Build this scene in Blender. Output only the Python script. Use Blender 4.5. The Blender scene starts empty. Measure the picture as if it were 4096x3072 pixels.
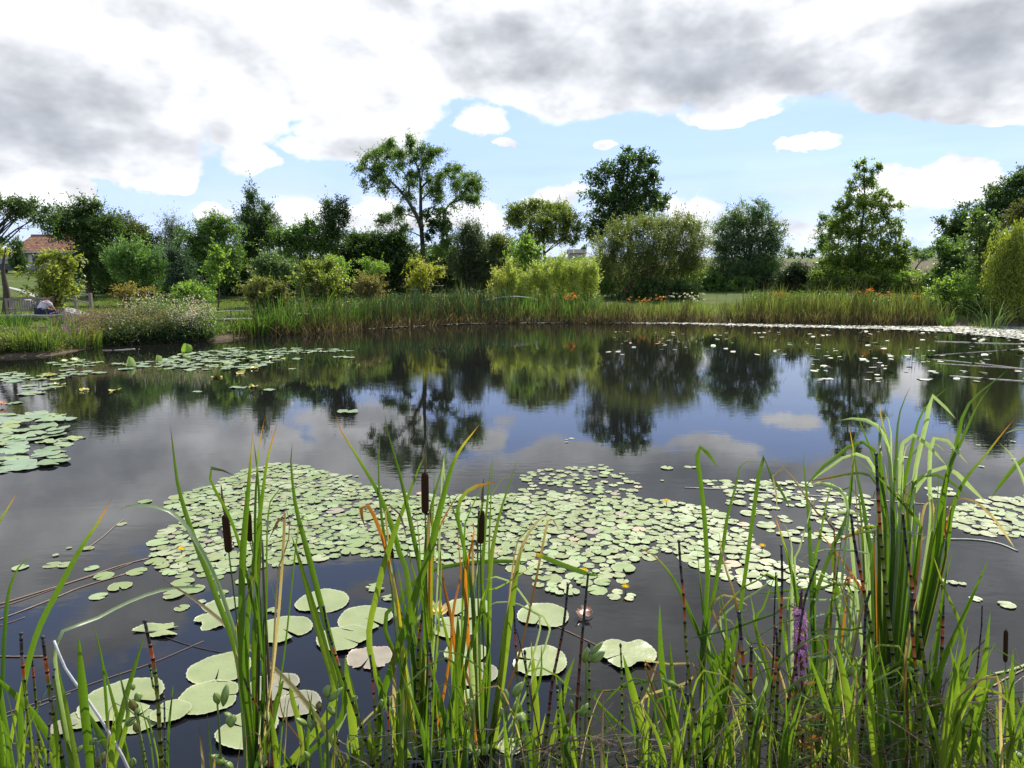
import bpy, math, random
import numpy as np
from mathutils import Vector

random.seed(7); rng = np.random.default_rng(7)
SC = bpy.context.scene
COL = SC.collection
D2R = math.pi / 180

# ------------------------------------------------------------------ camera
CAMH = 1.8; PITCH = 8.2 * D2R; FPX = 2731.0          # focal length in photo pixels (4096 wide)
cam_d = bpy.data.cameras.new('camera'); cam = bpy.data.objects.new('camera', cam_d)
COL.objects.link(cam); SC.camera = cam
cam.location = (0, 0, CAMH); cam.rotation_euler = (math.pi / 2 - PITCH, 0, 0)
cam_d.sensor_fit = 'HORIZONTAL'; cam_d.sensor_width = 36; cam_d.lens = 24.0
cam_d.clip_start = 0.05; cam_d.clip_end = 8000

# ------------------------------------------------------------------ light
SUN_EL, SUN_AZ = 50 * D2R, 28 * D2R                   # azimuth to the right of the view direction (+Y)
sl = bpy.data.lights.new('sun', 'SUN'); so = bpy.data.objects.new('sun', sl); COL.objects.link(so)
sl.energy = 4.9; sl.angle = 0.5 * D2R; sl.color = (1.0, 0.95, 0.86)
sdir = Vector((math.cos(SUN_EL) * math.sin(SUN_AZ), math.cos(SUN_EL) * math.cos(SUN_AZ), math.sin(SUN_EL)))
so.rotation_euler = sdir.to_track_quat('Z', 'Y').to_euler()

SC.view_settings.view_transform = 'Standard'; SC.view_settings.look = 'None'
SC.view_settings.exposure = 0.35; SC.view_settings.gamma = 1.0; SC.view_settings.use_curve_mapping = False
cy = SC.cycles
cy.max_bounces = 7; cy.diffuse_bounces = 2; cy.glossy_bounces = 3; cy.transmission_bounces = 3
cy.transparent_max_bounces = 4; cy.caustics_reflective = False; cy.caustics_refractive = False

# ------------------------------------------------------------------ node helpers
class NT:
    def __init__(s, tree):
        s.t = tree; tree.nodes.clear()
    def n(s, kind, **kw):
        nd = s.t.nodes.new(kind)
        ins = kw.pop('i', {})
        for k, v in kw.items(): setattr(nd, k, v)
        for k, v in ins.items():
            if hasattr(v, 'is_output'): s.t.links.new(v, nd.inputs[k])
            else: nd.inputs[k].default_value = v
        return nd
    def m(s, op, a, b=None, c=None, clamp=False):
        nd = s.n('ShaderNodeMath', operation=op, use_clamp=clamp)
        for k, v in enumerate((a, b, c)):
            if v is None: continue
            if hasattr(v, 'is_output'): s.t.links.new(v, nd.inputs[k])
            else: nd.inputs[k].default_value = v
        return nd.outputs[0]
    def v(s, op, a, b=None, out=0):
        nd = s.n('ShaderNodeVectorMath', operation=op)
        for k, x in enumerate((a, b)):
            if x is None: continue
            if hasattr(x, 'is_output'): s.t.links.new(x, nd.inputs[k])
            else: nd.inputs[k].default_value = x
        return nd.outputs[out]
    def noise(s, vec, scale, detail=5, rough=0.55, out='Fac', **kw):
        nd = s.n('ShaderNodeTexNoise', i={'Scale': scale, 'Detail': detail, 'Roughness': rough}, **kw)
        if vec is not None: s.t.links.new(vec, nd.inputs['Vector'])
        return nd.outputs[out]
    def ss(s, x, a, b):
        nd = s.n('ShaderNodeMapRange', interpolation_type='SMOOTHSTEP')
        s.t.links.new(x, nd.inputs[0]); nd.inputs[1].default_value = a; nd.inputs[2].default_value = b
        return nd.outputs[0]
    def mix(s, f, a, b, blend='MIX'):
        nd = s.n('ShaderNodeMix', data_type='RGBA', blend_type=blend)
        for k, x in ((0, f), (6, a), (7, b)):
            if hasattr(x, 'is_output'): s.t.links.new(x, nd.inputs[k])
            else: nd.inputs[k].default_value = x if k == 0 else (*x, 1) if len(x) == 3 else x
        return nd.outputs[2]

def azel(x, y):      # position in the 2212-wide view of the photo -> direction
    dx = (x - 1106) / 1475; dy = (829.5 - y) / 1475
    X, Y, Z = dx, math.cos(PITCH) + math.sin(PITCH) * dy, -math.sin(PITCH) + dy * math.cos(PITCH)
    return math.atan2(X, Y), math.atan2(Z, math.hypot(X, Y))

# ------------------------------------------------------------------ sky: Nishita with broken cumulus
W = bpy.data.worlds.new('World'); SC.world = W; W.cycles.sampling_method = 'MANUAL'; W.cycles.sample_map_resolution = 256; W.use_nodes = True
g = NT(W.node_tree)
out = g.n('ShaderNodeOutputWorld')
sky = g.n('ShaderNodeTexSky', sky_type='NISHITA', sun_disc=False, sun_elevation=SUN_EL, sun_rotation=SUN_AZ,
          air_density=1.0, dust_density=0.6, ozone_density=1.2)
bg_sky = g.n('ShaderNodeBackground', i={'Color': sky.outputs[0], 'Strength': 0.145})
tc = g.n('ShaderNodeTexCoord'); dirv = tc.outputs['Generated']
sep = g.n('ShaderNodeSeparateXYZ', i={0: dirv})
az = g.m('ARCTAN2', sep.outputs[0], sep.outputs[1])
el = g.m('ARCSINE', sep.outputs[2])
P0 = g.n('ShaderNodeCombineXYZ', i={0: az, 1: el, 2: 0.0}).outputs[0]
stretch = g.v('MULTIPLY', dirv, (1, 1, 1.7))
w1 = g.v('SUBTRACT', g.noise(stretch, 7.0, 5, 0.58, out='Color'), (0.5, 0.5, 0.5))
w2 = g.v('SUBTRACT', g.noise(stretch, 2.6, 2, 0.5, out='Color'), (0.5, 0.5, 0.5))
P = g.v('ADD', P0, g.v('ADD', g.v('MULTIPLY', w1, (0.13, 0.09, 0)), g.v('MULTIPLY', w2, (0.10, 0.06, 0))))
def blobs(Pv, items):
    acc = None
    for (a, e, sa, se, amp) in items:
        q = g.v('MULTIPLY', g.v('SUBTRACT', Pv, (a, e, 0)), (1 / sa, 1 / se, 0))
        d = g.v('DOT_PRODUCT', q, q, out=1)
        f = g.m('MULTIPLY', g.m('SUBTRACT', 1.0, d, clamp=True), amp)
        acc = f if acc is None else g.m('ADD', acc, f)
    return acc
def B(x, y, rx, ry, amp=1.0):
    a, e = azel(x, y); return (a, e, rx / 1475, ry / 1475, amp)
def A(azd, eld, ra, re, amp=1.0):
    return (azd * D2R, eld * D2R, ra * D2R, re * D2R, amp)
cover = blobs(P, [
    B(60, 130, 330, 190), B(160, 270, 300, 105), B(400, 110, 270, 120, .75), B(545, 235, 75, 95, .85), A(-31, 19.5, 6, 1.6, -.6), A(-5.5, 19.2, 2.2, 1.6, -.9), B(330, 365, 120, 46, .8), B(560, 340, 60, 36, .8),
    B(50, 390, 120, 60, .8), B(770, 130, 260, 150, .9), B(770, 305, 150, 70), B(1230, 50, 440, 180), B(1450, 130, 330, 120),
    B(1090, 160, 230, 70, .7), B(1960, 90, 380, 150), B(2130, 180, 230, 80), B(1730, 60, 200, 130, .6),
    B(1035, 272, 70, 34, .9), B(1075, 322, 30, 13, .7), B(1283, 322, 36, 17, .9), B(1743, 347, 62, 20, .9),
    B(2108, 264, 60, 16, .9), B(1565, 252, 90, 24, .8), B(1940, 405, 48, 48), B(2050, 395, 62, 42), B(2000, 445, 100, 30, .7),
    B(480, 445, 46, 28, .9), B(670, 480, 90, 36, .9), B(820, 470, 100, 42, .9), B(1000, 478, 120, 48, .8),
    B(1170, 437, 90, 34, .8), B(1560, 500, 200, 52, .7), B(1500, 450, 70, 26, .6), B(150, 415, 60, 22, .8), B(400, 392, 45, 16, .7),
    B(1950, 510, 200, 30, .5), B(300, 490, 110, 20, .35),
    # above the photo's frame: what the near water mirrors
    A(-22, 19.5, 26, 4.0, .8), A(-8, 24.5, 8, 2.0, .8), A(-32, 24, 6, 2.5, .7), A(16, 29, 17, 12, .8), A(34, 26, 16, 12, .8), A(20, 42, 24, 12, .6),
    A(-60, 15, 18, 12), A(65, 20, 20, 16), A(-55, 48, 20, 10, .7), A(110, 25, 40, 14), A(-120, 30, 45, 16), A(170, 20, 30, 12), A(-175, 22, 30, 10)])
fine = g.noise(stretch, 20.0, 4, 0.6)
mid = g.noise(stretch, 6.0, 4, 0.55)
cov = g.m('ADD', cover, g.m('MULTIPLY', g.m('SUBTRACT', mid, 0.5), 1.3))
cov = g.m('ADD', cov, g.m('MULTIPLY', g.m('SUBTRACT', fine, 0.5), 0.75))
alpha = g.ss(cov, 0.16, 0.50)
# thin veil towards the horizon
veil = g.m('MULTIPLY', g.ss(el, 1.3, 0.25), g.m('ADD', 0.66, g.m('MULTIPLY', g.noise(g.v('MULTIPLY', dirv, (1, 1, 9)), 4, 4, .5), 0.45)))
grey = blobs(P, [
    B(90, 230, 330, 120, 1.0), B(60, 310, 230, 50, .7), B(450, 50, 150, 80, .25), B(560, 240, 70, 60, .3), B(820, 60, 130, 90, .5), B(750, 330, 110, 38, .55),
    B(1330, 130, 420, 110, 1.0), B(1060, 60, 210, 110, .6), B(1550, 190, 260, 70, .6), B(1500, 60, 200, 120, .6), B(1960, 180, 260, 110, .75), B(2130, 90, 180, 110, .75),
    B(1760, 170, 110, 90, .5), B(1935, 425, 40, 30, .6), B(2045, 425, 45, 25, .5), B(830, 485, 70, 26, .4), B(1600, 500, 160, 25, .4), B(1950, 500, 100, 25, .4),
    A(14, 30, 14, 8, .5), A(34, 26, 12, 9, .5), A(22, 42, 24, 12, .4)])
lower = g.noise(g.v('ADD', stretch, (0.02, 0.012, 0.045)), 6.0, 4, 0.55)
relief = g.m('SUBTRACT', lower, mid)
gg = g.m('ADD', grey, g.m('MULTIPLY', relief, 3.6))
gg = g.m('ADD', gg, g.m('MULTIPLY', g.m('SUBTRACT', mid, 0.5), .8))
gg = g.m('ADD', gg, g.m('MULTIPLY', g.m('SUBTRACT', fine, 0.5), 0.45))
gg = g.m('ADD', gg, g.m('MULTIPLY', g.ss(cov, 0.6, 1.7), 0.12))
gf = g.ss(gg, -1.0, 2.1)
shade = g.m('ADD', 1.0, g.m('ADD', g.m('MULTIPLY', relief, -0.75), g.m('MULTIPLY', g.m('SUBTRACT', fine, 0.5), -0.28)))
ccol = g.mix(gf, (1.0, 1.01, 1.035), (0.42, 0.45, 0.505))
ccol = g.v('SCALE', ccol); g.t.links.new(shade, g.t.nodes[-1].inputs['Scale'])
bg_c = g.n('ShaderNodeBackground', i={'Color': ccol, 'Strength': 1.0})
bg_v = g.n('ShaderNodeBackground', i={'Color': (0.46, 0.635, 1.12, 1), 'Strength': 1.0})
mx0a = g.n('ShaderNodeMixShader', i={0: veil, 1: bg_sky.outputs[0], 2: bg_v.outputs[0]})
bg_h = g.n('ShaderNodeBackground', i={'Color': (0.74, 0.80, 0.88, 1), 'Strength': 1.0})
hz = g.m('MULTIPLY', g.ss(el, 0.21, 0.02), g.m('ADD', .25, g.m('MULTIPLY', g.ss(mid, .35, .65), .75)))
mx0 = g.n('ShaderNodeMixShader', i={0: hz, 1: mx0a.outputs[0], 2: bg_h.outputs[0]})
mx1 = g.n('ShaderNodeMixShader', i={0: alpha, 1: mx0.outputs[0], 2: bg_c.outputs[0]})
g.t.links.new(mx1.outputs[0], out.inputs[0])

# ------------------------------------------------------------------ measuring: photo pixels -> place in the world
CR = {'S': (0, 0, 1), 'V': (0, 0, 4096 / 2212), 'C1': (0, 650, .5123), 'C2': (1024, 500, .5424), 'C3': (2048, 500, .5424), 'C4': (3072, 550, .5424),
      'C5': (0, 1400, .633), 'C6': (1300, 1700, .5425), 'C7': (2400, 1700, .7667), 'C8': (0, 2100, .586),
      'D1': (1000, 2200, .5256), 'D2': (2000, 2200, .5256), 'D3': (3000, 2200, .5257), 'D4': (2700, 1500, .6311), 'D5': (0, 880, .3134),
      'D6': (3072, 1250, .4629), 'D7': (600, 1600, .4973), 'E1': (0, 1180, .1356), 'E3': (3300, 1400, .4821), 'E4': (2700, 1800, .5424),
      'E5': (3100, 2200, .5255), 'E6': (1300, 1650, .4219), 'E7': (800, 1200, .5425), 'E8': (0, 1350, .4973)}
def S(c, x, y):
    a, b, k = CR[c]; return (a + x * k, b + y * k)
def ray(sx, sy):
    dx = (sx - 2048) / FPX; dy = (1536 - sy) / FPX
    return Vector((dx, math.cos(PITCH) + math.sin(PITCH) * dy, -math.sin(PITCH) + dy * math.cos(PITCH)))
def at(sx, sy, Y):
    d = ray(sx, sy); t = Y / d.y
    return Vector((d.x * t, Y, CAMH + d.z * t))
def onwater(sx, sy, z=0.0):
    d = ray(sx, sy); t = (z - CAMH) / d.z
    return Vector((d.x * t, d.y * t, z))
def onground(sx, sy):
    d = ray(sx, sy); lo = 1.5
    for k in range(400):
        t = 2 * 1.012 ** k
        if CAMH + d.z * t < max(tz(d.x * t, d.y * t), 0): return Vector((d.x * t, d.y * t, CAMH + d.z * t))
    return onwater(sx, sy)
def mpp(sx, sy, Y):           # metres per photo pixel at that depth
    d = ray(sx, sy); return (Y / d.y) / FPX

# ------------------------------------------------------------------ materials
MATS = {}
def mat(name, build):
    if name in MATS: return MATS[name]
    m = bpy.data.materials.new(name); m.use_nodes = True
    t = NT(m.node_tree); o = t.n('ShaderNodeOutputMaterial')
    res = build(t)
    if isinstance(res, tuple):
        t.t.links.new(res[0], o.inputs[0])
    else: t.t.links.new(res, o.inputs[0])
    MATS[name] = m; return m
def principled(t, base, rough=.6, spec=.3, normal=None, **kw):
    i = {'Base Color': base if hasattr(base, 'is_output') else (*base, 1), 'Roughness': rough, 'Specular IOR Level': spec}
    i.update(kw)
    p = t.n('ShaderNodeBsdfPrincipled', i=i)
    if normal is not None: t.t.links.new(normal, p.inputs['Normal'])
    return p.outputs[0]
def leafmat(name, rough=.5, trans=.35, spec=.35, gain=1.25, nscale=30, namp=.35):
    def b(t):
        c = t.n('ShaderNodeAttribute', attribute_name='col').outputs['Color']
        geo = t.n('ShaderNodeNewGeometry')
        nz = t.noise(geo.outputs['Position'], nscale, 3, .6)
        k = t.m('ADD', 1 - namp / 2, t.m('MULTIPLY', nz, namp))
        c2 = t.v('SCALE', c); c2n = t.t.nodes[-1]; t.t.links.new(k, c2n.inputs['Scale'])
        p = principled(t, c2, rough, spec)
        tr = t.n('ShaderNodeBsdfTranslucent', i={'Color': t.mix(1.0, c2, (gain * 1.05, gain * 1.12, gain * .55), 'MULTIPLY')})
        return t.n('ShaderNodeMixShader', i={0: trans, 1: p, 2: tr.outputs[0]}).outputs[0]
    return mat(name, b)
M_LEAF = leafmat('tree_leaves', .42, .45, .45, 2.5, 2.0, .5)
M_BLADE = leafmat('reed_leaf', .36, .45, .5, 1.8, 60, .4)
M_REED = leafmat('far_reed', .55, .4, .3, 1.6, 3, .4)
M_FLOWER = leafmat('petal', .6, .4, .2, 1.2, 40, .2)
def plain(name, col, rough=.7, spec=.2, nscale=20, namp=.5, bump=0.0, bscale=60, **kw):
    def b(t):
        geo = t.n('ShaderNodeNewGeometry')
        nz = t.noise(geo.outputs['Position'], nscale, 4, .6)
        c = t.mix(nz, tuple(x * (1 - namp) for x in col), tuple(min(1, x * (1 + namp)) for x in col))
        nrm = None
        if bump:
            bb = t.n('ShaderNodeBump', i={'Strength': 1.0, 'Distance': bump, 'Height': t.noise(geo.outputs['Position'], bscale, 3, .6)})
            nrm = bb.outputs[0]
        return principled(t, c, rough, spec, nrm, **kw)
    return mat(name, b)
M_BARK = plain('bark', (.085, .07, .055), .85, .1, 6, .5, .01, 25)
M_WOOD = plain('weathered_wood', (.22, .19, .15), .75, .2, 25, .35, .002, 120)
M_STEMCOL = leafmat('stem_skin', .42, .12, .4, 1.3, 90, .4)
M_CATTAIL = plain('cattail_felt', (.045, .022, .012), .95, .05, 200, .35, .0015, 900)

# ------------------------------------------------------------------ object helpers
def tag(o, label=None, cat=None, group=None, kind=None):
    if label:
        o['label'] = label
        if not 4 <= len(label.split()) <= 16: print('LABEL', len(label.split()), label)
    if cat: o['category'] = cat
    if group: o['group'] = group
    if kind: o['kind'] = kind
    return o
def empty(name, loc, label, cat, group=None):
    o = bpy.data.objects.new(name, None); COL.objects.link(o); o.location = loc
    o.empty_display_size = .2
    return tag(o, label, cat, group)
def link(name, me, m, parent=None, world=True):
    o = bpy.data.objects.new(name, me); COL.objects.link(o)
    if m is not None and not me.materials: me.materials.append(m)
    if parent is not None:
        o.parent = parent
        if world: o.location = -Vector(parent.location)     # mesh data is in world coordinates
    return o
def npmesh(name, V, F, col=None, smooth=False):
    V = np.asarray(V, dtype=np.float32).reshape(-1, 3); F = np.asarray(F, dtype=np.int32)
    me = bpy.data.meshes.new(name)
    me.vertices.add(len(V)); me.vertices.foreach_set('co', V.ravel())
    k = F.shape[1]
    me.loops.add(F.size); me.loops.foreach_set('vertex_index', F.ravel())
    me.polygons.add(len(F)); me.polygons.foreach_set('loop_start', np.arange(len(F), dtype=np.int32) * k)
    me.polygons.foreach_set('loop_total', np.full(len(F), k, dtype=np.int32))
    if smooth: me.polygons.foreach_set('use_smooth', np.ones(len(F), dtype=bool))
    if col is not None:
        a = me.attributes.new('col', 'FLOAT_COLOR', 'POINT')
        c = np.ones((len(V), 4), dtype=np.float32); c[:, :3] = np.asarray(col).reshape(-1, 3)
        a.data.foreach_set('color', c.ravel())
    me.update(calc_edges=True); me.validate()
    return me
class MB:
    """collects boxes, tubes and strips into one mesh with a colour per vertex"""
    def __init__(s): s.v = []; s.f = []; s.c = []
    def add(s, V, F, c):
        b = len(s.v); s.v += [tuple(p) for p in V]
        s.f += [tuple(i + b for i in f) for f in F]
        s.c += ([tuple(c)] * len(V) if not hasattr(c[0], '__len__') else [tuple(x) for x in c])
        return s
    def box(s, c, sz, rz=0.0, col=(.5, .5, .5), rx=0.0):
        cx, cy, cz = c; a, b, h = sz[0] / 2, sz[1] / 2, sz[2] / 2
        P = []
        for x, y, z in ((-a, -b, -h), (a, -b, -h), (a, b, -h), (-a, b, -h), (-a, -b, h), (a, -b, h), (a, b, h), (-a, b, h)):
            y, z = y * math.cos(rx) - z * math.sin(rx), y * math.sin(rx) + z * math.cos(rx)
            P.append((cx + x * math.cos(rz) - y * math.sin(rz), cy + x * math.sin(rz) + y * math.cos(rz), cz + z))
        return s.add(P, [(0, 3, 2, 1), (4, 5, 6, 7), (0, 1, 5, 4), (1, 2, 6, 5), (2, 3, 7, 6), (3, 0, 4, 7)], col)
    def tube(s, pts, rad, n=6, col=(.5, .5, .5), cap=True):
        pts = [Vector(p) for p in pts]; m = len(pts)
        if not hasattr(rad, '__len__'): rad = [rad] * m
        cols = col if hasattr(col[0], '__len__') else [col] * m
        V = []; C = []; F = []
        for i, p in enumerate(pts):
            d = (pts[min(i + 1, m - 1)] - pts[max(i - 1, 0)])
            d = d.normalized() if d.length > 1e-9 else Vector((0, 0, 1))
            r = Vector((1, 0, 0)) if abs(d.x) < .9 else Vector((0, 1, 0))
            u = d.cross(r).normalized(); w = d.cross(u).normalized()
            for k in range(n):
                a = 2 * math.pi * k / n
                V.append(p + (u * math.cos(a) + w * math.sin(a)) * rad[i]); C.append(cols[i])
        for i in range(m - 1):
            for k in range(n):
                k2 = (k + 1) % n
                F.append((i * n + k, i * n + k2, (i + 1) * n + k2, (i + 1) * n + k))
        if cap:
            for end, i in ((0, 0), (1, m - 1)):
                V.append(pts[i]); C.append(cols[i]); ci = len(V) - 1
                for k in range(n):
                    k2 = (k + 1) % n
                    F.append((ci, i * n + k2, i * n + k) if end == 0 else (ci, i * n + k, i * n + k2))
        return s.add(V, F, C)
    def build(s, name, m, parent=None, smooth=False):
        me = bpy.data.meshes.new(name); me.from_pydata(s.v, [], s.f)
        a = me.attributes.new('col', 'FLOAT_COLOR', 'POINT')
        c = np.ones((len(s.v), 4), dtype=np.float32); c[:, :3] = np.array(s.c, dtype=np.float32)
        a.data.foreach_set('color', c.ravel())
        if smooth: me.polygons.foreach_set('use_smooth', np.ones(len(me.polygons), dtype=bool))
        me.update()
        return link(name, me, m, parent)
def catmull(pts, n):
    P = [np.array(p, float) for p in pts]
    if len(P) == 2: return [P[0] + (P[1] - P[0]) * t for t in np.linspace(0, 1, n)]
    Q = [2 * P[0] - P[1]] + P + [2 * P[-1] - P[-2]]
    L = [0]
    for a, b in zip(P, P[1:]): L.append(L[-1] + np.linalg.norm(b - a))
    out = []
    for s in np.linspace(0, L[-1], n):
        k = min(max(np.searchsorted(L, s) - 1, 0), len(P) - 2)
        t = (s - L[k]) / max(L[k + 1] - L[k], 1e-9)
        p0, p1, p2, p3 = Q[k], Q[k + 1], Q[k + 2], Q[k + 3]
        out.append(.5 * (2 * p1 + (p2 - p0) * t + (2 * p0 - 5 * p1 + 4 * p2 - p3) * t * t + (3 * p1 - p0 - 3 * p2 + p3) * t ** 3))
    return out

# ------------------------------------------------------------------ the pond outline and the ground
SHORE = [(0, 1433), (205, 1423), (400, 1387), (560, 1376), (700, 1370), (870, 1362), (1024, 1346), (1240, 1335), (1496, 1314), (1838, 1295),
         (2100, 1292), (2373, 1293), (2700, 1290), (3072, 1296), (3397, 1302), (3723, 1305), (4096, 1308)]
SHORE_W = np.array([onwater(x, y).to_tuple()[:2] for x, y in SHORE])
POLY = np.array([tuple(p) for p in SHORE_W] + [(28, 29), (32, 22), (29, 11), (20, 4.5), (12, 2.6), (7, 2.05), (3, 1.8), (0, 1.75), (-3, 1.8), (-7, 2.1), (-12, 3.2),
                                             (-16.5, 6.5), (-17.5, 11), (-15.5, 15.2)])
def sdist(x, y):
    x = np.asarray(x, float); y = np.asarray(y, float)
    d = np.full(x.shape, 1e18); ins = np.zeros(x.shape, bool)
    n = len(POLY)
    for i in range(n):
        x1, y1 = POLY[i]; x2, y2 = POLY[(i + 1) % n]
        ex, ey = x2 - x1, y2 - y1
        t = np.clip(((x - x1) * ex + (y - y1) * ey) / (ex * ex + ey * ey), 0, 1)
        d = np.minimum(d, (x - x1 - t * ex) ** 2 + (y - y1 - t * ey) ** 2)
        c = ((y1 > y) != (y2 > y)) & (x < (x2 - x1) * (y - y1) / ((y2 - y1) if abs(y2 - y1) > 1e-12 else 1e-12) + x1)
        ins ^= c
    d = np.sqrt(d)
    return np.where(ins, -d, d)
def terr(x, y):
    x = np.asarray(x, float); y = np.asarray(y, float)
    s = sdist(x, y)
    wob = .5 * np.sin(x * .31 + 1.3) * np.cos(y * .27) + .3 * np.sin(x * .9 + y * .7)
    r = np.hypot(x, y)
    a = np.arctan2(x, y)
    up = .047 * np.minimum(s, 275) + .42 * (1 - np.exp(-np.maximum(s, 0) / 6)) * np.clip((x + 12) / 6, 0, 1) + .006 * np.maximum(s - 90, 0) * np.clip(1 - np.abs(a - .1) / .25, 0, 1) * (s < 400)
    far = np.clip((r - 330) / 300, 0, 1)
    z = np.where(s > 0, .20 * (1 - np.exp(-s / .45)) + up * (1 - far) + 2 * far + .05 * wob * np.clip(s / 6, 0, 1), -np.minimum(.75, -s * .6) - .01)
    return z
def tz(x, y): return float(terr(np.array([x]), np.array([y]))[0])
def build_ground():
    rr = np.concatenate([np.linspace(.3, 4, 20), 4 * np.exp(np.linspace(.02, math.log(2600 / 4), 250))])
    th = np.concatenate([np.linspace(-50, 50, 260), np.linspace(52, 308, 110)]) * D2R
    R, T = np.meshgrid(rr, th, indexing='ij')
    X = R * np.sin(T); Y = R * np.cos(T); Z = terr(X, Y)
    n, m = R.shape
    V = np.stack([X, Y, Z], -1).reshape(-1, 3)
    i, j = np.meshgrid(np.arange(n - 1), np.arange(m), indexing='ij'); j2 = (j + 1) % m
    F = np.stack([i * m + j, i * m + j2, (i + 1) * m + j2, (i + 1) * m + j], -1).reshape(-1, 4)
    c0 = len(V); V = np.vstack([V, [[0, 0, tz(0, 0)]]])
    me = npmesh('ground', V, F[:, ::-1], smooth=True)
    def b(t):
        geo = t.n('ShaderNodeNewGeometry'); pos = geo.outputs['Position']
        sp = t.n('ShaderNodeSeparateXYZ', i={0: pos})
        n1 = t.noise(pos, .5, 5, .6); n2 = t.noise(pos, 9, 5, .65); n3 = t.noise(pos, .12, 3, .5)
        grass = t.mix(t.ss(n2, .3, .7), (.035, .065, .012), (.11, .14, .03))
        grass = t.mix(t.ss(n1, .45, .75), grass, (.15, .16, .05))
        soil = t.mix(n2, (.05, .038, .022), (.17, .13, .085))
        low = t.ss(t.m('ADD', sp.outputs[2], t.m('MULTIPLY', t.m('SUBTRACT', n1, .5), .12)), .30, .16)
        c = t.mix(low, grass, soil)
        r = t.v('LENGTH', pos, out=1)
        rn = t.m('ADD', r, t.m('MULTIPLY', t.m('SUBTRACT', n3, .5), 8))
        field = t.mix(t.ss(rn, 95, 110), c, t.mix(n1, (.085, .07, .04), (.14, .115, .065)))
        field = t.mix(t.ss(rn, 196, 204), field, (.09, .13, .045))
        field = t.mix(t.ss(rn, 250, 260), field, (.16, .17, .07))
        bp = t.n('ShaderNodeBump', i={'Strength': .8, 'Distance': .03, 'Height': n2})
        return principled(t, field, .9, .1, bp.outputs[0])
    o = link('ground', me, mat('grass_and_fields', b)); tag(o, kind='structure')
    return o
build_ground()
def build_water():
    xs = np.linspace(-24, 40, 33); ys = np.linspace(-1, 40, 22)
    X, Y = np.meshgrid(xs, ys, indexing='ij')
    V = np.stack([X, Y, np.zeros_like(X)], -1).reshape(-1, 3); n, m = X.shape
    i, j = np.meshgrid(np.arange(n - 1), np.arange(m - 1), indexing='ij')
    F = np.stack([i * m + j, (i + 1) * m + j, (i + 1) * m + j + 1, i * m + j + 1], -1).reshape(-1, 4)
    # keep only faces that touch the pond
    cx = V[F].mean(1); keep = sdist(cx[:, 0], cx[:, 1]) < 1.6
    me = npmesh('water', V, F[keep])
    def b(t):
        geo = t.n('ShaderNodeNewGeometry'); pos = geo.outputs['Position']
        calm = t.ss(t.noise(t.v('MULTIPLY', pos, (.6, 1.0, 1)), .28, 3, .5), .42, .66)
        a = t.noise(t.v('MULTIPLY', pos, (1.0, 2.2, 1)), 5.5, 3, .5)
        c = t.noise(t.v('MULTIPLY', pos, (1.0, 1.8, 1)), 1.7, 2, .5)
        h = t.m('ADD', t.m('MULTIPLY', a, t.m('ADD', .0002, t.m('MULTIPLY', calm, .0011))), t.m('MULTIPLY', c, .0005))
        bp = t.n('ShaderNodeBump', i={'Strength': 1.0, 'Distance': 1.0, 'Height': h})
        murk = t.mix(t.noise(pos, .4, 3, .5), (.007, .008, .010), (.013, .012, .009))
        return principled(t, murk, .015, .5, bp.outputs[0], IOR=1.333)
    return tag(link('water', me, mat('pond_water', b)), kind='structure')
build_water()
def build_hill():
    # the wooded ridge that shows at the right beyond the fields, about 1.4 km off
    V = []; F = []
    n, m = 60, 10
    for i in range(n):
        a = (14 + 30 * i / (n - 1)) * D2R
        h = 62 * math.exp(-((a / D2R - 31.5) / 5.5) ** 2) + 66 * math.exp(-((a / D2R - 40) / 5) ** 2) + 10
        for j in range(m):
            t = j / (m - 1)
            r = 1100 + 700 * t
            V.append((r * math.sin(a), r * math.cos(a), -5 + (h + 5 + 3 * math.sin(i * .9)) * math.sin(math.pi * min(t * 1.1, 1) * .5) ** 1.5))
    for i in range(n - 1):
        for j in range(m - 1):
            F.append((i * m + j, (i + 1) * m + j, (i + 1) * m + j + 1, i * m + j + 1))
    me = npmesh('hills', V, F, smooth=True)
    def b(t):
        geo = t.n('ShaderNodeNewGeometry'); pos = geo.outputs['Position']
        sp = t.n('ShaderNodeSeparateXYZ', i={0: pos})
        nz = t.noise(pos, .012, 4, .6)
        wood = t.ss(t.m('ADD', sp.outputs[2], t.m('MULTIPLY', nz, 30)), 78, 70)
        c = t.mix(wood, (.12, .15, .07), (.035, .05, .035))
        return principled(t, c, .95, .05)
    tag(link('hills', me, mat('hill_cover', b)), kind='structure')
build_hill()

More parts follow.
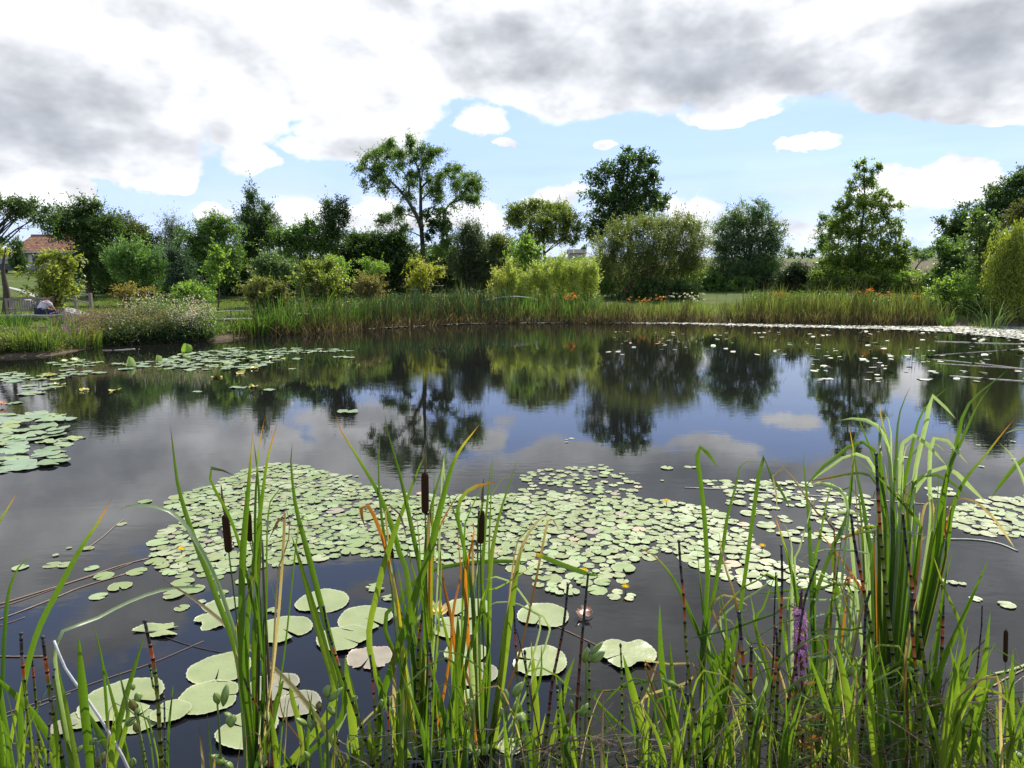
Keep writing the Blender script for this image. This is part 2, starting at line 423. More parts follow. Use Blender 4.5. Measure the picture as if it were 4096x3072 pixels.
# ================================================================== trees, shrubs and reeds
def norm(a): return a / np.maximum(np.linalg.norm(a, axis=-1, keepdims=True), 1e-9)
def leaf_mesh(name, pos, dr, nr, ln, wd, col):
    """diamond leaves: pos = foot of each leaf, dr = its direction, nr = a rough normal"""
    sd = norm(np.cross(dr, nr)); n = len(pos)
    ln = ln[:, None]; wd = wd[:, None]
    up = norm(np.cross(sd, dr))
    V = np.stack([pos, pos + dr * ln * .45 + sd * wd * .5 + up * wd * .12, pos + dr * ln, pos + dr * ln * .45 - sd * wd * .5 + up * wd * .12], 1).reshape(-1, 3)
    F = np.arange(n * 4).reshape(n, 4)
    return npmesh(name, V, F, np.repeat(col, 4, 0))
def mixcol(c1, c2, t):
    c1 = np.array(c1); c2 = np.array(c2); return c1 + (c2 - c1) * t[:, None]
LOD = 2.3
def foliage(lobes, leaf=(.14, .07), shoot=.6, per=14, up=.35, rad=.6, rnd=.6, droop=.15, cover=3.0, c1=(.04, .08, .02), c2=(.08, .13, .03), sky_bias=.0, cap=75000, spread=.10, shell=2.3, jit=.45, flat=.5):
    """lobes: (cx, cy, cz, rx, ry, rz) in metres. returns arrays of leaves grouped on shoots"""
    L = np.array([l[:6] for l in lobes]); D = L[:, 1].mean()
    area = (math.pi * L[:, 3] * L[:, 5]).sum()
    n = int(min(cap, LOD * cover * area / (.5 * leaf[0] * leaf[1])))
    ns = max(12, n // per)
    wts = (L[:, 3] * L[:, 5]) ** .95; wts /= wts.sum()
    # two levels: clumps fill the lobes, shoots crowd round each clump, so gaps stay between them
    nc = max(5, min(ns, int(22 + ns / 9)))
    kc = rng.choice(len(L), nc, p=wts)
    vc = norm(rng.normal(size=(nc, 3))); rc = rng.random(nc) ** (1 / shell)
    ph = rng.random(6) * 6.28
    bump = 1 + .16 * np.sin(vc[:, 0] * 5 + ph[0] + kc) + .14 * np.sin(vc[:, 2] * 6 + ph[1] + 2 * kc)
    cc = L[kc, :3] + vc * L[kc, 3:] * (rc * bump)[:, None]
    ck = rng.integers(0, nc, ns); k = kc[ck]
    csz = (np.sqrt(L[:, 3] * L[:, 5])[kc] * .55 * rng.uniform(.4, 1.4, nc))[ck]
    v = norm(rng.normal(size=(ns, 3))); base = cc[ck] + v * csz[:, None] * np.array([1.25, 1.25, .8]) * (rng.random(ns) ** .5)[:, None]
    out = norm((base - L[k, :3]) / L[k, 3:] ** 2 + v * .4)
    ctone = rng.random(nc)[ck]
    dr = norm(out * rad + np.array([0, 0, up]) + rng.normal(size=(ns, 3)) * rnd)
    sl = shoot * rng.uniform(.5, 1.3, ns); sprig = rng.random(ns) < .10; sl = np.where(sprig, sl * 1.4, sl)
    base = base - dr * (sl * np.where(sprig, .25, .6))[:, None]
    t = np.linspace(.08, 1, per)[None, :] + rng.uniform(-.04, .04, (ns, per))
    pos = base[:, None, :] + dr[:, None, :] * (t * sl[:, None])[..., None]
    pos[..., 2] -= droop * sl[:, None] * t ** 2
    pos += rng.normal(size=pos.shape) * spread * leaf[0] * 2
    tang = np.repeat(dr[:, None, :], per, 1)
    ld = norm(tang * .7 + rng.normal(size=pos.shape) * jit * 1.3 - np.array([0, 0, droop]))
    nr = norm(rng.normal(size=pos.shape) * (1 - flat) + np.array([0, 0, flat]))
    sh = rng.random(ns); lobe_t = ctone
    tcol = np.clip(.15 + .5 * sh[:, None] + .35 * lobe_t[:, None] + rng.normal(size=(ns, per)) * .16, 0, 1).ravel()
    m = pos.shape[0] * per
    sz = rng.uniform(.65, 1.25, m)
    return pos.reshape(-1, 3), ld.reshape(-1, 3), nr.reshape(-1, 3), leaf[0] * sz, leaf[1] * sz, mixcol(c1, c2, tcol), base, dr, sl
def limb_mesh(root, tips, r0, stems=1, col=(.5, .5, .5), wob=.12, first=None):
    mb = MB(); R = Vector(root)
    if stems > 1:
        for i, tp in enumerate(tips):
            a = R + Vector((random.uniform(-.3, .3), random.uniform(-.3, .3), 0)) * min(stems, 5) * .05; b = Vector(tp); h = (b - a).length
            q = catmull([a, a.lerp(b, .4) + Vector((random.uniform(-1, 1), random.uniform(-1, 1), .4)) * h * .06, b], 7)
            mb.tube(q, [r0 * .55 * (1 - .88 * j / 6) for j in range(7)], 5, col)
        return mb
    top = max(tips, key=lambda t: t[2]); T = Vector(top)
    main = [Vector(p) for p in catmull([R, R.lerp(T, .33) + Vector((random.uniform(-1, 1), 0, 0)) * .03 * T.z, R.lerp(T, .68) + Vector((random.uniform(-1, 1), 0, 0)) * .04 * T.z, T], 16)]
    mb.tube(main, [r0 * (1.15 if j == 0 else 1) * (1 - .9 * j / 15) for j in range(16)], 7, col)
    for i, tp in enumerate(tips):
        b = Vector(tp)
        if (b - T).length < .05: continue
        dh = math.hypot(b.x - R.x, b.y - R.y)
        zz = max(R.z + .15 * (T.z - R.z), b.z - dh * random.uniform(.5, .9))
        j = min(range(1, 15), key=lambda k: abs(main[k].z - zz)); a = main[j]; h = (b - a).length
        q = catmull([a, a.lerp(b, .45) + Vector((random.uniform(-1, 1), random.uniform(-1, 1), .8)) * h * .08, b], 7)
        rr = [r0 * (1 - .9 * j / 15) * .5 * (1 - .88 * k / 6) for k in range(7)]
        mb.tube(q, rr, 5, col)
        for k in (3, 4, 5):
            p = Vector(q[k]); e = p + Vector((random.uniform(-1, 1), random.uniform(-1, 1), random.uniform(.1, .8))) * h * .2
            mb.tube([p, p.lerp(e, .5), e], [rr[k] * .6, rr[k] * .4, .006], 4, col)
    return mb
TREES = {}
def tree(name, label, cat, D, base, crop, lobes, group=None, trunk=.12, stems=1, ntips=7, bark=M_BARK, crown_name='crown', trunk_name='trunk', deep=.85, **kw):
    """lobes: (cx, cy, rx, ry) in a crop of the photo; D: distance (m). base: x, y of the foot in the same crop"""
    kx = CR[crop][2]
    bx, by = S(crop, *base); b = at(bx, by, D)
    z0 = tz(b.x, D); root = Vector((b.x, D, z0 - .05))
    LL = []
    for l in lobes:
        cx, cy = S(crop, l[0], l[1]); dy = (l[4] if len(l) > 4 else random.uniform(-.25, .25) * l[2] * kx * mpp(cx, cy, D))
        c = at(cx, cy, D + dy); m = mpp(cx, cy, D)
        rx, rz = l[2] * kx * m, l[3] * kx * m
        cz = max(c.z, z0 + rz * .55)
        LL.append((c.x, c.y, cz, rx, rx * deep if deep * rx < 2.6 else 2.6, rz))
    e = empty(name, root, label, cat, group)
    P, Dr, N, ln, wd, C, sb, sd, sl = foliage(LL, **kw)
    ok = P[:, 2] > z0 - .02
    me = leaf_mesh(crown_name, P[ok], Dr[ok], N[ok], ln[ok], wd[ok], C[ok])
    link(crown_name, me, M_LEAF, e)
    idx = rng.choice(len(sb), min(ntips, len(sb)), replace=False)
    tips = [tuple(l[:3]) for l in LL][:max(3, ntips // 2)] + [tuple(sb[i]) for i in idx]
    mb = limb_mesh(root, tips, trunk, stems)
    mb.build(trunk_name, bark, e, True)
    TREES[label] = e
    return e, LL
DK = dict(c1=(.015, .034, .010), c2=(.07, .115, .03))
MD = dict(c1=(.03, .07, .015), c2=(.12, .19, .04))
LT = dict(c1=(.06, .12, .022), c2=(.21, .29, .06))
YG = dict(c1=(.13, .16, .025), c2=(.30, .30, .05))
GR = dict(c1=(.035, .065, .028), c2=(.12, .17, .075))
BR = dict(c1=(.07, .06, .025), c2=(.15, .13, .04))
HG = 'trees and shrubs of the hedge across the pond'

# --- left end
tree('tree', 'dark leaning tree whose crown reaches in at the upper left corner of the tree line', 'tree', 33, (-150, 900), 'C1',
     [(60, 320, 130, 60), (170, 330, 110, 60), (0, 290, 90, 50), (300, 340, 120, 55), (130, 390, 110, 45), (420, 380, 110, 60), (330, 440, 110, 60), (30, 590, 60, 50)], HG, trunk=.2, ntips=9,
     cover=1.7, leaf=(.13, .06), shoot=.6, up=.1, **DK)
tree('tree', 'blackish trunk topped with a yellow tuft at the left edge behind the bench', 'tree', 27, (35, 1060), 'C1',
     [(-10, 700, 50, 40), (10, 680, 35, 30)], HG, trunk=.17, ntips=2, cover=2.4, leaf=(.12, .06), **YG)
tree('cypress', 'narrow dark cypress standing against the tiled house', 'tree', 66, (135, 840), 'C1',
     [(130, 800, 48, 60), (130, 700, 46, 80), (132, 620, 30, 60), (125, 580, 14, 30), (172, 790, 26, 70)], HG, trunk=.12, cover=3.6, leaf=(.2, .08), up=1.2, rad=.2, rnd=.25, shoot=.7, **DK)
tree('young_tree', 'young yellow-green broadleaf tree right behind the garden bench', 'tree', 26, (400, 1160), 'C1',
     [(430, 730, 110, 60), (330, 800, 110, 80), (520, 790, 120, 80), (420, 880, 190, 90), (560, 760, 70, 50), (400, 1000, 170, 80), (560, 970, 110, 50), (390, 1090, 110, 60)], HG, trunk=.07, stems=3,
     cover=2.3, leaf=(.15, .09), shoot=.45, up=.2, rnd=.7, flat=.75, c1=(.06, .09, .02), c2=(.24, .25, .05))
tree('tree', 'big dark bushy tree with sprigs standing up above its crown, right of the house', 'tree', 38, (700, 1000), 'C1',
     [(560, 420, 130, 80), (480, 510, 140, 90), (650, 400, 90, 60), (640, 520, 150, 120), (780, 480, 130, 90), (760, 650, 160, 150), (660, 800, 110, 150), (850, 800, 130, 170), (900, 500, 100, 80),
      (650, 310, 30, 60), (700, 350, 80, 30), (760, 330, 40, 20)], HG, trunk=.2, cover=3.2, leaf=(.13, .06), shoot=.9, up=.5, **DK)
tree('tree', 'dark olive tree with a rounded top in the left part of the hedge', 'tree', 41, (1000, 1010), 'C1',
     [(960, 500, 120, 90), (1060, 560, 110, 90), (1120, 650, 110, 120), (1000, 700, 150, 150), (1000, 880, 170, 120), (870, 450, 60, 50)], HG, trunk=.16, cover=3.4, leaf=(.13, .06), up=.3, c1=(.03, .05, .015), c2=(.09, .11, .03))
tree('shrub', 'light green shrub with upright sprays in front of the dark olive tree', 'shrub', 34, (1080, 1010), 'C1',
     [(1000, 700, 130, 90), (1130, 730, 140, 90), (1230, 780, 100, 90), (950, 780, 110, 110), (1100, 860, 180, 110)], HG, trunk=.06, stems=4, trunk_name='stems',
     cover=3.0, leaf=(.13, .05), shoot=.8, up=.9, rad=.4, rnd=.35, c1=(.05, .11, .03), c2=(.13, .2, .06))
tree('tree', 'thin twiggy grey tree poking out of the hedge on the left', 'tree', 42, (1350, 900), 'C1',
     [(1350, 470, 60, 70), (1340, 560, 80, 90), (1420, 540, 50, 60), (1300, 640, 90, 90)], HG, trunk=.07, stems=3, ntips=12, cover=1.5, leaf=(.11, .04), shoot=1.0, up=1.2, rad=.3, c1=(.045, .06, .04), c2=(.1, .12, .08))
tree('juniper', 'dark bluish juniper standing low in the hedge', 'tree', 33, (1380, 1010), 'C1',
     [(1390, 940, 110, 90), (1400, 820, 80, 120), (1350, 740, 60, 100)], HG, trunk=.08, cover=3.6, leaf=(.12, .04), up=.5, c1=(.02, .04, .028), c2=(.05, .085, .055))
tree('tree', 'medium green bushy tree left of the tall spiky one', 'tree', 40, (1560, 960), 'C1',
     [(1500, 620, 130, 110), (1620, 560, 110, 110), (1700, 480, 110, 80), (1780, 620, 130, 140), (1560, 760, 150, 130), (1760, 800, 130, 150)], HG, trunk=.14, cover=3.0, leaf=(.13, .06), up=.5, **MD)
tree('young_tree', 'slender young green tree on the lawn behind the mop of pink flowers', 'tree', 31, (1690, 1080), 'C1',
     [(1700, 720, 55, 70), (1690, 800, 70, 80), (1640, 840, 60, 60), (1690, 920, 60, 80), (1740, 760, 40, 60)], HG, trunk=.045, cover=2.0, leaf=(.13, .08), up=.6, shoot=.5, **LT)
tree('shrub', 'low rounded bright green shrub on the lawn by the pink flowers', 'shrub', 28, (1520, 1080), 'C1',
     [(1500, 1010, 140, 60), (1560, 1040, 110, 50), (1420, 1020, 80, 45)], HG, trunk=.03, stems=4, trunk_name='stems', cover=3.2, leaf=(.12, .05), shoot=.4, **LT)
tree('shrub', 'reddish-olive shrub behind the pink gaura', 'shrub', 29, (1040, 1040), 'C1',
     [(1000, 1000, 80, 40), (1090, 1000, 90, 50), (1040, 1040, 110, 30)], HG, trunk=.03, stems=4, trunk_name='stems', cover=3, leaf=(.11, .05), shoot=.4, c1=(.08, .07, .02), c2=(.2, .15, .05))
tree('tree', 'tall spiky dark green tree, the highest of the left half of the hedge', 'tree', 45, (10, 900), 'C2',
     [(-30, 480, 25, 50), (-30, 540, 55, 50), (-20, 620, 90, 60), (60, 600, 40, 40), (-60, 680, 110, 60), (60, 700, 110, 70), (-20, 780, 150, 90), (110, 690, 50, 40), (-30, 880, 150, 90), (90, 820, 80, 70)], HG, trunk=.18,
     cover=2.6, leaf=(.14, .06), shoot=1.0, up=.9, rad=.35, rnd=.4, **DK)
tree('tree', 'fresh green broad bush between the two spiky trees', 'tree', 44, (270, 950), 'C2',
     [(210, 830, 90, 70), (310, 790, 90, 60), (370, 740, 80, 50), (400, 850, 110, 90), (270, 900, 150, 90), (420, 760, 50, 60)], HG, trunk=.12, cover=2.8, leaf=(.14, .07), shoot=.8, up=.6, **MD)
tree('tree', 'smaller spiky dark tree with forked top, left of the tall open tree', 'tree', 45, (560, 930), 'C2',
     [(540, 570, 30, 40), (620, 560, 30, 45), (580, 620, 85, 50), (560, 690, 95, 60), (640, 690, 50, 50), (560, 780, 110, 70), (560, 860, 120, 80), (650, 600, 30, 40)], HG, trunk=.14,
     cover=2.5, leaf=(.14, .06), shoot=.9, up=.9, rad=.35, rnd=.4, **DK)
tree('shrub', 'grey-green rounded shrub below the tall spiky tree', 'shrub', 36, (130, 1130), 'C2',
     [(90, 1010, 90, 70), (180, 1050, 100, 80), (60, 1090, 90, 70), (200, 1120, 90, 60), (140, 960, 50, 40)], HG, trunk=.05, stems=4, trunk_name='stems', cover=3.0, leaf=(.13, .06), **GR)
tree('hedge_tree', 'blackish hedge tree directly left of the tall open tree trunk', 'tree', 48, (1000, 1150), 'C2',
     [(860, 870, 110, 70), (980, 830, 80, 60), (1050, 850, 80, 60), (960, 950, 180, 110), (1090, 920, 90, 110), (1080, 1050, 150, 130), (940, 1080, 160, 120)], HG, trunk=.15, cover=3.6, leaf=(.15, .06), **DK)
tree('hedge_tree', 'dark even-topped hedge section right of the forked spiky tree', 'tree', 47, (740, 1150), 'C2',
     [(700, 860, 90, 50), (790, 850, 90, 50), (740, 950, 150, 100), (640, 980, 120, 100), (700, 1080, 150, 110), (820, 1090, 120, 110), (850, 830, 60, 30)], HG, trunk=.15, cover=3.6, leaf=(.15, .06), shoot=.7, up=.8, **DK)
tree('shrub', 'round golden-green shrub, the largest on the lawn edge left of centre', 'shrub', 33, (470, 1290), 'C2',
     [(460, 1070, 120, 70), (380, 1120, 100, 90), (560, 1120, 90, 90), (470, 1180, 190, 110), (600, 1200, 60, 80), (400, 1030, 50, 30), (500, 1030, 60, 30)], HG, trunk=.05, stems=5, trunk_name='stems',
     cover=3.4, leaf=(.12, .07), shoot=.45, flat=.65, c1=(.06, .09, .018), c2=(.22, .25, .05))
tree('young_tree', 'small green tree rising behind the round golden shrub', 'tree', 36, (600, 1200), 'C2',
     [(560, 1000, 50, 30), (640, 1010, 50, 30), (620, 1060, 60, 50), (650, 1110, 40, 50)], HG, trunk=.04, cover=2.2, leaf=(.14, .07), **LT)
tree('shrub', 'brown-topped green shrub standing in the reeds near the stone edging', 'shrub', 27, (90, 1370), 'C2',
     [(30, 1170, 110, 50), (-20, 1220, 90, 70), (60, 1290, 100, 90), (160, 1230, 80, 70), (190, 1290, 60, 80), (120, 1340, 100, 50)], HG, trunk=.05, stems=4, trunk_name='stems', cover=3.4,
     leaf=(.10, .06), c1=(.05, .07, .02), c2=(.17, .17, .05))
tree('young_tree', 'feathery bright green young tree behind the brownish bush', 'tree', 39, (860, 1150), 'C2',
     [(820, 1010, 50, 30), (880, 1040, 80, 40), (940, 1060, 40, 40), (850, 1090, 60, 40)], HG, trunk=.035, cover=2.0, leaf=(.14, .05), shoot=.6, **LT)
tree('shrub', 'low brownish-orange bush in front of the dark hedge', 'shrub', 35, (840, 1260), 'C2',
     [(820, 1150, 70, 50), (780, 1190, 70, 50), (890, 1190, 60, 60), (840, 1230, 100, 40)], HG, trunk=.03, stems=5, trunk_name='stems', cover=2.8, leaf=(.09, .04), up=.7, c1=(.08, .075, .025), c2=(.2, .17, .06))
tree('shrub', 'low wide golden shrub of layered sprays under the tall open tree', 'shrub', 37, (1230, 1200), 'C2',
     [(1190, 1010, 70, 28), (1150, 990, 40, 16), (1250, 1060, 90, 26), (1350, 1065, 60, 18), (1160, 1110, 60, 30), (1240, 1110, 100, 40), (1190, 1160, 90, 40)], HG, trunk=.04, stems=4, trunk_name='stems',
     cover=3.2, leaf=(.12, .06), shoot=.6, up=-.05, rad=.7, rnd=.3, flat=.85, c1=(.12, .14, .02), c2=(.33, .32, .05), deep=1.2)
# the tall open tree, limb by limb
def big_open_tree():
    D = 47
    def w(x, y, dy=0.0): sx, sy = S('C2', x, y); return at(sx, sy, D + dy)
    b = w(1235, 960); z0 = tz(b.x, D); root = Vector((b.x, D, z0))
    e = empty('tree', root, 'tall open tree with forked limbs and airy crown, the tallest left of centre', 'tree', HG)
    mb = MB()
    limbs = [([(1238, 1110), (1235, 960), (1222, 800), (1215, 640), (1213, 450), (1200, 330), (1150, 220), (1118, 95)], .27, .3),
             ([(1225, 780), (1190, 680), (1110, 545), (1040, 460), (960, 390), (860, 330), (760, 318)], .2, -.6),
             ([(1110, 545), (1130, 450), (1090, 350), (1000, 260), (960, 170)], .1, .8),
             ([(960, 390), (930, 300), (860, 210)], .07, -.3), ([(1040, 460), (930, 470), (850, 450)], .06, .2),
             ([(1213, 470), (1290, 395), (1400, 350), (1455, 312)], .1, .6), ([(1200, 340), (1260, 250), (1310, 180)], .08, -.7), ([(1213, 560), (1280, 490), (1340, 440)], .08, .4),
             ([(1330, 1110), (1345, 960), (1375, 850), (1388, 640), (1440, 575), (1530, 500), (1610, 410)], .17, .7), ([(1440, 575), (1540, 545), (1620, 560)], .07, .2),
             ([(1388, 680), (1360, 560), (1330, 500)], .06, -.5), ([(1205, 690), (1100, 660), (990, 680), (940, 700)], .06, .3), ([(1215, 820), (1120, 780), (1060, 800)], .06, -.3),
             ([(1213, 450), (1230, 330), (1225, 200)], .08, -.5), ([(1470, 560), (1490, 470), (1480, 400)], .05, .3)]
    for pts, r, dy in limbs:
        P = [w(x, y, dy * min(1, i / 2)) for i, (x, y) in enumerate(pts)]
        q = catmull(P, 14); mb.tube(q, [r * .78 * (1 - .85 * i / 13) for i in range(14)], 6)
    clumps = [(760, 310, 55, 34), (790, 410, 45, 26), (850, 225, 80, 50), (860, 380, 60, 34), (950, 410, 60, 40), (920, 300, 60, 50), (950, 180, 80, 50), (1000, 120, 60, 30), (1060, 210, 60, 50), (1020, 310, 60, 50),
              (1150, 130, 60, 36), (1180, 200, 55, 38), (1240, 170, 60, 44), (1300, 190, 66, 38), (1260, 260, 66, 36), (1350, 180, 36, 26), (1130, 430, 50, 50), (1120, 510, 55, 50), (1160, 570, 30, 50),
              (1260, 370, 56, 28), (1390, 370, 60, 34), (1430, 320, 40, 22), (1300, 480, 60, 36), (1340, 530, 55, 55), (1480, 420, 55, 36), (1530, 380, 60, 42), (1600, 400, 70, 44), (1560, 480, 76, 48),
              (1640, 450, 46, 44), (1620, 550, 46, 34), (1520, 530, 55, 26), (1060, 620, 46, 34), (980, 680, 50, 24), (1050, 710, 46, 34), (1080, 780, 56, 36), (1420, 860, 60, 60), (1310, 900, 70, 60)]
    LL = []
    for pts, r_, dy in limbs:
        if r_ > .26: pts = pts[3:]
        for (xa, ya), (xb, yb) in zip(pts[1:], pts[2:] + [pts[-1]]):
            for f_ in (0, .5):
                clumps.append((xa + (xb - xa) * f_ + random.gauss(0, 22), ya + (yb - ya) * f_ - 12 + random.gauss(0, 16), 42, 26))
    for cx, cy, rx, ry in clumps:
        sx, sy = S('C2', cx, cy); c = at(sx, sy, D + random.uniform(-1.2, 1.2)); m = mpp(sx, sy, D) * .5424
        LL.append((c.x, c.y, c.z, rx * m, rx * m, ry * m))
    for l in LL:
        if random.random() < .5: continue
        j = min(LL, key=lambda q: abs(q[0] - l[0]) + abs(q[2] - l[2]) if q is not l else 99)
        mb.tube([l[:3], Vector(l[:3]).lerp(Vector(j[:3]), .5), j[:3]], [.03, .035, .03], 5)
    mb.build('trunk', M_BARK, e, True)
    P, Dr, N, ln, wd, C, *_ = foliage(LL, leaf=(.14, .055), shoot=.8, up=.2, rad=.8, rnd=.6, droop=.35, cover=1.9, shell=1.4, c1=(.03, .065, .018), c2=(.13, .19, .045))
    link('crown', leaf_mesh('crown', P, Dr, N, ln, wd, C), M_LEAF, e)
    iv = []
    for cx, cy, rx, ry in [(1290, 720, 62, 110), (1395, 740, 42, 110), (1335, 650, 60, 50), (1265, 830, 40, 60)]:
        sx, sy = S('C2', cx, cy); c = at(sx, sy, D); m = mpp(sx, sy, D) * .5424
        iv.append((c.x, c.y, c.z, rx * m, rx * m, ry * m))
    P, Dr, N, ln, wd, C, *_ = foliage(iv, leaf=(.14, .1), shoot=.3, up=-.2, cover=2.8, **DK)
    link('ivy', leaf_mesh('ivy', P, Dr, N, ln, wd, C), M_LEAF, e)
big_open_tree()
tree('hedge_tree', 'dark feathery hedge tree right of the tall open tree, twiggy top', 'tree', 44, (1560, 1180), 'C2',
     [(1540, 810, 70, 60), (1620, 820, 80, 70), (1560, 910, 120, 100), (1660, 950, 90, 100), (1530, 1040, 110, 110), (1640, 1080, 110, 100), (1570, 760, 30, 40)], HG, trunk=.13, stems=2, cover=2.8,
     leaf=(.14, .045), shoot=1.1, up=.9, rad=.3, rnd=.4, c1=(.03, .045, .025), c2=(.075, .10, .045))
tree('hedge_tree', 'olive green bushy tree left of the round-crowned tree', 'tree', 45, (1790, 1100), 'C2',
     [(1750, 860, 80, 60), (1830, 840, 70, 50), (1800, 930, 110, 90), (1780, 1030, 110, 90), (1730, 970, 60, 80)], HG, trunk=.12, stems=2, cover=3.0, leaf=(.14, .05), up=.6, c1=(.05, .07, .02), c2=(.13, .15, .04))
tree('tree', 'round-crowned light green tree standing between the tall open tree and the big dark tree', 'tree', 60, (250, 1080), 'C3',
     [(60, 630, 110, 50), (180, 600, 130, 40), (320, 620, 140, 50), (400, 680, 100, 60), (250, 690, 200, 60), (80, 720, 110, 60), (380, 770, 110, 60), (230, 780, 150, 50), (480, 760, 60, 70), (20, 680, 60, 70), (120, 850, 90, 40), (300, 850, 100, 40), (430, 840, 60, 40)], HG,
     trunk=.2, ntips=12, cover=3.0, leaf=(.18, .08), shoot=.7, up=.3, c1=(.06, .09, .02), c2=(.17, .2, .05))
tree('shrub', 'bright green bush in front of the round-crowned tree', 'tree', 40, (90, 1090), 'C3',
     [(90, 850, 60, 40), (60, 920, 90, 70), (140, 930, 70, 60), (90, 1010, 120, 80), (190, 920, 30, 40)], HG, trunk=.06, stems=3, trunk_name='stems', cover=2.8, leaf=(.14, .08), up=.5, **LT)
tree('tree', 'big dark tree with a pointed crown, the tallest right of centre', 'tree', 62, (850, 1080), 'C3',
     [(860, 180, 60, 40), (910, 220, 90, 60), (830, 290, 110, 80), (980, 270, 70, 70), (660, 320, 70, 60), (620, 400, 80, 80), (760, 390, 130, 90), (930, 390, 130, 100), (1030, 370, 60, 70), (640, 520, 90, 90),
      (800, 520, 140, 90), (960, 520, 130, 90), (1080, 520, 70, 50), (1100, 570, 50, 40), (660, 650, 100, 80), (820, 640, 130, 80), (980, 630, 120, 60), (600, 760, 90, 80), (580, 830, 50, 40), (720, 740, 90, 60)], HG,
     trunk=.3, ntips=14, cover=2.5, leaf=(.24, .12), shoot=.8, up=.35, rad=.7, c1=(.02, .045, .015), c2=(.07, .12, .03))
tree('willow_shrub', 'huge dome-shaped olive willow bush right of centre', 'shrub', 45, (1000, 1250), 'C3',
     [(880, 760, 150, 70), (1050, 730, 160, 60), (1230, 720, 140, 60), (1350, 760, 90, 80), (760, 860, 130, 100), (960, 870, 200, 120), (1180, 860, 200, 120), (1360, 870, 90, 110), (700, 960, 110, 90),
      (860, 1030, 190, 140), (1080, 1030, 220, 150), (1280, 1010, 140, 140), (660, 1060, 90, 110), (1000, 1150, 220, 90), (1330, 700, 60, 40)], HG, trunk=.1, stems=7, ntips=12, trunk_name='stems',
     cover=3.3, leaf=(.15, .045), shoot=.9, up=1.0, rad=.45, rnd=.3, c1=(.05, .07, .02), c2=(.15, .17, .055))
tree('shrub', 'dark low bush tucked under the left side of the willow dome', 'shrub', 44, (660, 1240), 'C3', [(640, 1160, 70, 60), (700, 1200, 70, 40)], HG, trunk=.03, stems=3, trunk_name='stems', cover=3, leaf=(.12, .06), **MD)
tree('shrub', 'pale green big-leaved bush glowing between the willow dome and the grey-green tree', 'shrub', 47, (1360, 1170), 'C3',
     [(1340, 1090, 60, 60), (1390, 1060, 40, 50), (1300, 1120, 40, 40)], HG, trunk=.03, stems=3, trunk_name='stems', cover=2.4, leaf=(.24, .15), flat=.7, **LT)
tree('tree', 'grey-green broad feathery tree right of the willow dome', 'tree', 52, (1690, 1240), 'C3',
     [(1700, 640, 110, 60), (1830, 620, 60, 60), (1640, 720, 130, 60), (1800, 720, 130, 70), (1540, 760, 80, 60), (1600, 850, 140, 80), (1790, 850, 150, 90), (1920, 790, 80, 90), (1560, 930, 100, 70),
      (1700, 980, 200, 100), (1880, 950, 110, 100), (1640, 1080, 160, 100), (1820, 1090, 150, 90), (1950, 880, 60, 60)], HG, trunk=.16, stems=2, ntips=12, cover=2.5, leaf=(.17, .06), shoot=.9, up=.5, c1=(.035, .065, .03), c2=(.11, .16, .07))
tree('shrub', 'small nearly black round bush left of the cone-shaped oak', 'shrub', 47, (190, 1130), 'C4',
     [(200, 990, 90, 60), (140, 1040, 70, 70), (250, 1040, 80, 80), (190, 1090, 120, 60)], HG, trunk=.05, stems=3, trunk_name='stems', cover=3.8, leaf=(.13, .06), c1=(.012, .025, .01), c2=(.035, .055, .02))
tree('tree', 'small upright tree peeping out left of the cone-shaped oak', 'tree', 58, (420, 900), 'C4',
     [(420, 590, 45, 45), (420, 660, 60, 50), (400, 740, 60, 50), (430, 800, 50, 40)], HG, trunk=.09, cover=2.2, leaf=(.17, .07), **MD)
tree('oak', 'cone-shaped open oak with skirt of branches, right of the black bush', 'tree', 46, (700, 1110), 'C4',
     [(705, 170, 12, 24), (680, 230, 40, 26), (740, 240, 40, 20), (820, 212, 55, 10), (670, 290, 60, 34), (740, 300, 60, 30), (620, 330, 60, 20), (680, 370, 90, 36), (790, 350, 50, 30), (650, 430, 90, 40), (790, 430, 90, 40),
      (570, 510, 90, 36), (720, 500, 120, 46), (850, 500, 70, 30), (900, 460, 30, 22), (975, 495, 16, 12), (540, 600, 100, 46), (700, 590, 140, 50), (870, 600, 90, 40), (960, 650, 60, 26), (480, 660, 60, 44), (560, 700, 130, 50), (740, 700, 160, 56),
      (900, 700, 90, 40), (520, 800, 130, 56), (700, 820, 200, 66), (900, 810, 130, 56), (1000, 820, 60, 30), (450, 900, 110, 56), (620, 930, 180, 66), (820, 930, 180, 70), (980, 910, 90, 50), (400, 1010, 100, 46), (580, 1030, 190, 70),
      (800, 1040, 200, 70), (980, 1020, 110, 56), (330, 1090, 60, 22), (1070, 1070, 60, 36)], HG, trunk=.15, ntips=14, cover=3.2, leaf=(.16, .085), shoot=.6, up=.0, rad=.8, rnd=.4, flat=.7, droop=.2,
     c1=(.04, .085, .018), c2=(.2, .25, .05))
tree('tree', 'small grey-green tree on the field behind the oak, its stem visible', 'tree', 95, (1085, 930), 'C4', [(1080, 850, 40, 26), (1150, 850, 50, 30), (1120, 880, 60, 22)], HG, trunk=.12, cover=2.2, leaf=(.28, .12), **GR)
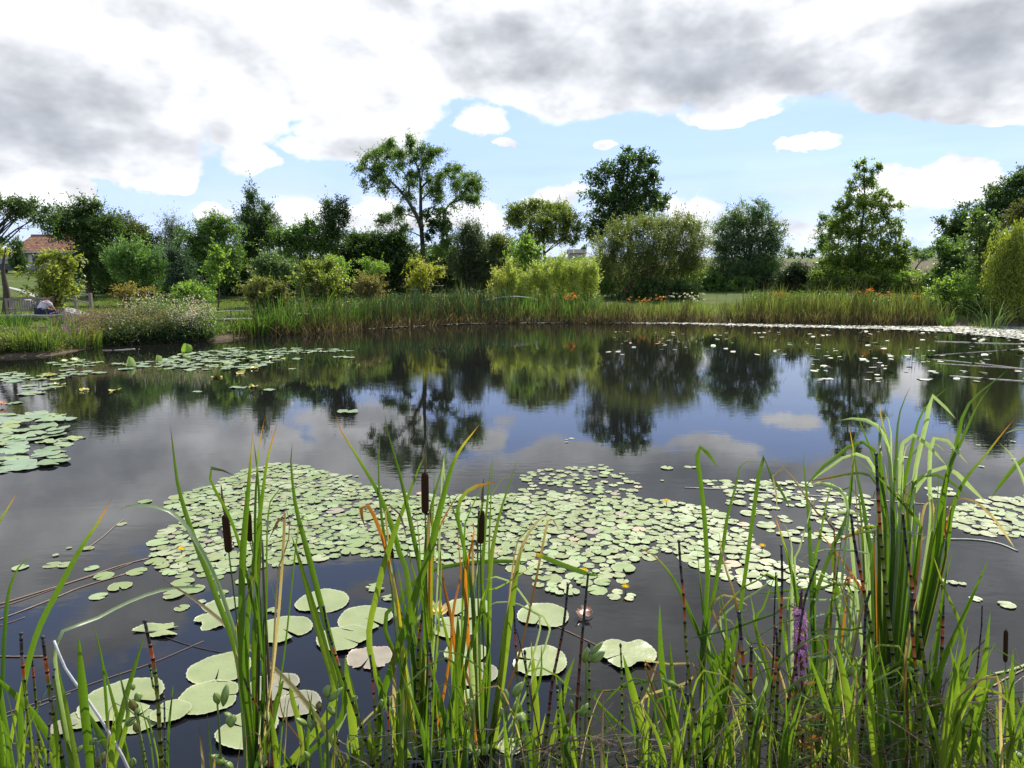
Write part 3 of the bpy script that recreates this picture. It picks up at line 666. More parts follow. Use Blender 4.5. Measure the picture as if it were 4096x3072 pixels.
# --- right end
tree('tree', 'huge dark tree filling the upper right corner', 'tree', 42, (1850, 1120), 'C4',
     [(1800, 300, 90, 60), (1900, 320, 90, 80), (1700, 390, 110, 70), (1850, 420, 140, 80), (1600, 480, 110, 70), (1760, 520, 150, 90), (1540, 570, 120, 70), (1380, 620, 110, 60), (1340, 690, 90, 60), (1500, 680, 120, 80),
      (1700, 650, 150, 100), (1900, 600, 120, 120), (1400, 760, 110, 50)], HG, trunk=.3, ntips=14, cover=2.8, leaf=(.17, .08), shoot=.7, c1=(.022, .045, .014), c2=(.07, .115, .03))
tree('tree', 'glossy mid green tree in front of the huge dark one at the right', 'tree', 34, (1560, 1180), 'C4',
     [(1570, 590, 60, 50), (1640, 640, 80, 60), (1530, 700, 90, 70), (1650, 760, 90, 80), (1540, 830, 110, 80), (1600, 930, 120, 80), (1540, 1040, 120, 80), (1640, 1080, 90, 70)], HG, trunk=.1, cover=2.6,
     leaf=(.15, .09), shoot=.5, c1=(.035, .07, .018), c2=(.15, .2, .06))
tree('shrub', 'dense dark green shrub left of the glossy tree', 'shrub', 38, (1330, 1000), 'C4',
     [(1300, 800, 70, 50), (1400, 840, 100, 60), (1300, 900, 80, 70), (1420, 930, 110, 70), (1300, 980, 80, 60)], HG, trunk=.05, stems=3, trunk_name='stems', cover=3.2, leaf=(.14, .07), **MD)
tree('shrub', 'low sprawling light green shrub at the foot of the right hand trees', 'shrub', 33, (1380, 1180), 'C4',
     [(1330, 1090, 100, 50), (1430, 1060, 100, 50), (1390, 1130, 130, 50), (1260, 1120, 60, 40), (1500, 1130, 70, 40)], HG, trunk=.04, stems=4, trunk_name='stems', cover=3.2, leaf=(.13, .07), **LT)
tree('shrub', 'pale brushy shrub behind the low sprawling one', 'shrub', 43, (1150, 1100), 'C4', [(1150, 1040, 90, 40), (1220, 1050, 70, 36), (1100, 1080, 60, 30)], HG, trunk=.03, stems=3, trunk_name='stems', cover=2.4, leaf=(.13, .06), c1=(.07, .1, .03), c2=(.18, .2, .07))
tree('weeping_willow', 'yellow-green weeping willow at the right edge', 'tree', 31, (1850, 1290), 'C4',
     [(1850, 720, 90, 60), (1780, 800, 110, 80), (1900, 800, 110, 90), (1740, 920, 100, 90), (1860, 930, 130, 100), (1720, 1040, 90, 90), (1840, 1070, 130, 110), (1760, 1170, 90, 80), (1880, 1200, 90, 90)], HG, trunk=.12,
     cover=2.8, leaf=(.15, .035), shoot=.9, up=-1.0, rad=.35, rnd=.2, droop=.7, c1=(.09, .12, .015), c2=(.24, .26, .04))
tree('tree', 'brownish dark tree hanging over the weeping willow', 'tree', 38, (1930, 1100), 'C4', [(1900, 540, 110, 60), (1850, 620, 110, 60), (1930, 660, 80, 80)], HG, trunk=.15, cover=2.6, leaf=(.14, .06), c1=(.035, .05, .015), c2=(.10, .10, .03))
# clumps of the pale bamboo
for i, (x, w_, t, lab) in enumerate([(30, 75, 1060, 'leftmost clump of pale yellow-green bamboo on the far bank'), (190, 90, 1030, 'second clump from the left of pale yellow-green bamboo, slightly lower'),
                                     (380, 110, 990, 'tallest middle clump of pale yellow-green bamboo'), (550, 70, 1010, 'right hand clump of yellow-green bamboo touching the willow dome')]):
    tree('bamboo_clump', lab, 'bamboo', 37 + i * .4, (x, 1290), 'C3',
         [(x + dx * w_ + random.uniform(-12, 12), t + dy + random.uniform(-30, 22), w_ * .42, 34) for dx in (-.7, -.3, .1, .5, .8) for dy in (60, 110, 160, 215)] + [(x + random.uniform(-.9, .9) * w_, t + random.uniform(-25, 40), 13, 42) for q_ in range(5)], 'clumps of pale bamboo on the far bank', trunk=.02, stems=8, ntips=14, trunk_name='canes',
         cover=1.6, leaf=(.15, .032), shoot=1.1, up=1.3, rad=.3, rnd=.3, droop=.25, c1=(.12, .17, .035), c2=(.38, .40, .12))
tree('bamboo_clump', 'small bamboo clump left of the pale yellow-green stand', 'bamboo', 37, (1790, 1280), 'C2', [(1790, 1090, 40, 50), (1820, 1160, 60, 60), (1770, 1200, 60, 60), (1870, 1090, 30, 50)], 'clumps of pale bamboo on the far bank',
     trunk=.02, stems=6, trunk_name='canes', cover=2.0, leaf=(.15, .035), shoot=.8, up=1.1, rad=.15, rnd=.25, c1=(.18, .2, .05), c2=(.4, .4, .12))
# far trees along the field edge
for i, (x, y, r, D, lab) in enumerate([(3150, 1012, 22, 230, 'distant tree at the left end of the row on the field edge'), (3175, 1018, 14, 235, 'second distant tree of the row on the field edge'),
        (3210, 1012, 18, 232, 'third distant tree of the row, pale and thin'), (3245, 1014, 22, 228, 'fourth distant tree of the row on the field edge'), (3285, 1008, 26, 225, 'broad dark distant tree at the right end of the row'),
        (2690, 1010, 20, 240, 'distant dark tree seen over the field right of the willow dome'), (2650, 1006, 24, 240, 'distant tree touching the right flank of the willow dome'),
        (3640, 1010, 30, 200, 'distant tree below the wooded hill, left one'), (3700, 1015, 34, 190, 'distant dark tree below the wooded hill, right one'), (2330, 995, 18, 250, 'small distant tree beside the grey farm roof')]):
    tree('tree', lab, 'tree', D, (x, y + r), 'S', [(x, y, r, r * .8), (x + r * .5, y - r * .4, r * .5, r * .5)], 'distant trees along the field edge', trunk=.25, ntips=3, cover=2.0, leaf=(.7, .35), shoot=1.5, **DK)

# dark understorey that closes the hedge
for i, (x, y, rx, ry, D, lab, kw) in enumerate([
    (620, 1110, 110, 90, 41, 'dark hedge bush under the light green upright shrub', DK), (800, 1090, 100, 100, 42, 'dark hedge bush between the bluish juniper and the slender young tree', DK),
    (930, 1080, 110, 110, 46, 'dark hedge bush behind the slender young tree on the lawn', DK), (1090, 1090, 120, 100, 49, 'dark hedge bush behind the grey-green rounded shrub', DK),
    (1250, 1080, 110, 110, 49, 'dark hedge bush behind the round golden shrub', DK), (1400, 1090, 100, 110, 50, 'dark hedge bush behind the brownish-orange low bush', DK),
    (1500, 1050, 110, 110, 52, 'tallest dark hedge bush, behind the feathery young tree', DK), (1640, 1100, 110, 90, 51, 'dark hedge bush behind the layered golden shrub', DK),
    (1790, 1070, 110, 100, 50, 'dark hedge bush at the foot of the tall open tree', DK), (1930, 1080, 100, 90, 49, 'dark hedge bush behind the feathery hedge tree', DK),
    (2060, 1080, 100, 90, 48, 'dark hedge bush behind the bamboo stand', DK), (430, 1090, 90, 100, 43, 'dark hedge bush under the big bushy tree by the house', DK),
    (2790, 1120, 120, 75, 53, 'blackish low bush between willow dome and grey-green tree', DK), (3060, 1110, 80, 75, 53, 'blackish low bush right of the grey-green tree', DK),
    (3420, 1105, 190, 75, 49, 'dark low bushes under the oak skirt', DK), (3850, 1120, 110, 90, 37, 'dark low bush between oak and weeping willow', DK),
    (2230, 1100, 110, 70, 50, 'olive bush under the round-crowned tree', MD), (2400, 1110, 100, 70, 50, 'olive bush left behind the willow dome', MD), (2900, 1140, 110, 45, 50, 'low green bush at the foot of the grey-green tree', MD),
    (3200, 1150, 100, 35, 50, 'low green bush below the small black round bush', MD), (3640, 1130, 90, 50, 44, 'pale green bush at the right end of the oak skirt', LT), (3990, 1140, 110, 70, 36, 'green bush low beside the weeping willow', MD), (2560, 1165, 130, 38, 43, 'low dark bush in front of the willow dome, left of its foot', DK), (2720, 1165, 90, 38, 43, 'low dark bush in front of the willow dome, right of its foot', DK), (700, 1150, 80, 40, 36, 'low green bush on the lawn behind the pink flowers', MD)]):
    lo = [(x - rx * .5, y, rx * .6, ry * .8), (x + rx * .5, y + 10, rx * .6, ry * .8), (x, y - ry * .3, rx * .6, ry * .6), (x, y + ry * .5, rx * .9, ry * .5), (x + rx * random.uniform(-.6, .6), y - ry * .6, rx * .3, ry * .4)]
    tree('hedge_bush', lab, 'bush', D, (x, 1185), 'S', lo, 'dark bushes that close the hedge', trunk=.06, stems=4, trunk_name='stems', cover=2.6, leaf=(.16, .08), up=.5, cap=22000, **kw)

# ================================================================== reeds and bank plants
def blades(name, base, H, Wd, ang, lean, cb, ct, lv=(0, .4, .75, 1), droop=0.0):
    """upright tapering blades, several faces each; all arrays of length n"""
    n = len(base); lv = np.array(lv); k = len(lv)
    ld = np.stack([np.cos(ang), np.sin(ang), np.zeros(n)], 1)
    sa = rng.uniform(0, math.pi, n); sd = np.stack([np.cos(sa), np.sin(sa) * .5, np.zeros(n)], 1)
    pos = base[:, None, :] + np.array([0, 0, 1.0]) * (H[:, None] * lv[None] * (1 - droop * lv[None] ** 2 * np.clip(lean[:, None] * 2, 0, 1)))[..., None] + ld[:, None, :] * (lean[:, None] * H[:, None] * lv[None] ** 2)[..., None]
    wp = np.interp(lv, [0, .5, .8, 1], [.9, 1, .6, .06])
    off = sd[:, None, :] * (Wd[:, None] * wp[None] * .5)[..., None]
    V = np.stack([pos - off, pos + off], 2).reshape(-1, 3)
    idx = (np.arange(n) * k * 2)[:, None] + (np.arange(k - 1) * 2)[None]
    F = np.stack([idx, idx + 1, idx + 3, idx + 2], -1).reshape(-1, 4)
    t = lv[None, :, None]
    tt = np.clip(t * 1.6 - .25, 0, 1)
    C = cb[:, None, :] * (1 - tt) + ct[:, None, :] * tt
    return npmesh(name, V, F, np.repeat(C.reshape(-1, 3), 2, 0))
SX = np.array([p[0] for p in SHORE], float)
def shore_at(sx):
    x = np.interp(sx, SX, SHORE_W[:, 0]); y = np.interp(sx, SX, SHORE_W[:, 1]); return x, y
def bank_points(n, x0, x1, off0, off1, power=1.0):
    sx = rng.uniform(x0, x1, n); x, y = shore_at(sx); r = np.hypot(x, y)
    o = off0 + (off1 - off0) * rng.random(n) ** power
    X, Y = x * (1 + o / r), y * (1 + o / r)
    return np.stack([X, Y, np.maximum(terr(X, Y), -.1)], 1), sx
def colr(n, c1, c2): return mixcol(c1, c2, np.clip(rng.normal(.5, .28, n), 0, 1))
def reed_stuff(name, label, x0, x1, off0, off1, dens, h0, h1, cb, ct, w=(.022, .048), lean=.22, cat='reeds', power=1.0, heads=0, hfun=None):
    A_, B_ = shore_at(np.array([x0, x1])); L = math.hypot(A_[1] - A_[0], B_[1] - B_[0])
    n = int(L * dens * .55); base, sx = bank_points(n, x0 - 70, x1 + 70, off0, off1, power)
    ed = np.clip(np.minimum(sx - (x0 - 70), (x1 + 70) - sx) / 140, 0, 1); kp = rng.random(n) < ed; base, sx, ed = base[kp], sx[kp], ed[kp]; n = len(sx)
    n2 = len(base); tuft = np.sin(sx * .23 + 7 * np.sin(sx * .031)) * np.sin(sx * .071 + 2) + .8 * np.sin(sx * .045 + 3 * np.sin(sx * .012)); base += (rng.normal(size=base.shape) * np.array([.10, .05, 0]))
    H = .80 * (.6 + .4 * ed) * rng.uniform(h0 * .5, h1, n) * np.where(rng.random(n) < .08, 1.25, 1) * (1 + .06 * np.sin(sx * .035) + .14 * tuft)
    base[:, 2] -= np.clip((np.hypot(base[:, 0], base[:, 1]) - np.hypot(*shore_at(sx))) * .06, 0, .35)
    if hfun is not None: H *= hfun(sx)
    tone = np.clip(.85 + .35 * np.sin(sx * .083 + 4 * np.sin(sx * .019)) + rng.normal(0, .2, n), .35, 1.5)[:, None]
    cT = colr(n, *ct) * tone; dead = rng.random(n) < .05 + .07 * (np.sin(sx * .037 + 1) > .3); cT[dead] = colr(int(dead.sum()), (.12, .085, .04), (.28, .22, .12))
    me = blades(name, base, H, rng.uniform(*w, n), rng.uniform(0, 6.28, n), np.abs(rng.normal(0, lean, n)) * np.where(rng.random(n) < .08, 3, 1), colr(n, *cb), cT)
    o = link(name, me, M_REED); tag(o, label, cat, kind='stuff')
    return base, H
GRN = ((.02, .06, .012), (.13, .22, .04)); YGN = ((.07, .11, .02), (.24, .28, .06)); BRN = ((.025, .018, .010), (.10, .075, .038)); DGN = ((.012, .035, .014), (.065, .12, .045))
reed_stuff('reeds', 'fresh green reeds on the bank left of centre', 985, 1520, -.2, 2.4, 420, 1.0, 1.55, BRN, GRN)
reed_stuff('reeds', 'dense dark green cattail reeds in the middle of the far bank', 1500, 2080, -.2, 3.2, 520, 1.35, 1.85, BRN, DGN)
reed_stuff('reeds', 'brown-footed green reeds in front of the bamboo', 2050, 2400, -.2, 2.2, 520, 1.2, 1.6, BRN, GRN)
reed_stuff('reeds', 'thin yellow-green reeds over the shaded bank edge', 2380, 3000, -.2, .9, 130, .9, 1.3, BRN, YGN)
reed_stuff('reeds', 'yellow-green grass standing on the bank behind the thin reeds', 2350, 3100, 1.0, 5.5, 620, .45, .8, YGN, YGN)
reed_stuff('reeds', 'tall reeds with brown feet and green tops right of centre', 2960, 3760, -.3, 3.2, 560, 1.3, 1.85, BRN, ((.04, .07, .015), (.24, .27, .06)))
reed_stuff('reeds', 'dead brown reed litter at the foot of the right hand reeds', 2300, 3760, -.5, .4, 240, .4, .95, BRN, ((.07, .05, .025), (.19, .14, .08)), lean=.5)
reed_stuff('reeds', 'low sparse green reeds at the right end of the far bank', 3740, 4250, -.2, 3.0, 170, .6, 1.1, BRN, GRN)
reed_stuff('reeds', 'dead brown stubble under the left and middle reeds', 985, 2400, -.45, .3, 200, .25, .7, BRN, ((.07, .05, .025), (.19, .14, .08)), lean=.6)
# seed heads scattered in the far reeds: too small and many to count
def far_heads():
    mb = MB()
    for (x0, x1, n, h) in ((1100, 2050, 150, 1.55), (2400, 3000, 40, 1.25), (2950, 3750, 130, 1.6)):
        base, _ = bank_points(n, x0, x1, 0, 2.2)
        for b in base:
            H = h * random.uniform(.85, 1.1); p = Vector(b); q = p + Vector((random.uniform(-.08, .08), 0, H))
            mb.tube([p, q], .004, 3, (.12, .13, .05), cap=False)
            mb.tube([q, q + Vector((0, 0, .15))], .014, 5, (.05, .025, .015))
    o = mb.build('cattail_heads', M_REED); tag(o, 'brown cattail heads scattered through the far reeds', 'cattails', kind='stuff')
far_heads()
# left bank: mixed herbs and tufts
def herb_patch(name, label, cat, x0, x1, off0, off1, n, h, leaf, c1, c2, kind='stuff'):
    base, _ = bank_points(n, x0, x1, off0, off1)
    per = 9; H = rng.uniform(.5, 1.1, n) * h
    t = np.linspace(.15, 1, per)[None]
    dr = norm(np.stack([rng.normal(0, .22, n), rng.normal(0, .22, n), np.ones(n)], 1))
    pos = base[:, None] + dr[:, None] * (t * H[:, None])[..., None] + rng.normal(size=(n, per, 3)) * .035
    ld = norm(dr[:, None] * .5 + rng.normal(size=pos.shape)); nr = norm(rng.normal(size=pos.shape) * .6 + np.array([0, 0, .6]))
    m = n * per; sz = rng.uniform(.6, 1.3, m)
    me = leaf_mesh(name, pos.reshape(-1, 3), ld.reshape(-1, 3), nr.reshape(-1, 3), leaf[0] * sz, leaf[1] * sz, colr(m, c1, c2))
    tag(link(name, me, M_LEAF), label, cat, kind=kind)
herb_patch('bank_herbs', 'tangle of olive green herbs along the left bank', 'herbs', -500, 420, .2, 3.2, 6500, .30, (.07, .03), (.05, .07, .02), (.15, .16, .05))
herb_patch('bank_herbs', 'brownish dock and herb stalks between bench and pink flowers', 'herbs', 330, 700, 0, 3.0, 4500, .75, (.06, .025), (.07, .06, .03), (.18, .15, .08))
herb_patch('bank_herbs', 'dark leafy herbs at the waterline under the pink flowers', 'herbs', 420, 860, -.1, 1.6, 3800, .6, (.08, .035), (.025, .05, .02), (.08, .11, .04))
herb_patch('bank_herbs', 'low green herbs on the bank right of the pink flowers', 'herbs', 840, 1150, .5, 3.6, 2600, .3, (.07, .03), (.06, .1, .02), (.16, .2, .05))
herb_patch('bank_herbs', 'leafy herbs behind the right hand reeds', 'herbs', 3000, 4150, 2.5, 6.5, 5200, .7, (.10, .05), (.04, .08, .02), (.14, .19, .05))
herb_patch('bank_herbs', 'dark undergrowth behind the middle reeds', 'herbs', 1150, 2400, 3, 8, 5200, .6, (.10, .05), (.03, .06, .02), (.1, .13, .04))
# lawn grass on the left where single tufts can be seen
def lawn():
    n = 26000
    x = rng.uniform(-24, -3, n); y = rng.uniform(18, 40, n); s = sdist(x, y); ok = (s > 1.0)
    x, y = x[ok], y[ok]; n = len(x)
    base = np.stack([x, y, terr(x, y) - .01], 1)
    me = blades('grass', base, rng.uniform(.05, .13, n), rng.uniform(.02, .04, n), rng.uniform(0, 6.28, n), rng.uniform(.1, .6, n), colr(n, (.07, .12, .02), (.14, .2, .04)), colr(n, (.10, .16, .02), (.28, .32, .07)), lv=(0, .6, 1))
    tag(link('grass', me, M_REED), 'sunlit lawn grass behind the left bank', 'grass', kind='stuff')
lawn()
def clump(name, label, cat, x, y, n, spread, h, w, cb, ct, lean=.3, group=None, z=None, part='leaves', loc=None, droop=.3):
    p = onground(x, y) if loc is None else Vector(loc)
    z0 = tz(p.x, p.y) if z is None else z
    a = rng.uniform(0, 6.28, n); r = spread * np.sqrt(rng.random(n))
    base = np.stack([p.x + r * np.cos(a), p.y + r * np.sin(a), np.full(n, z0 - .03)], 1)
    H = rng.uniform(.55, 1.1, n) * h
    me = blades(part, base, H, rng.uniform(.7, 1.2, n) * w, a, np.abs(rng.normal(lean, lean * .5, n)), colr(n, *cb), colr(n, *ct), lv=(0, .3, .55, .8, 1), droop=droop)
    e = empty(name, (p.x, p.y, z0), label, cat, group)
    o = link(part, me, M_REED, e); o['kind'] = 'stuff' if n > 100 else 'part'
    if n <= 100: del o['kind']
    return e
TG = 'tufts of sword-leaved plants along the left bank'
for (x, y, n, sp, h, w, c, lab) in [
    (60, 1340, 60, .35, .85, .02, (GRN, GRN), 'blue-green tuft of upright leaves just below the bench'), (165, 1400, 70, .35, .75, .022, (GRN, YGN), 'wide yellow-green tuft at the waterline below the bench'),
    (90, 1405, 50, .3, .6, .02, (GRN, YGN), 'yellowish tuft at the waterline near the left edge'), (225, 1330, 30, .2, .7, .018, (GRN, GRN), 'thin green tuft right of the bench leg'),
    (300, 1392, 40, .25, .62, .02, (GRN, YGN), 'yellow-green tuft with its feet in the water, left one of a pair'), (365, 1388, 55, .3, .6, .02, (GRN, YGN), 'bright green tuft with its feet in the water, right one of a pair'),
    (905, 1320, 30, .2, .45, .02, (YGN, YGN), 'small yellow tuft on the sandy bank'), (960, 1330, 40, .2, .55, .02, (YGN, YGN), 'golden tuft on the sandy bank left of the reeds'),
    (1035, 1345, 60, .35, .95, .026, (GRN, GRN), 'tall green iris tuft at the left end of the far reeds'), (1090, 1342, 60, .35, .85, .026, (GRN, GRN), 'second green iris tuft from the left end of the reeds'),
    (1160, 1338, 50, .3, .75, .026, (GRN, GRN), 'broad green iris tuft right of the sandy bank'), (3920, 1312, 50, .3, .75, .03, (GRN, YGN), 'bright green tuft on the bank near the right edge'),
    (3780, 1308, 40, .3, .7, .028, (GRN, GRN), 'green tuft where the right hand reeds end')]:
    clump('iris_tuft', lab, 'reeds', x, y, min(100, int(n * 1.6)), sp * 1.1, h * 1.15, w * 1.5, c[0], c[1], group=TG)
# arching grey-green reed at the right edge
e = clump('arching_reed', 'arching pale green reed standing in the water at the far right', 'reeds', 3965, 1322, 30, .5, 1.6, .03, GRN, ((.12, .2, .08), (.25, .32, .16)), lean=.6, z=0.0)
# gaura: clouds of small pinkish flowers
def dots(name, C, size, c1, c2, parent, ups=None, n_pet=1):
    n = len(C); d = norm(rng.normal(size=(n, 3)) + np.array([0, -.3, .6])); nr = norm(rng.normal(size=(n, 3)))
    s = rng.uniform(.7, 1.3, n) * size
    me = leaf_mesh(name, C - d * s[:, None] / 2, d, nr, s, s * .8, colr(n, c1, c2))
    return link(name, me, M_FLOWER, parent)
for (x, y, rx, ry, D, n, lab) in [(600, 1225, 110, 55, 23.2, 620, 'left cloud of small white-pink flowers on wiry stems by the path'), (770, 1262, 85, 75, 22.3, 1050, 'dense right hand cloud of pink-white flowers hanging over the water')]:
    c = at(x, y, D); m = mpp(x, y, D); z0 = tz(c.x, c.y)
    e = empty('gaura_bush', (c.x, c.y, z0), lab, 'flowers', 'pink flowering gaura bushes')
    lob = [(c.x, c.y, max(c.z - .15, z0 + .3), rx * m, .5, ry * m)]
    P, Dr, N, ln, wd, C, sb, sd, sl = foliage(lob, leaf=(.07, .018), shoot=.5, up=1.0, rad=.5, rnd=.3, cover=1.0, cap=9000, **MD)
    ok = P[:, 2] > z0
    link('leaves', leaf_mesh('leaves', P[ok], Dr[ok], N[ok], ln[ok], wd[ok], C[ok]), M_LEAF, e)
    v = norm(rng.normal(size=(n, 3))); q = np.array([c.x, c.y, c.z]) + v * np.array([rx * m, .55, ry * m]) * (rng.random(n) ** .5)[:, None] * 1.15
    q = q[q[:, 2] > z0 + .15]
    dots('flowers', q, .05, (.66, .44, .50), (.80, .68, .70), e)['kind'] = 'stuff'
# purple loosestrife haze left
for (x, y, D, n, h, lab) in [(300, 1262, 21.2, 26, .8, 'hazy purple loosestrife right of the bench'), (385, 1268, 21.4, 20, .75, 'second hazy purple loosestrife, nearer to the pink flowers'), (215, 1330, 19.2, 16, .5, 'low brownish-purple loosestrife below the bench end')]:
    c = at(x, y, D); z0 = tz(c.x, c.y); e = empty('loosestrife', (c.x, c.y, z0), lab, 'flowers', 'purple loosestrife along the left bank')
    mb = MB(); Q = []
    for i in range(n):
        a = Vector((c.x + random.gauss(0, .3), c.y + random.gauss(0, .3), z0 - .02)); b = a + Vector((random.gauss(0, .06), random.gauss(0, .06), h * random.uniform(.7, 1.1)))
        mb.tube([a, b], [.006, .003], 4, (.09, .08, .03), cap=False)
        for k in range(26): Q.append(tuple(a.lerp(b, random.uniform(.6, 1)) + Vector((random.gauss(0, .018), random.gauss(0, .018), 0))))
    mb.build('stems', M_REED, e); dots('blooms', np.array(Q), .035, (.25, .09, .28), (.42, .2, .42), e)['kind'] = 'stuff'
# day lilies and small blooms on the far bank
for (x, y, D, n, c1, c2, lab) in [(2275, 1185, 35, 12, (.7, .16, .03), (.8, .3, .05), 'orange day lilies in front of the bamboo'), (2590, 1200, 37, 26, (.45, .12, .04), (.6, .25, .1), 'low red-orange flower bed below the willow dome'),
        (3120, 1180, 36, 14, (.75, .12, .03), (.85, .25, .06), 'orange-red day lilies right of the black bush'), (3470, 1165, 34.5, 14, (.75, .14, .03), (.85, .28, .06), 'orange day lilies in front of the cone-shaped oak'),
        (3670, 1185, 33, 6, (.8, .3, .05), (.85, .4, .1), 'single amber lily right of the oak'), (2490, 1153, 42, 8, (.6, .08, .08), (.75, .15, .12), 'small red flowers at the left foot of the willow dome'),
        (2760, 1185, 38, 30, (.6, .55, .5), (.8, .78, .7), 'scatter of small whitish blooms right of the flower bed'), (3540, 1185, 34, 10, (.7, .2, .05), (.8, .35, .1), 'few orange lilies among the reed tops right of the oak trunk')]:
    c = at(x, y, D); z0 = tz(c.x, c.y); e = empty('flower_clump', (c.x, c.y, z0), lab, 'flowers', 'flowers on the far bank')
    mb = MB(); Q = []; m = mpp(x, y, D)
    for i in range(n):
        hx = c.x + random.gauss(0, 22 * m * (2.2 if n > 20 else 1)); hz = c.z + random.gauss(0, 8 * m); hy = c.y + random.gauss(0, .25)
        mb.tube([(hx * .7 + c.x * .3, hy, z0 - .02), (hx, hy, hz)], [.008, .005], 4, (.09, .14, .03), cap=False)
        for k in range(5): Q.append((hx + random.gauss(0, .03), hy + random.gauss(0, .03), hz + random.gauss(0, .02)))
    mb.build('stalks', M_REED, e); dots('blooms', np.array(Q), .085, c1, c2, e)['kind'] = 'stuff'

# ================================================================== house, paths, fences, bench, person
def boxo(name, c, sz, m, parent, rz=0.0, col=(.5, .5, .5), rx=0):
    return MB().box(c, sz, rz, col, rx).build(name, m, parent)
M_WALL = plain('rendered_wall', (.36, .32, .25), .9, .1, 3, .2, .01, 8)
M_DARK = plain('dark_opening', (.03, .035, .045), .35, .4, 3, .2)
M_TRIM = plain('painted_trim', (.5, .47, .42), .7, .2, 8, .15)
def tiles(t):
    geo = t.n('ShaderNodeNewGeometry'); tcn = t.n('ShaderNodeTexCoord')
    wv = t.n('ShaderNodeTexWave', bands_direction='X', i={'Vector': tcn.outputs['Object'], 'Scale': 1.55, 'Distortion': .3})
    wz = t.n('ShaderNodeTexWave', bands_direction='Z', i={'Vector': tcn.outputs['Object'], 'Scale': 1.6, 'Distortion': .8})
    nz = t.noise(geo.outputs['Position'], 3.5, 3, .7)
    c = t.mix(t.ss(nz, .35, .7), (.24, .095, .05), (.46, .27, .17))
    h = t.m('ADD', wv.outputs['Fac'], t.m('MULTIPLY', wz.outputs['Fac'], .5))
    bp = t.n('ShaderNodeBump', i={'Strength': 1.0, 'Distance': .12, 'Height': h})
    return principled(t, c, .8, .15, bp.outputs[0])
M_TILE = mat('clay_tiles', tiles)
def house():
    D = 78; a = at(70, 1085, D); b = at(330, 1085, D); z0 = tz((a.x + b.x) / 2, D + 3) + .0
    z0 = min(z0, a.z + .3); W_ = b.x - a.x; cx = (a.x + b.x) / 2; cy_ = D + 3.5; dz = at(150, 1003, D).z - z0; rdg = at(150, 943, D + 3.5).z
    e = empty('house', (cx, cy_, z0), 'small rendered house with a red clay tile roof behind the garden at the left', 'house')
    gx0, gx1 = a.x, b.x
    mb = MB(); h = dz
    V = [(gx0, D, z0 - .5), (gx1, D, z0 - .5), (gx1, D + 7, z0 - .5), (gx0, D + 7, z0 - .5), (gx0, D, z0 + h), (gx1, D, z0 + h), (gx1, D + 7, z0 + h), (gx0, D + 7, z0 + h), (gx0, D + 3.5, rdg - .15), (gx1, D + 3.5, rdg - .15)]
    mb.add(V, [(0, 1, 5, 4), (2, 3, 7, 6), (0, 4, 8, 7, 3), (1, 2, 6, 9, 5)], (.5, .5, .5)); mb.build('wall', M_WALL, e)
    rf = MB(); o = .45
    for s_ in (-1, 1):
        y0 = D + 3.5 + s_ * (3.5 + o); ze = z0 + h - .12
        P = [(gx0 - o, y0, ze), (gx1 + o, y0, ze), (gx1 + o, D + 3.5, rdg), (gx0 - o, D + 3.5, rdg)]
        rf.add(P + [(x, y, z - .14) for x, y, z in P], [(0, 1, 2, 3), (7, 6, 5, 4), (0, 4, 5, 1), (1, 5, 6, 2), (3, 2, 6, 7), (0, 3, 7, 4)], (.5, .5, .5))
    me = rf.build('roof', M_TILE, e)
    rg = MB(); rg.tube([(gx0 - o, D + 3.5, rdg + .03), (gx1 + o, D + 3.5, rdg + .03)], .13, 8, (.5, .5, .5)); rg.build('ridge', M_TILE, me).location = (0, 0, 0)
    boxo('gutter', (cx, D - o - .05, z0 + h - .2), (W_ + .9, .12, .12), M_TRIM, e)
    def open_(nm, px, pw, zc, hh, m):
        x = at(px, 1060, D).x; w_ = pw * mpp(px, 1060, D); return boxo(nm, (x, D - .02, z0 + zc), (w_, .1, hh), m, e), x, w_
    d, x, w_ = open_('door', 145, 44, 1.0, 2.0, M_DARK)
    w1, x, w_ = open_('window', 60 + 45, 26, 1.35, 1.0, M_DARK); fr = MB()
    for dx in (-w_ / 2, 0, w_ / 2): fr.box((x + dx, D - .09, z0 + 1.35), (.06, .06, 1.05))
    fr.box((x, D - .1, z0 + .82), (w_ + .2, .14, .07)); fr.build('frame', M_TRIM, w1).location = (0, 0, 0)
    boxo('shutter', (x + w_ * .8, D - .05, z0 + 1.35), (.4, .05, 1.1), M_TRIM, e)
    boxo('porch_post', (at(200, 1060, D).x, D - .5, z0 + dz / 2 - .1), (.18, .18, dz), M_WOOD, e)
    boxo('chimney', (gx0 + 3.4, D + 3.0, rdg + .1), (.6, .5, .9), M_WALL, e)
    # a parked car seen under the branches, beside the house
    p = at(48, 1078, 70); zz = tz(p.x, 70); c = empty('parked_car', (p.x, 70, zz), 'dark blue car parked at the left corner of the house', 'car')
    MP = plain('car_paint', (.02, .03, .06), .25, .6, 1, .1)
    body = MB(); prof = [(-2.0, .35), (-2.05, .75), (-1.5, .85), (-.9, 1.35), (.6, 1.4), (1.3, .95), (2.0, .8), (2.05, .35)]
    V = [(p.x + x, 70 - .8, zz + z) for x, z in prof] + [(p.x + x, 70 + .8, zz + z) for x, z in prof]; n = len(prof)
    body.add(V, [tuple(range(n)), tuple(range(2 * n - 1, n - 1, -1))] + [(i, i + n, (i + 1) % n + n, (i + 1) % n) for i in range(n)], (.5, .5, .5)); body.build('body', MP, c)
    for dx in (-1.3, 1.25):
        for dy in (-.72, .72):
            MB().tube([(p.x + dx, 70 + dy - .1, zz + .32), (p.x + dx, 70 + dy + .1, zz + .32)], .32, 14, (.5, .5, .5)).build('wheel', M_DARK, c)
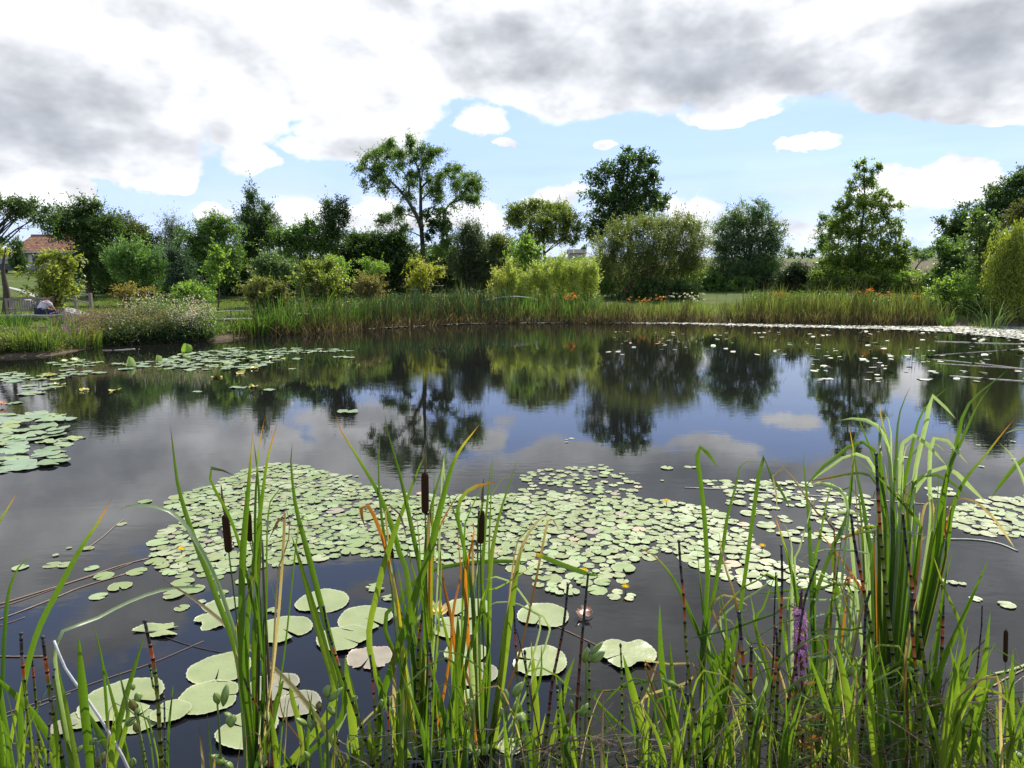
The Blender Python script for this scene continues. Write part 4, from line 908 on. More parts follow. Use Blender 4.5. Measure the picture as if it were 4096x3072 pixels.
    boxo('window', (p.x - .1, 70 - .805, zz + 1.1), (1.3, .02, .34), plain('car_glass', (.25, .3, .36), .05, .8, 1, .05), c)
house()
def strip(name, pts, w, m, kind='structure', lift=.012, th=.02, label=None, cat=None):
    """a path laid over the ground; pts: photo pixels with distance"""
    P = catmull([(at(x, y, D).x, D) for x, y, D in pts], 30); V = []; F = []
    for i, p in enumerate(P):
        d = np.array(P[min(i + 1, 29)]) - np.array(P[max(i - 1, 0)]); d = d / np.linalg.norm(d); nrm = np.array([-d[1], d[0]])
        for s_ in (-1, 1):
            q = np.array(p) + nrm * w / 2 * s_; z = tz(q[0], q[1]); V += [(q[0], q[1], z + lift + th), (q[0], q[1], z - .05)]
    for i in range(29):
        a = i * 4; b = a + 4
        F += [(a, a + 2, b + 2, b), (a, b, b + 1, a + 1), (a + 2, a + 3, b + 3, b + 2)]
    mb = MB(); mb.add(V, F, (.5, .5, .5)); o = mb.build(name, m); tag(o, label, cat, kind=kind); return o
M_STONE = plain('pale_stone', (.42, .40, .36), .85, .15, 4, .25, .01, 30)
strip('path', [(250, 1205, 31), (300, 1210, 29), (370, 1220, 27), (450, 1234, 25)], .6, M_STONE)
strip('path', [(-60, 1140, 44), (20, 1133, 45), (80, 1142, 42), (130, 1155, 38), (190, 1175, 35)], .35, M_STONE)
# stone edging on the bank
e = empty('stone_edging', (0, 0, 0), 'row of pale edging slabs on the bank left of the reeds', 'edging')
bb = at(930, 1270, 24.7); e.location = (bb.x, 24.7, tz(bb.x, 24.7))
for i, (x0, x1, D) in enumerate([(860, 905, 24.6), (910, 950, 24.7), (955, 1003, 24.9), (1190, 1235, 27.0)]):
    a = at(x0, 1270, D); b = at(x1, 1270, D); z = .60 if i < 3 else .70
    boxo('slab', ((a.x + b.x) / 2, D, z), (b.x - a.x, .35, .05), M_STONE, e, rx=.03 * (i - 1))
    boxo('support', ((a.x + b.x) / 2, D + .1, z - .12), ((b.x - a.x) * .9, .15, .2), M_BARK, e)
# stones and white blooms left of the young tree
for i, (x, y, D, r) in enumerate([(116, 1166, 31, .32), (128, 1176, 30, .22), (106, 1158, 33, .2), (8, 1352, 17.6, .22), (16, 1344, 18, .16)]):
    c = at(x, y, D); z = tz(c.x, D); V = []; F = []
    for a in range(8):
        for b_ in range(5):
            th, ph = a / 8 * 6.283, (b_ / 4 - .5) * 3.1; k = r * random.uniform(.8, 1.15)
            V.append((c.x + k * math.cos(th) * math.cos(ph), D + k * math.sin(th) * math.cos(ph), z + .3 * r + k * .6 * math.sin(ph)))
    F = [(a * 5 + q, ((a + 1) % 8) * 5 + q, ((a + 1) % 8) * 5 + q + 1, a * 5 + q + 1) for a in range(8) for q in range(4)]
    mb = MB(); mb.add(V, F, (.5, .5, .5)); o = mb.build('rock', M_STONE, None, True)
    tag(o, ['largest white rock behind the bench, left of the young tree', 'smaller white rock beside the largest one', 'small pale rock left of the two white rocks', 'grey rock at the left edge below the bench', 'small grey rock behind the one at the left edge'][i], 'rock', 'garden rocks on the left')
# wooden post fence by the young tree
e = empty('wooden_fence', at(361, 1200, 29), 'weathered post and rail fence right of the young tree', 'fence')
e.location.z = tz(e.location.x, 29)
PP = [(361, 29.0, .95), (248, 27.5, .6), (300, 31, .8)]
PW = []
for x, D, h in PP:
    c = at(x, 1180, D); z = tz(c.x, D); PW.append((c.x, D, z, h)); boxo('post', (c.x, D, z + h / 2 - .1), (.11, .11, h), M_WOOD, e)
for k, zf in ((2, .75), (2, .4)):
    a, b = PW[0], PW[k]
    MB().tube([(a[0], a[1], a[2] + zf), (b[0] - .5, b[1] + .4, b[2] + zf + .05)], .035, 6).build('rail', M_WOOD, e)
# rope fence round the pond
M_IRON = plain('dark_iron', (.04, .04, .04), .5, .4, 30, .3)
e = empty('rope_fence', at(420, 1300, 20.5), 'low rope fence on thin iron posts along the left bank', 'fence'); e.location.z = tz(e.location.x, 20.5)
RP = [(-60, 1330, 20.3), (118, 1322, 20.8), (260, 1310, 21.4), (420, 1300, 22.0), (700, 1290, 23.4), (924, 1265, 25.2), (1060, 1262, 26.4), (1200, 1255, 27.5), (1330, 1250, 28.6)]
tops = []
for x, y, D in RP:
    c = at(x, y, D); z = tz(c.x, D); tops.append(Vector((c.x, D, z + .62)))
    if x not in (118, 260): MB().tube([(c.x, D, z - .1), (c.x, D, z + .66)], .014, 6).build('post', M_IRON, e)
for a, b in zip(tops, tops[1:]):
    m_ = a.lerp(b, .5) - Vector((0, 0, .05))
    q = catmull([a, m_, b], 8); MB().tube(q, .011, 5, (.3, .29, .26)).build('rope', M_TRIM, e)
# arched white handrail in the reeds of the far bank
e = empty('handrail', at(2050, 1290, 35), 'thin white arched handrail rising from the reeds left of the bamboo', 'handrail'); e.location.z = 0
q = [at(x, y, D) for x, y, D in ((1924, 1206, 35), (1985, 1192, 35.1), (2048, 1186, 35.2), (2110, 1190, 35.4), (2150, 1200, 35.6))]
MB().tube(catmull(q, 14), .022, 6, (.6, .6, .55)).build('rail', M_TRIM, e)
for i in (1, 2): MB().tube([(q[i].x, q[i].y, .2), q[i]], .02, 6, (.6, .6, .55)).build('post', M_TRIM, e)
# flat wooden table tops glimpsed in front of the dark hedge
for i, (x, y, D, w_) in enumerate([(1745, 1142, 38, .75), (1660, 1157, 37, .45)]):
    c = at(x, y, D); z0 = tz(c.x, D); e = empty('garden_table', (c.x, D, z0), ['pale low garden table top showing above the middle reeds', 'smaller pale table top left of the other one'][i], 'table')
    boxo('table_top', (c.x, D, c.z), (w_, .5, .04), M_TRIM, e)
    for dx in (-.4, .4):
        for dy in (-.18, .18): boxo('leg', (c.x + dx * w_, D + dy, (c.z + z0) / 2 - .03), (.05, .05, c.z - z0 - .04), M_WOOD, e)
# grey farm roof on the horizon
c = at(2310, 992, 245); e = empty('barn', (c.x, 245, tz(c.x, 245)), 'grey roofed farm building on the horizon left of the willow dome', 'barn')
zb = tz(c.x, 245); boxo('wall', (c.x, 248, zb + .9), (6, 5, 2.2), M_WALL, e)
rb = MB(); P = [(c.x - 3.4, 244.8, zb + 1.9), (c.x + 3.4, 244.8, zb + 1.9), (c.x + 3.4, 248, zb + 3.4), (c.x - 3.4, 248, zb + 3.4), (c.x + 3.4, 251.2, zb + 1.9), (c.x - 3.4, 251.2, zb + 1.9)]
rb.add(P, [(0, 1, 2, 3), (3, 2, 4, 5), (0, 3, 5), (1, 4, 2)], (.5, .5, .5)); rb.build('roof', plain('slate', (.06, .06, .07), .8, .2, 2, .2), e)

# ---- bench, seen at a slight angle
BY = 22.6; bc = at(142, 1276, BY); bz = tz(bc.x, BY); BR = 58 * D2R
def bw(x, y, z): return (bc.x + x * math.cos(BR) - y * math.sin(BR), BY + x * math.sin(BR) + y * math.cos(BR), bz + z)
bench = empty('garden_bench', (bc.x, BY, bz), 'weathered wooden garden bench with slatted back on the lawn at the left', 'bench')
BL = .70
def bb_(name, c, s, par=bench, m=M_WOOD, rx=0): return boxo(name, bw(*c), s, m, par, BR, (.5, .5, .5), rx)
seat = MB()
for k in range(4): seat.box(bw(0, -.20 + .13 * k, .43), (BL * 2, .11, .025), BR)
seat.build('seat', plain('sunlit_slats', (.42, .38, .33), .6, .3, 30, .25), bench)  # paler than the frame: sunlight on the seat put into the colour
bk = MB(); bk.box(bw(0, .30, .56), (BL * 2 - .1, .03, .05), BR)
for k in range(17): bk.box(bw(-BL + .13 + k * (2 * BL - .26) / 16, .32, .74), (.045, .02, .34), BR)
bk.build('backrest', M_WOOD, bench)
tr = MB(); q = [Vector(bw(-BL + k * 2 * BL / 8, .33, .93 + .05 * math.sin(math.pi * k / 8))) for k in range(9)]
for a, b in zip(q, q[1:]): m_ = a.lerp(b, .5); tr.box(m_, ((b - a).length + .005, .035, .075), BR)
tr.build('top_rail', M_WOOD, bench)
for x in (-BL + .03, BL - .03):
    bb_('leg', (x, .30, .46), (.055, .055, .95)); bb_('leg', (x, -.22, .31), (.055, .055, .64)); bb_('armrest', (x, .02, .655), (.07, .60, .03))
bb_('apron', (0, -.235, .395), (BL * 2 - .1, .025, .06))

# ---- the person: sits at the right end, bent far forward over a white sheet
def skin(name, verts, edges, radii, m, parent, sub=2, root=0):
    me = bpy.data.meshes.new(name); me.from_pydata([tuple(v) for v in verts], edges, []); o = link(name, me, m, parent)
    o.modifiers.new('skin', 'SKIN'); me.skin_vertices or None
    if not me.skin_vertices: me.attributes.new
    return o
def skinfig(name, verts, edges, radii, m, parent=None, root=0, sub=2):
    me = bpy.data.meshes.new(name); me.from_pydata([tuple(v) for v in verts], edges, []); me.materials.append(m)
    o = bpy.data.objects.new(name, me); COL.objects.link(o)
    md = o.modifiers.new('skin', 'SKIN'); md.use_smooth_shade = True
    if len(me.skin_vertices) == 0:
        bm_ = None
        import bmesh
        b_ = bmesh.new(); b_.from_mesh(me); b_.verts.layers.skin.verify(); b_.to_mesh(me); b_.free()
    for i, r in enumerate(radii):
        sv = me.skin_vertices[0].data[i]; sv.radius = (r, r) if not hasattr(r, '__len__') else r; sv.use_root = (i == root)
    sm = o.modifiers.new('sub', 'SUBSURF'); sm.levels = sub; sm.render_levels = sub
    dg = bpy.context.evaluated_depsgraph_get(); ev = o.evaluated_get(dg); me2 = bpy.data.meshes.new_from_object(ev)
    bpy.data.objects.remove(o)
    me2.materials.clear(); me2.name = name
    return link(name, me2, m, parent)
M_SKIN = plain('skin_tone', (.42, .22, .15), .5, .3, 20, .08)
M_SHIRT = plain('pale_shirt', (.62, .58, .62), .8, .1, 30, .1); M_TROUS = plain('dark_blue_cloth', (.035, .035, .07), .85, .1, 40, .2); M_HAIR = plain('brown_hair', (.10, .06, .035), .6, .3, 60, .5)
px, py = .16, .02
def pw(x, y, z): return Vector(bw(px + x, py + y, z))
per = empty('person', pw(0, 0, .45), 'person in pale shirt and dark trousers on the bench, bent forward over a white sheet', 'person')
V = [pw(0, 0, .54), pw(.07, -.01, .66), pw(.16, -.03, .78), pw(.235, -.045, .845), pw(.28, -.06, .87), pw(.335, -.075, .90), pw(.385, -.09, .865),   # pelvis .. head
     pw(.02, .09, .52), pw(.33, .11, .53), pw(.40, .05, .12), pw(.50, .03, .06), pw(.02, -.10, .52), pw(.36, -.17, .52), pw(.37, -.20, .10), pw(.48, -.22, .05),
     pw(.22, .13, .81), pw(.30, .17, .62), pw(.42, .04, .56), pw(.22, -.21, .80), pw(.32, -.23, .61), pw(.44, -.15, .55)]
E = [(0, 1), (1, 2), (2, 3), (3, 4), (4, 5), (5, 6), (0, 7), (7, 8), (8, 9), (9, 10), (0, 11), (11, 12), (12, 13), (13, 14), (3, 15), (15, 16), (16, 17), (3, 18), (18, 19), (19, 20)]
R_ = [.13, .125, .135, .11, .06, .085, .085, .085, .062, .042, .035, .085, .062, .042, .035, .055, .042, .028, .055, .042, .028]
skinfig('body', V, E, R_, M_SKIN, per)
H_ = skinfig('shirt', [pw(.01, 0, .56), pw(.07, -.01, .67), pw(.16, -.03, .79), pw(.235, -.045, .85), pw(.22, .13, .81), pw(.27, .155, .70), pw(.22, -.21, .80), pw(.28, -.225, .69)],
             [(0, 1), (1, 2), (2, 3), (3, 4), (4, 5), (3, 6), (6, 7)], [.145, .14, .15, .12, .07, .058, .07, .058], M_SHIRT, per)
skinfig('trousers', [pw(0, 0, .52), pw(.02, .09, .52), pw(.33, .11, .53), pw(.37, .08, .33), pw(.02, -.10, .52), pw(.36, -.17, .52), pw(.365, -.185, .36)],
        [(0, 1), (1, 2), (2, 3), (0, 4), (4, 5), (5, 6)], [.14, .10, .075, .062, .10, .075, .062], M_TROUS, per)
skinfig('hair', [pw(.325, -.07, .935), pw(.365, -.08, .945), pw(.30, -.06, .90), pw(.41, -.09, .915)], [(0, 1), (0, 2), (1, 3)], [.088, .085, .06, .045], M_HAIR, per)
for s_, hx, hy in ((1, .42, .04), (-1, .44, -.15)):      # hands: palm, four fingers and a thumb reaching over the sheet
    v = [pw(hx, hy, .555), pw(hx + .05, hy, .545)]; ed = [(0, 1)]; rr = [.024, .026]
    for k in range(4):
        yy = hy + (k - 1.5) * .018; L = (.066, .078, .074, .06)[k]; b0 = len(v)
        v += [pw(hx + .075, yy, .545), pw(hx + .075 + L * .5, yy, .538), pw(hx + .075 + L, yy, .522)]; ed += [(1, b0), (b0, b0 + 1), (b0 + 1, b0 + 2)]; rr += [.010, .009, .008]
    b0 = len(v); v += [pw(hx + .03, hy - s_ * .035, .545), pw(hx + .06, hy - s_ * .055, .535)]; ed += [(0, b0), (b0, b0 + 1)]; rr += [.012, .009]
    skinfig('hand', v, ed, rr, M_SKIN, per, sub=1)
for hy in (-.12, -.06): MB().tube([pw(.455, hy, .90), pw(.468, hy, .895)], .009, 6).build('eye', M_DARK, per)
sh = MB(); V = []; F = []
for i in range(9):
    for j in range(5):
        u, w_ = i / 8, j / 4; V.append(bw(px + .20 + u * .42, py - .24 + w_ * .36, .468 + .05 * math.sin(u * 3.1) * (1 - .5 * w_) + .004 * math.sin(j * 3)))
F = [(i * 5 + j, (i + 1) * 5 + j, (i + 1) * 5 + j + 1, i * 5 + j + 1) for i in range(8) for j in range(4)]
sh.add(V, F, (.8, .8, .8)); o = sh.build('paper_sheet', plain('white_paper', (.82, .82, .84), .7, .2, 5, .04), None, True); sdm = o.modifiers.new('thick', 'SOLIDIFY'); sdm.thickness = .006
tag(o, 'large white sheet spread over the right end of the bench in front of the person', 'paper')

# ================================================================== lily pads
def padmat(name, veins, rough=.38):
    def b(t):
        c = t.n('ShaderNodeAttribute', attribute_name='col').outputs['Color']
        tcn = t.n('ShaderNodeTexCoord'); oi = t.n('ShaderNodeObjectInfo')
        geo = t.n('ShaderNodeNewGeometry')
        nz = t.noise(geo.outputs['Position'], 14, 4, .6); n2 = t.noise(geo.outputs['Position'], 3, 2, .6)
        c = t.mix(t.ss(nz, .55, .8), c, t.v('MULTIPLY', c, (1.25, 1.05, .8)))
        k = t.m('ADD', .8, t.m('MULTIPLY', n2, .4)); v = t.v('SCALE', c); t.t.links.new(k, t.t.nodes[-1].inputs['Scale'])
        if veins:
            sp = t.n('ShaderNodeSeparateXYZ', i={0: tcn.outputs['Object']})
            an = t.m('ARCTAN2', sp.outputs[1], sp.outputs[0])
            w_ = t.m('ABSOLUTE', t.m('SINE', t.m('MULTIPLY', an, 9.0)))
            vn = t.m('MULTIPLY', t.ss(w_, .12, .0), .35)
            v = t.mix(vn, v, t.v('MULTIPLY', v, (1.5, 1.4, 1.6)))
        bp = t.n('ShaderNodeBump', i={'Strength': .5, 'Distance': .004, 'Height': t.noise(geo.outputs['Position'], 45, 3, .6)})
        p = principled(t, v, rough, .5, bp.outputs[0])
        return p
    return mat(name, b)
M_PAD = padmat('lily_pad_skin', True, .36); M_SPAD = padmat('small_pad_skin', False, .40)
def pad_mesh(name, col, rim, notch=.32, teeth=.02, n=36, wav=.02, ragged=0.0, fold=0.0, asym=0.0, seed=0):
    R = random.Random(seed); ph = [R.uniform(0, 6.28) for _ in range(6)]
    V = [(0, 0, .002)]; C = [col]; F = []
    rs = (.35, .7, .93, 1.0); n1 = n
    for j, rr in enumerate(rs):
        for i in range(n1 + 1):
            a = notch / 2 * (1 - rr * .0) + (2 * math.pi - notch) * i / n1
            edge = min(i, n1 - i) / n1
            rad = rr * (1 + (asym * math.cos(a - ph[0])) + .03 * math.sin(3 * a + ph[1]))
            rad *= (1 - .16 * max(0, 1 - edge * 11) ** 1.3 * rr)
            if j == 3: rad += teeth * (1 if i % 2 else -1) * .8
            if ragged: rad *= 1 - ragged * max(0, math.sin(2 * a + ph[2]) + .6 * math.sin(5 * a + ph[3])) * rr * .6
            z = wav * (rr ** 3) * math.sin(3 * a + ph[4]) + wav * .6 * rr ** 4 * math.sin(7 * a + ph[5]) + (.008 if j == 3 else 0)
            if fold: z += fold * max(0, math.cos(a - ph[2])) ** 3 * rr ** 2; rad *= 1 - fold * .5 * max(0, math.cos(a - ph[2])) ** 3
            V.append((rad * math.cos(a), rad * math.sin(a), z)); C.append(rim if j == 3 else tuple(col[k] * (.97 if j % 2 else 1.03) for k in range(3)))
    m = n1 + 1
    for i in range(n1): F.append((0, 1 + i, 2 + i))
    for j in range(3):
        for i in range(n1): a = 1 + j * m + i; F.append((a, a + m, a + m + 1, a + 1))
    me = bpy.data.meshes.new(name); me.from_pydata(V, [], F)
    at_ = me.attributes.new('col', 'FLOAT_COLOR', 'POINT'); c = np.ones((len(V), 4), dtype=np.float32); c[:, :3] = C; at_.data.foreach_set('color', c.ravel())
    me.polygons.foreach_set('use_smooth', np.ones(len(F), bool)); me.update(); return me
PG, PG2, PPK, PBR, PYE = (.22, .27, .09), (.25, .29, .115), (.29, .25, .17), (.24, .225, .14), (.40, .36, .05)
RIM = (.42, .42, .26)
# -- the big pads in the foreground, one by one: crop, x, y, half width, notch direction (deg, photo: 0 right, 90 down), kind
BIG = [('D1', 560, 395, 200, 95, 'g', 'highest big pad of the left group, its notch towards the camera'), ('D1', 250, 612, 208, 40, 'g', 'big pad lowest right of the ragged strip, notch to the right front'),
       ('D1', 872, 532, 205, 35, 'g', 'big pad just left of the cattail stems, notch on the right'), ('D1', 705, 690, 195, 30, 'g', 'big pad overlapping below the one left of the cattail stems'),
       ('D1', 905, 826, 172, 100, 'p', 'brownish-pink big pad with pleated edge'), ('D1', 185, 1050, 188, 20, 'b', 'dull green pad behind the brown stems at the left'),
       ('D1', 372, 1192, 175, 80, 'b', 'dull olive pad crossed by the golden dead leaf'), ('C8', 1690, 1412, 205, 200, 'g', 'big pad low at the left with a reed shadow across it'),
       ('C8', 1497, 985, 205, 75, 'g', 'upper one of the two touching pads left of the cattails'), ('C8', 1432, 1186, 205, -10, 'g', 'lower one of the two touching pads, with white teeth along its edge'),
       ('C8', 850, 1205, 262, 10, 'g', 'widest pad in the lower left cluster'), ('C8', 1165, 1290, 128, 200, 'g', 'right hand pad of the lower left cluster'), ('C8', 965, 1345, 130, -60, 'g', 'front pad of the lower left cluster, behind the seed pods'),
       ('C8', 560, 1335, 112, 0, 'g', 'small left pad of the lower left cluster'), ('C8', 430, 1392, 90, 0, 'b', 'half sunken pad left of the lower left cluster'),
       ('D1', 1665, 455, 165, 120, 'g', 'big pad behind the pale lily flower'), ('D1', 1560, 590, 172, 200, 'g', 'big pad under the pale lily flower'), ('D1', 1640, 785, 165, -60, 'g', 'folded pad among the cattail leaves below the flower'),
       ('D1', 1715, 960, 165, 60, 'b', 'dull pad lowest among the cattail leaves'), ('D1', 1690, 1150, 110, 90, 'g', 'pad almost hidden by reed leaves in the bottom centre'), ('D1', 1975, 1505, 92, 0, 'g', 'pad at the bottom edge right of the cattails'),
       ('D2', 325, 502, 195, 110, 'g', 'big pad right of the cattails, upper one, with bright veins'), ('D2', 305, 860, 215, 190, 'g', 'big pad right of the cattails, lower one'), ('D2', 965, 802, 225, 150, 'r', 'torn big pad in front of the open dark water'),
       ('D1', 1640, 1440, 90, 60, 'b', 'half hidden pad at the bottom, among thick reed leaves')]
BG = 'big water lily pads near the camera'
PLACED = []
M_SUNK = None
for i, (cr, x, y, hw, nd, kd, lab) in enumerate(BIG):
    sx, sy = S(cr, x, y); p = onwater(sx, sy, .0); r = hw * CR[cr][2] * mpp(sx, sy, p.y)
    c = {'g': PG2, 'p': PPK, 'b': PBR, 'r': PG2}[kd]
    me = pad_mesh('pad', c, RIM if kd != 'p' else (.55, .4, .33), notch=random.uniform(.06, .26), teeth=.014 if kd != 'p' else .03, n=56, wav=.025 if kd != 'p' else .05, ragged=.35 if kd == 'r' else 0, asym=.03, seed=i)
    o = link('water_lily_pad', me, M_PAD); o.scale = (r, r, r)
    a = -nd * D2R; o.rotation_euler = (random.uniform(-.006, .006), random.uniform(-.006, .006), math.atan2(math.sin(a), math.cos(a)))
    o.location = (p.x, p.y, .006 + .0035 * (i % 4)); tag(o, lab, 'lily pad', BG); PLACED.append((p.x, p.y, r))
for i, (cr, x, y, hw, asp, lab) in enumerate([('C8', 1130, 722, 195, .35, 'ragged narrow strip of a half eaten lily pad at the left'), ('C8', 1505, 615, 185, .8, 'large half eaten lily pad with scalloped hole'),
        ('D1', 965, 285, 95, .5, 'curled remnant of a lily pad, upper one'), ('D1', 1050, 372, 60, .5, 'small torn lily pad remnant under the curled one'), ('D1', 195, 470, 70, .45, 'small curled pad above the left big pads')]):
    sx, sy = S(cr, x, y); p = onwater(sx, sy); r = hw * CR[cr][2] * mpp(sx, sy, p.y)
    me = pad_mesh('pad', PG2, (.5, .52, .3), notch=1.6, teeth=.03, n=44, wav=.05, ragged=.75, asym=.1, seed=40 + i); o = link('water_lily_pad', me, M_PAD)
    o.scale = (r, r * asp * 1.5, r * .8); o.rotation_euler = (0, 0, .25 if i == 2 else .06); o.location = (p.x, p.y, .008); tag(o, lab, 'lily pad', BG); PLACED.append((p.x, p.y, r))
# brown curled dead leaf
sx, sy = S('D2', 645, 508); p = onwater(sx, sy); r = 85 * .5256 * mpp(sx, sy, p.y)
o = link('dead_leaf', pad_mesh('leaf', (.22, .11, .06), (.35, .2, .12), notch=.8, n=30, wav=.22, ragged=.5, fold=.35, seed=3), M_PAD); o.scale = (r, r * .8, r); o.location = (p.x, p.y, .03)
tag(o, 'curled brown dead leaf floating right of the bright veined pad', 'leaf')

# -- rafts of small pads
def inpoly(x, y, P):
    c = False; n = len(P)
    for i in range(n):
        x1, y1 = P[i]; x2, y2 = P[(i + 1) % n]
        if (y1 > y) != (y2 > y) and x < (x2 - x1) * (y - y1) / (y2 - y1) + x1: c = not c
    return c
def scatter(poly, r0, r1, tries, ov, prob=None, placed=None, seed=1, maxn=99999):
    P = [onwater(x, y) for x, y in poly]; P = [(p.x, p.y) for p in P]
    xs = [p[0] for p in P]; ys = [p[1] for p in P]; R = random.Random(seed); out = []; cell = r1 * 2; grid = {}
    for k in range(tries):
        x = R.uniform(min(xs), max(xs)); y = R.uniform(min(ys), max(ys)); f = 1 - .4 * k / tries
        r = R.uniform(r0, r1) * f
        if not inpoly(x, y, P): continue
        if prob and R.random() > prob(x, y): continue
        gx, gy = int(x // cell), int(y // cell); bad = False
        for a in (-1, 0, 1):
            for b in (-1, 0, 1):
                for (qx, qy, qr) in grid.get((gx + a, gy + b), ()):
                    if (qx - x) ** 2 + (qy - y) ** 2 < ((qr + r) * ov) ** 2: bad = True; break
                if bad: break
            if bad: break
        if bad or any((q[0] - x) ** 2 + (q[1] - y) ** 2 < (q[2] + r) ** 2 * .7 for q in (placed or ())): continue
        out.append((x, y, r)); grid.setdefault((gx, gy), []).append((x, y, r))
        if len(out) >= maxn: break
    return out
RAFT = [(671, 2004), (760, 1965), (848, 1944), (950, 1895), (1076, 1856), (1203, 1858), (1317, 1894), (1469, 1945), (1616, 1971), (1806, 1983), (1933, 1992), (2060, 1978), (2180, 1975), (2400, 1999), (2560, 2005), (2707, 2007),
        (2870, 2045), (2985, 2100), (3013, 2160), (3050, 2230), (3200, 2275), (3397, 2313), (3480, 2365), (3300, 2362), (3130, 2330), (3010, 2350), (2890, 2310), (2783, 2275), (2740, 2240), (2691, 2195), (2560, 2250), (2500, 2280),
        (2440, 2350), (2330, 2385), (2215, 2375), (2125, 2325), (2113, 2290), (1960, 2250), (1788, 2258), (1582, 2225), (1430, 2222), (1300, 2235), (1127, 2262), (918, 2290), (684, 2315), (608, 2266), (608, 2172), (658, 2128), (728, 2084), (696, 2033)]
small = [(p, 'raft') for p in scatter(RAFT, .034, .078, 90000, .84, lambda x, y: (1 if x < .2 else .8) * (1 if math.sin(x * 2.1 + 1.3 * math.sin(y * 2.7)) * math.sin(y * 3.3 + x) < .62 else .25), PLACED, 1)]
small += [(p, 'edge') for p in scatter([(2100, 1885), (2420, 1860), (2560, 1935), (2560, 2010), (2300, 2002), (2050, 1990)], .03, .055, 420, .95, None, [q[0] for q in small], 2)]
small += [(p, 'right') for p in scatter([(2790, 1920), (3200, 1925), (3480, 1985), (3480, 2160), (3150, 2170), (2960, 2060)], .03, .075, 800, .9, lambda x, y: .55 + .45 * math.sin(x * 5) * math.sin(y * 4), [q[0] for q in small], 3)]
small += [(p, 'far right') for p in scatter([(3810, 2035), (3960, 2000), (4140, 1985), (4150, 2150), (3950, 2150), (3800, 2110)], .05, .085, 3000, .82, None, None, 4)]
small += [(p, 'far right') for p in scatter([(3700, 1955), (3800, 1950), (3800, 1985), (3700, 1985)], .05, .08, 60, .9, None, None, 6)]
small += [(p, 'stray') for p in scatter([(3380, 1800), (4096, 1760), (4096, 1850), (3400, 1930)], .03, .05, 45, 1.0, None, None, 5)]
for cr, x, y, hw in [('C8', 815, 425, 75), ('C8', 675, 490, 58), ('C8', 705, 355, 65), ('C8', 935, 322, 65), ('C8', 1240, 570, 50), ('C8', 1375, 528, 30), ('C8', 1660, 388, 50), ('C8', 1485, 360, 40), ('C8', 1520, 465, 40), ('C8', 625, 298, 45), ('C8', 445, 275, 50),
        ('C8', 355, 275, 55), ('C8', 140, 293, 50), ('C8', 1320, 440, 75), ('C8', 1250, 400, 75), ('C8', 1180, 480, 72), ('C8', 595, 165, 32), ('C8', 470, 160, 18), ('C8', 380, 210, 20), ('C5', 920, 960, 40), ('C5', 770, 1103, 30), ('C5', 555, 1258, 35),
        ('D2', 933, 238, 48), ('D2', 895, 320, 45), ('D2', 865, 360, 52), ('D2', 985, 375, 38), ('D2', 1000, 352, 36), ('D2', 1880, 195, 40), ('D2', 1840, 245, 36), ('D2', 1900, 298, 22), ('C7', 1960, 910, 32), ('C7', 2120, 943, 42), ('C7', 1790, 815, 28), ('C7', 1840, 827, 24), ('C7', 1775, 832, 18),
        ('C7', 1890, 832, 20), ('E6', 225, 602, 35), ('E6', 300, 608, 22), ('C6', 1820, 100, 22), ('C6', 1780, 110, 14), ('C6', 1782, 128, 14), ('C5', 2190, 797, 12), ('C7', 40, 242, 14), ('C7', 350, 226, 32), ('C7', 460, 220, 22), ('C7', 495, 223, 16), ('C7', 325, 292, 10)]:
    sx, sy = S(cr, x, y); p = onwater(sx, sy); small.append(((p.x, p.y, hw * CR[cr][2] * mpp(sx, sy, p.y)), 'stray'))
SMK = [pad_mesh('small_pad', c, rm, notch=nt, teeth=.03, n=20, wav=.022, asym=.04, seed=60 + i) for i, (c, rm, nt) in enumerate([
    (PG, RIM, .35), (PG2, RIM, .3), (PG, (.5, .5, .33), .4), ((.21, .28, .09), RIM, .35), ((.28, .36, .15), RIM, .3), (PG2, (.4, .3, .2), .35), ((.33, .36, .18), (.5, .45, .3), .35), (PPK, (.5, .38, .28), .4), ((.42, .32, .18), (.5, .35, .2), .4)])]
LAB = {'raft': ('small round pad packed edge to edge in the wide pale green raft across mid pond', 'floating heart pads of the big raft'),
       'edge': ('tiny whitish pad in the loose scatter just beyond the raft, above its middle', 'tiny pads beyond the raft'),
       'right': ('little whitish pad in the loose glittering scatter right of the raft', 'small pads in the right hand scatter'),
       'far right': ('small round pad in the separate patch near the right edge', 'small pads of the right edge patch'),
       'stray': ('stray small pad floating by itself on open water away from the raft', 'stray small pads')}
def camd(p): return math.sqrt(p[0] ** 2 + p[1] ** 2 + CAMH ** 2)
def visible(p):
    d = Vector((p[0], p[1], -CAMH)); f = Vector((0, math.cos(PITCH), -math.sin(PITCH))); z = d.dot(f)
    up = Vector((0, math.sin(PITCH), math.cos(PITCH)))
    return z > 0 and abs(d.x / z) < .76 and abs(d.dot(up) / z) < .57
small.sort(key=lambda s: (not visible(s[0]), -s[0][2] / camd(s[0])))
R = random.Random(5); rest = MB(); SOBJ = {}
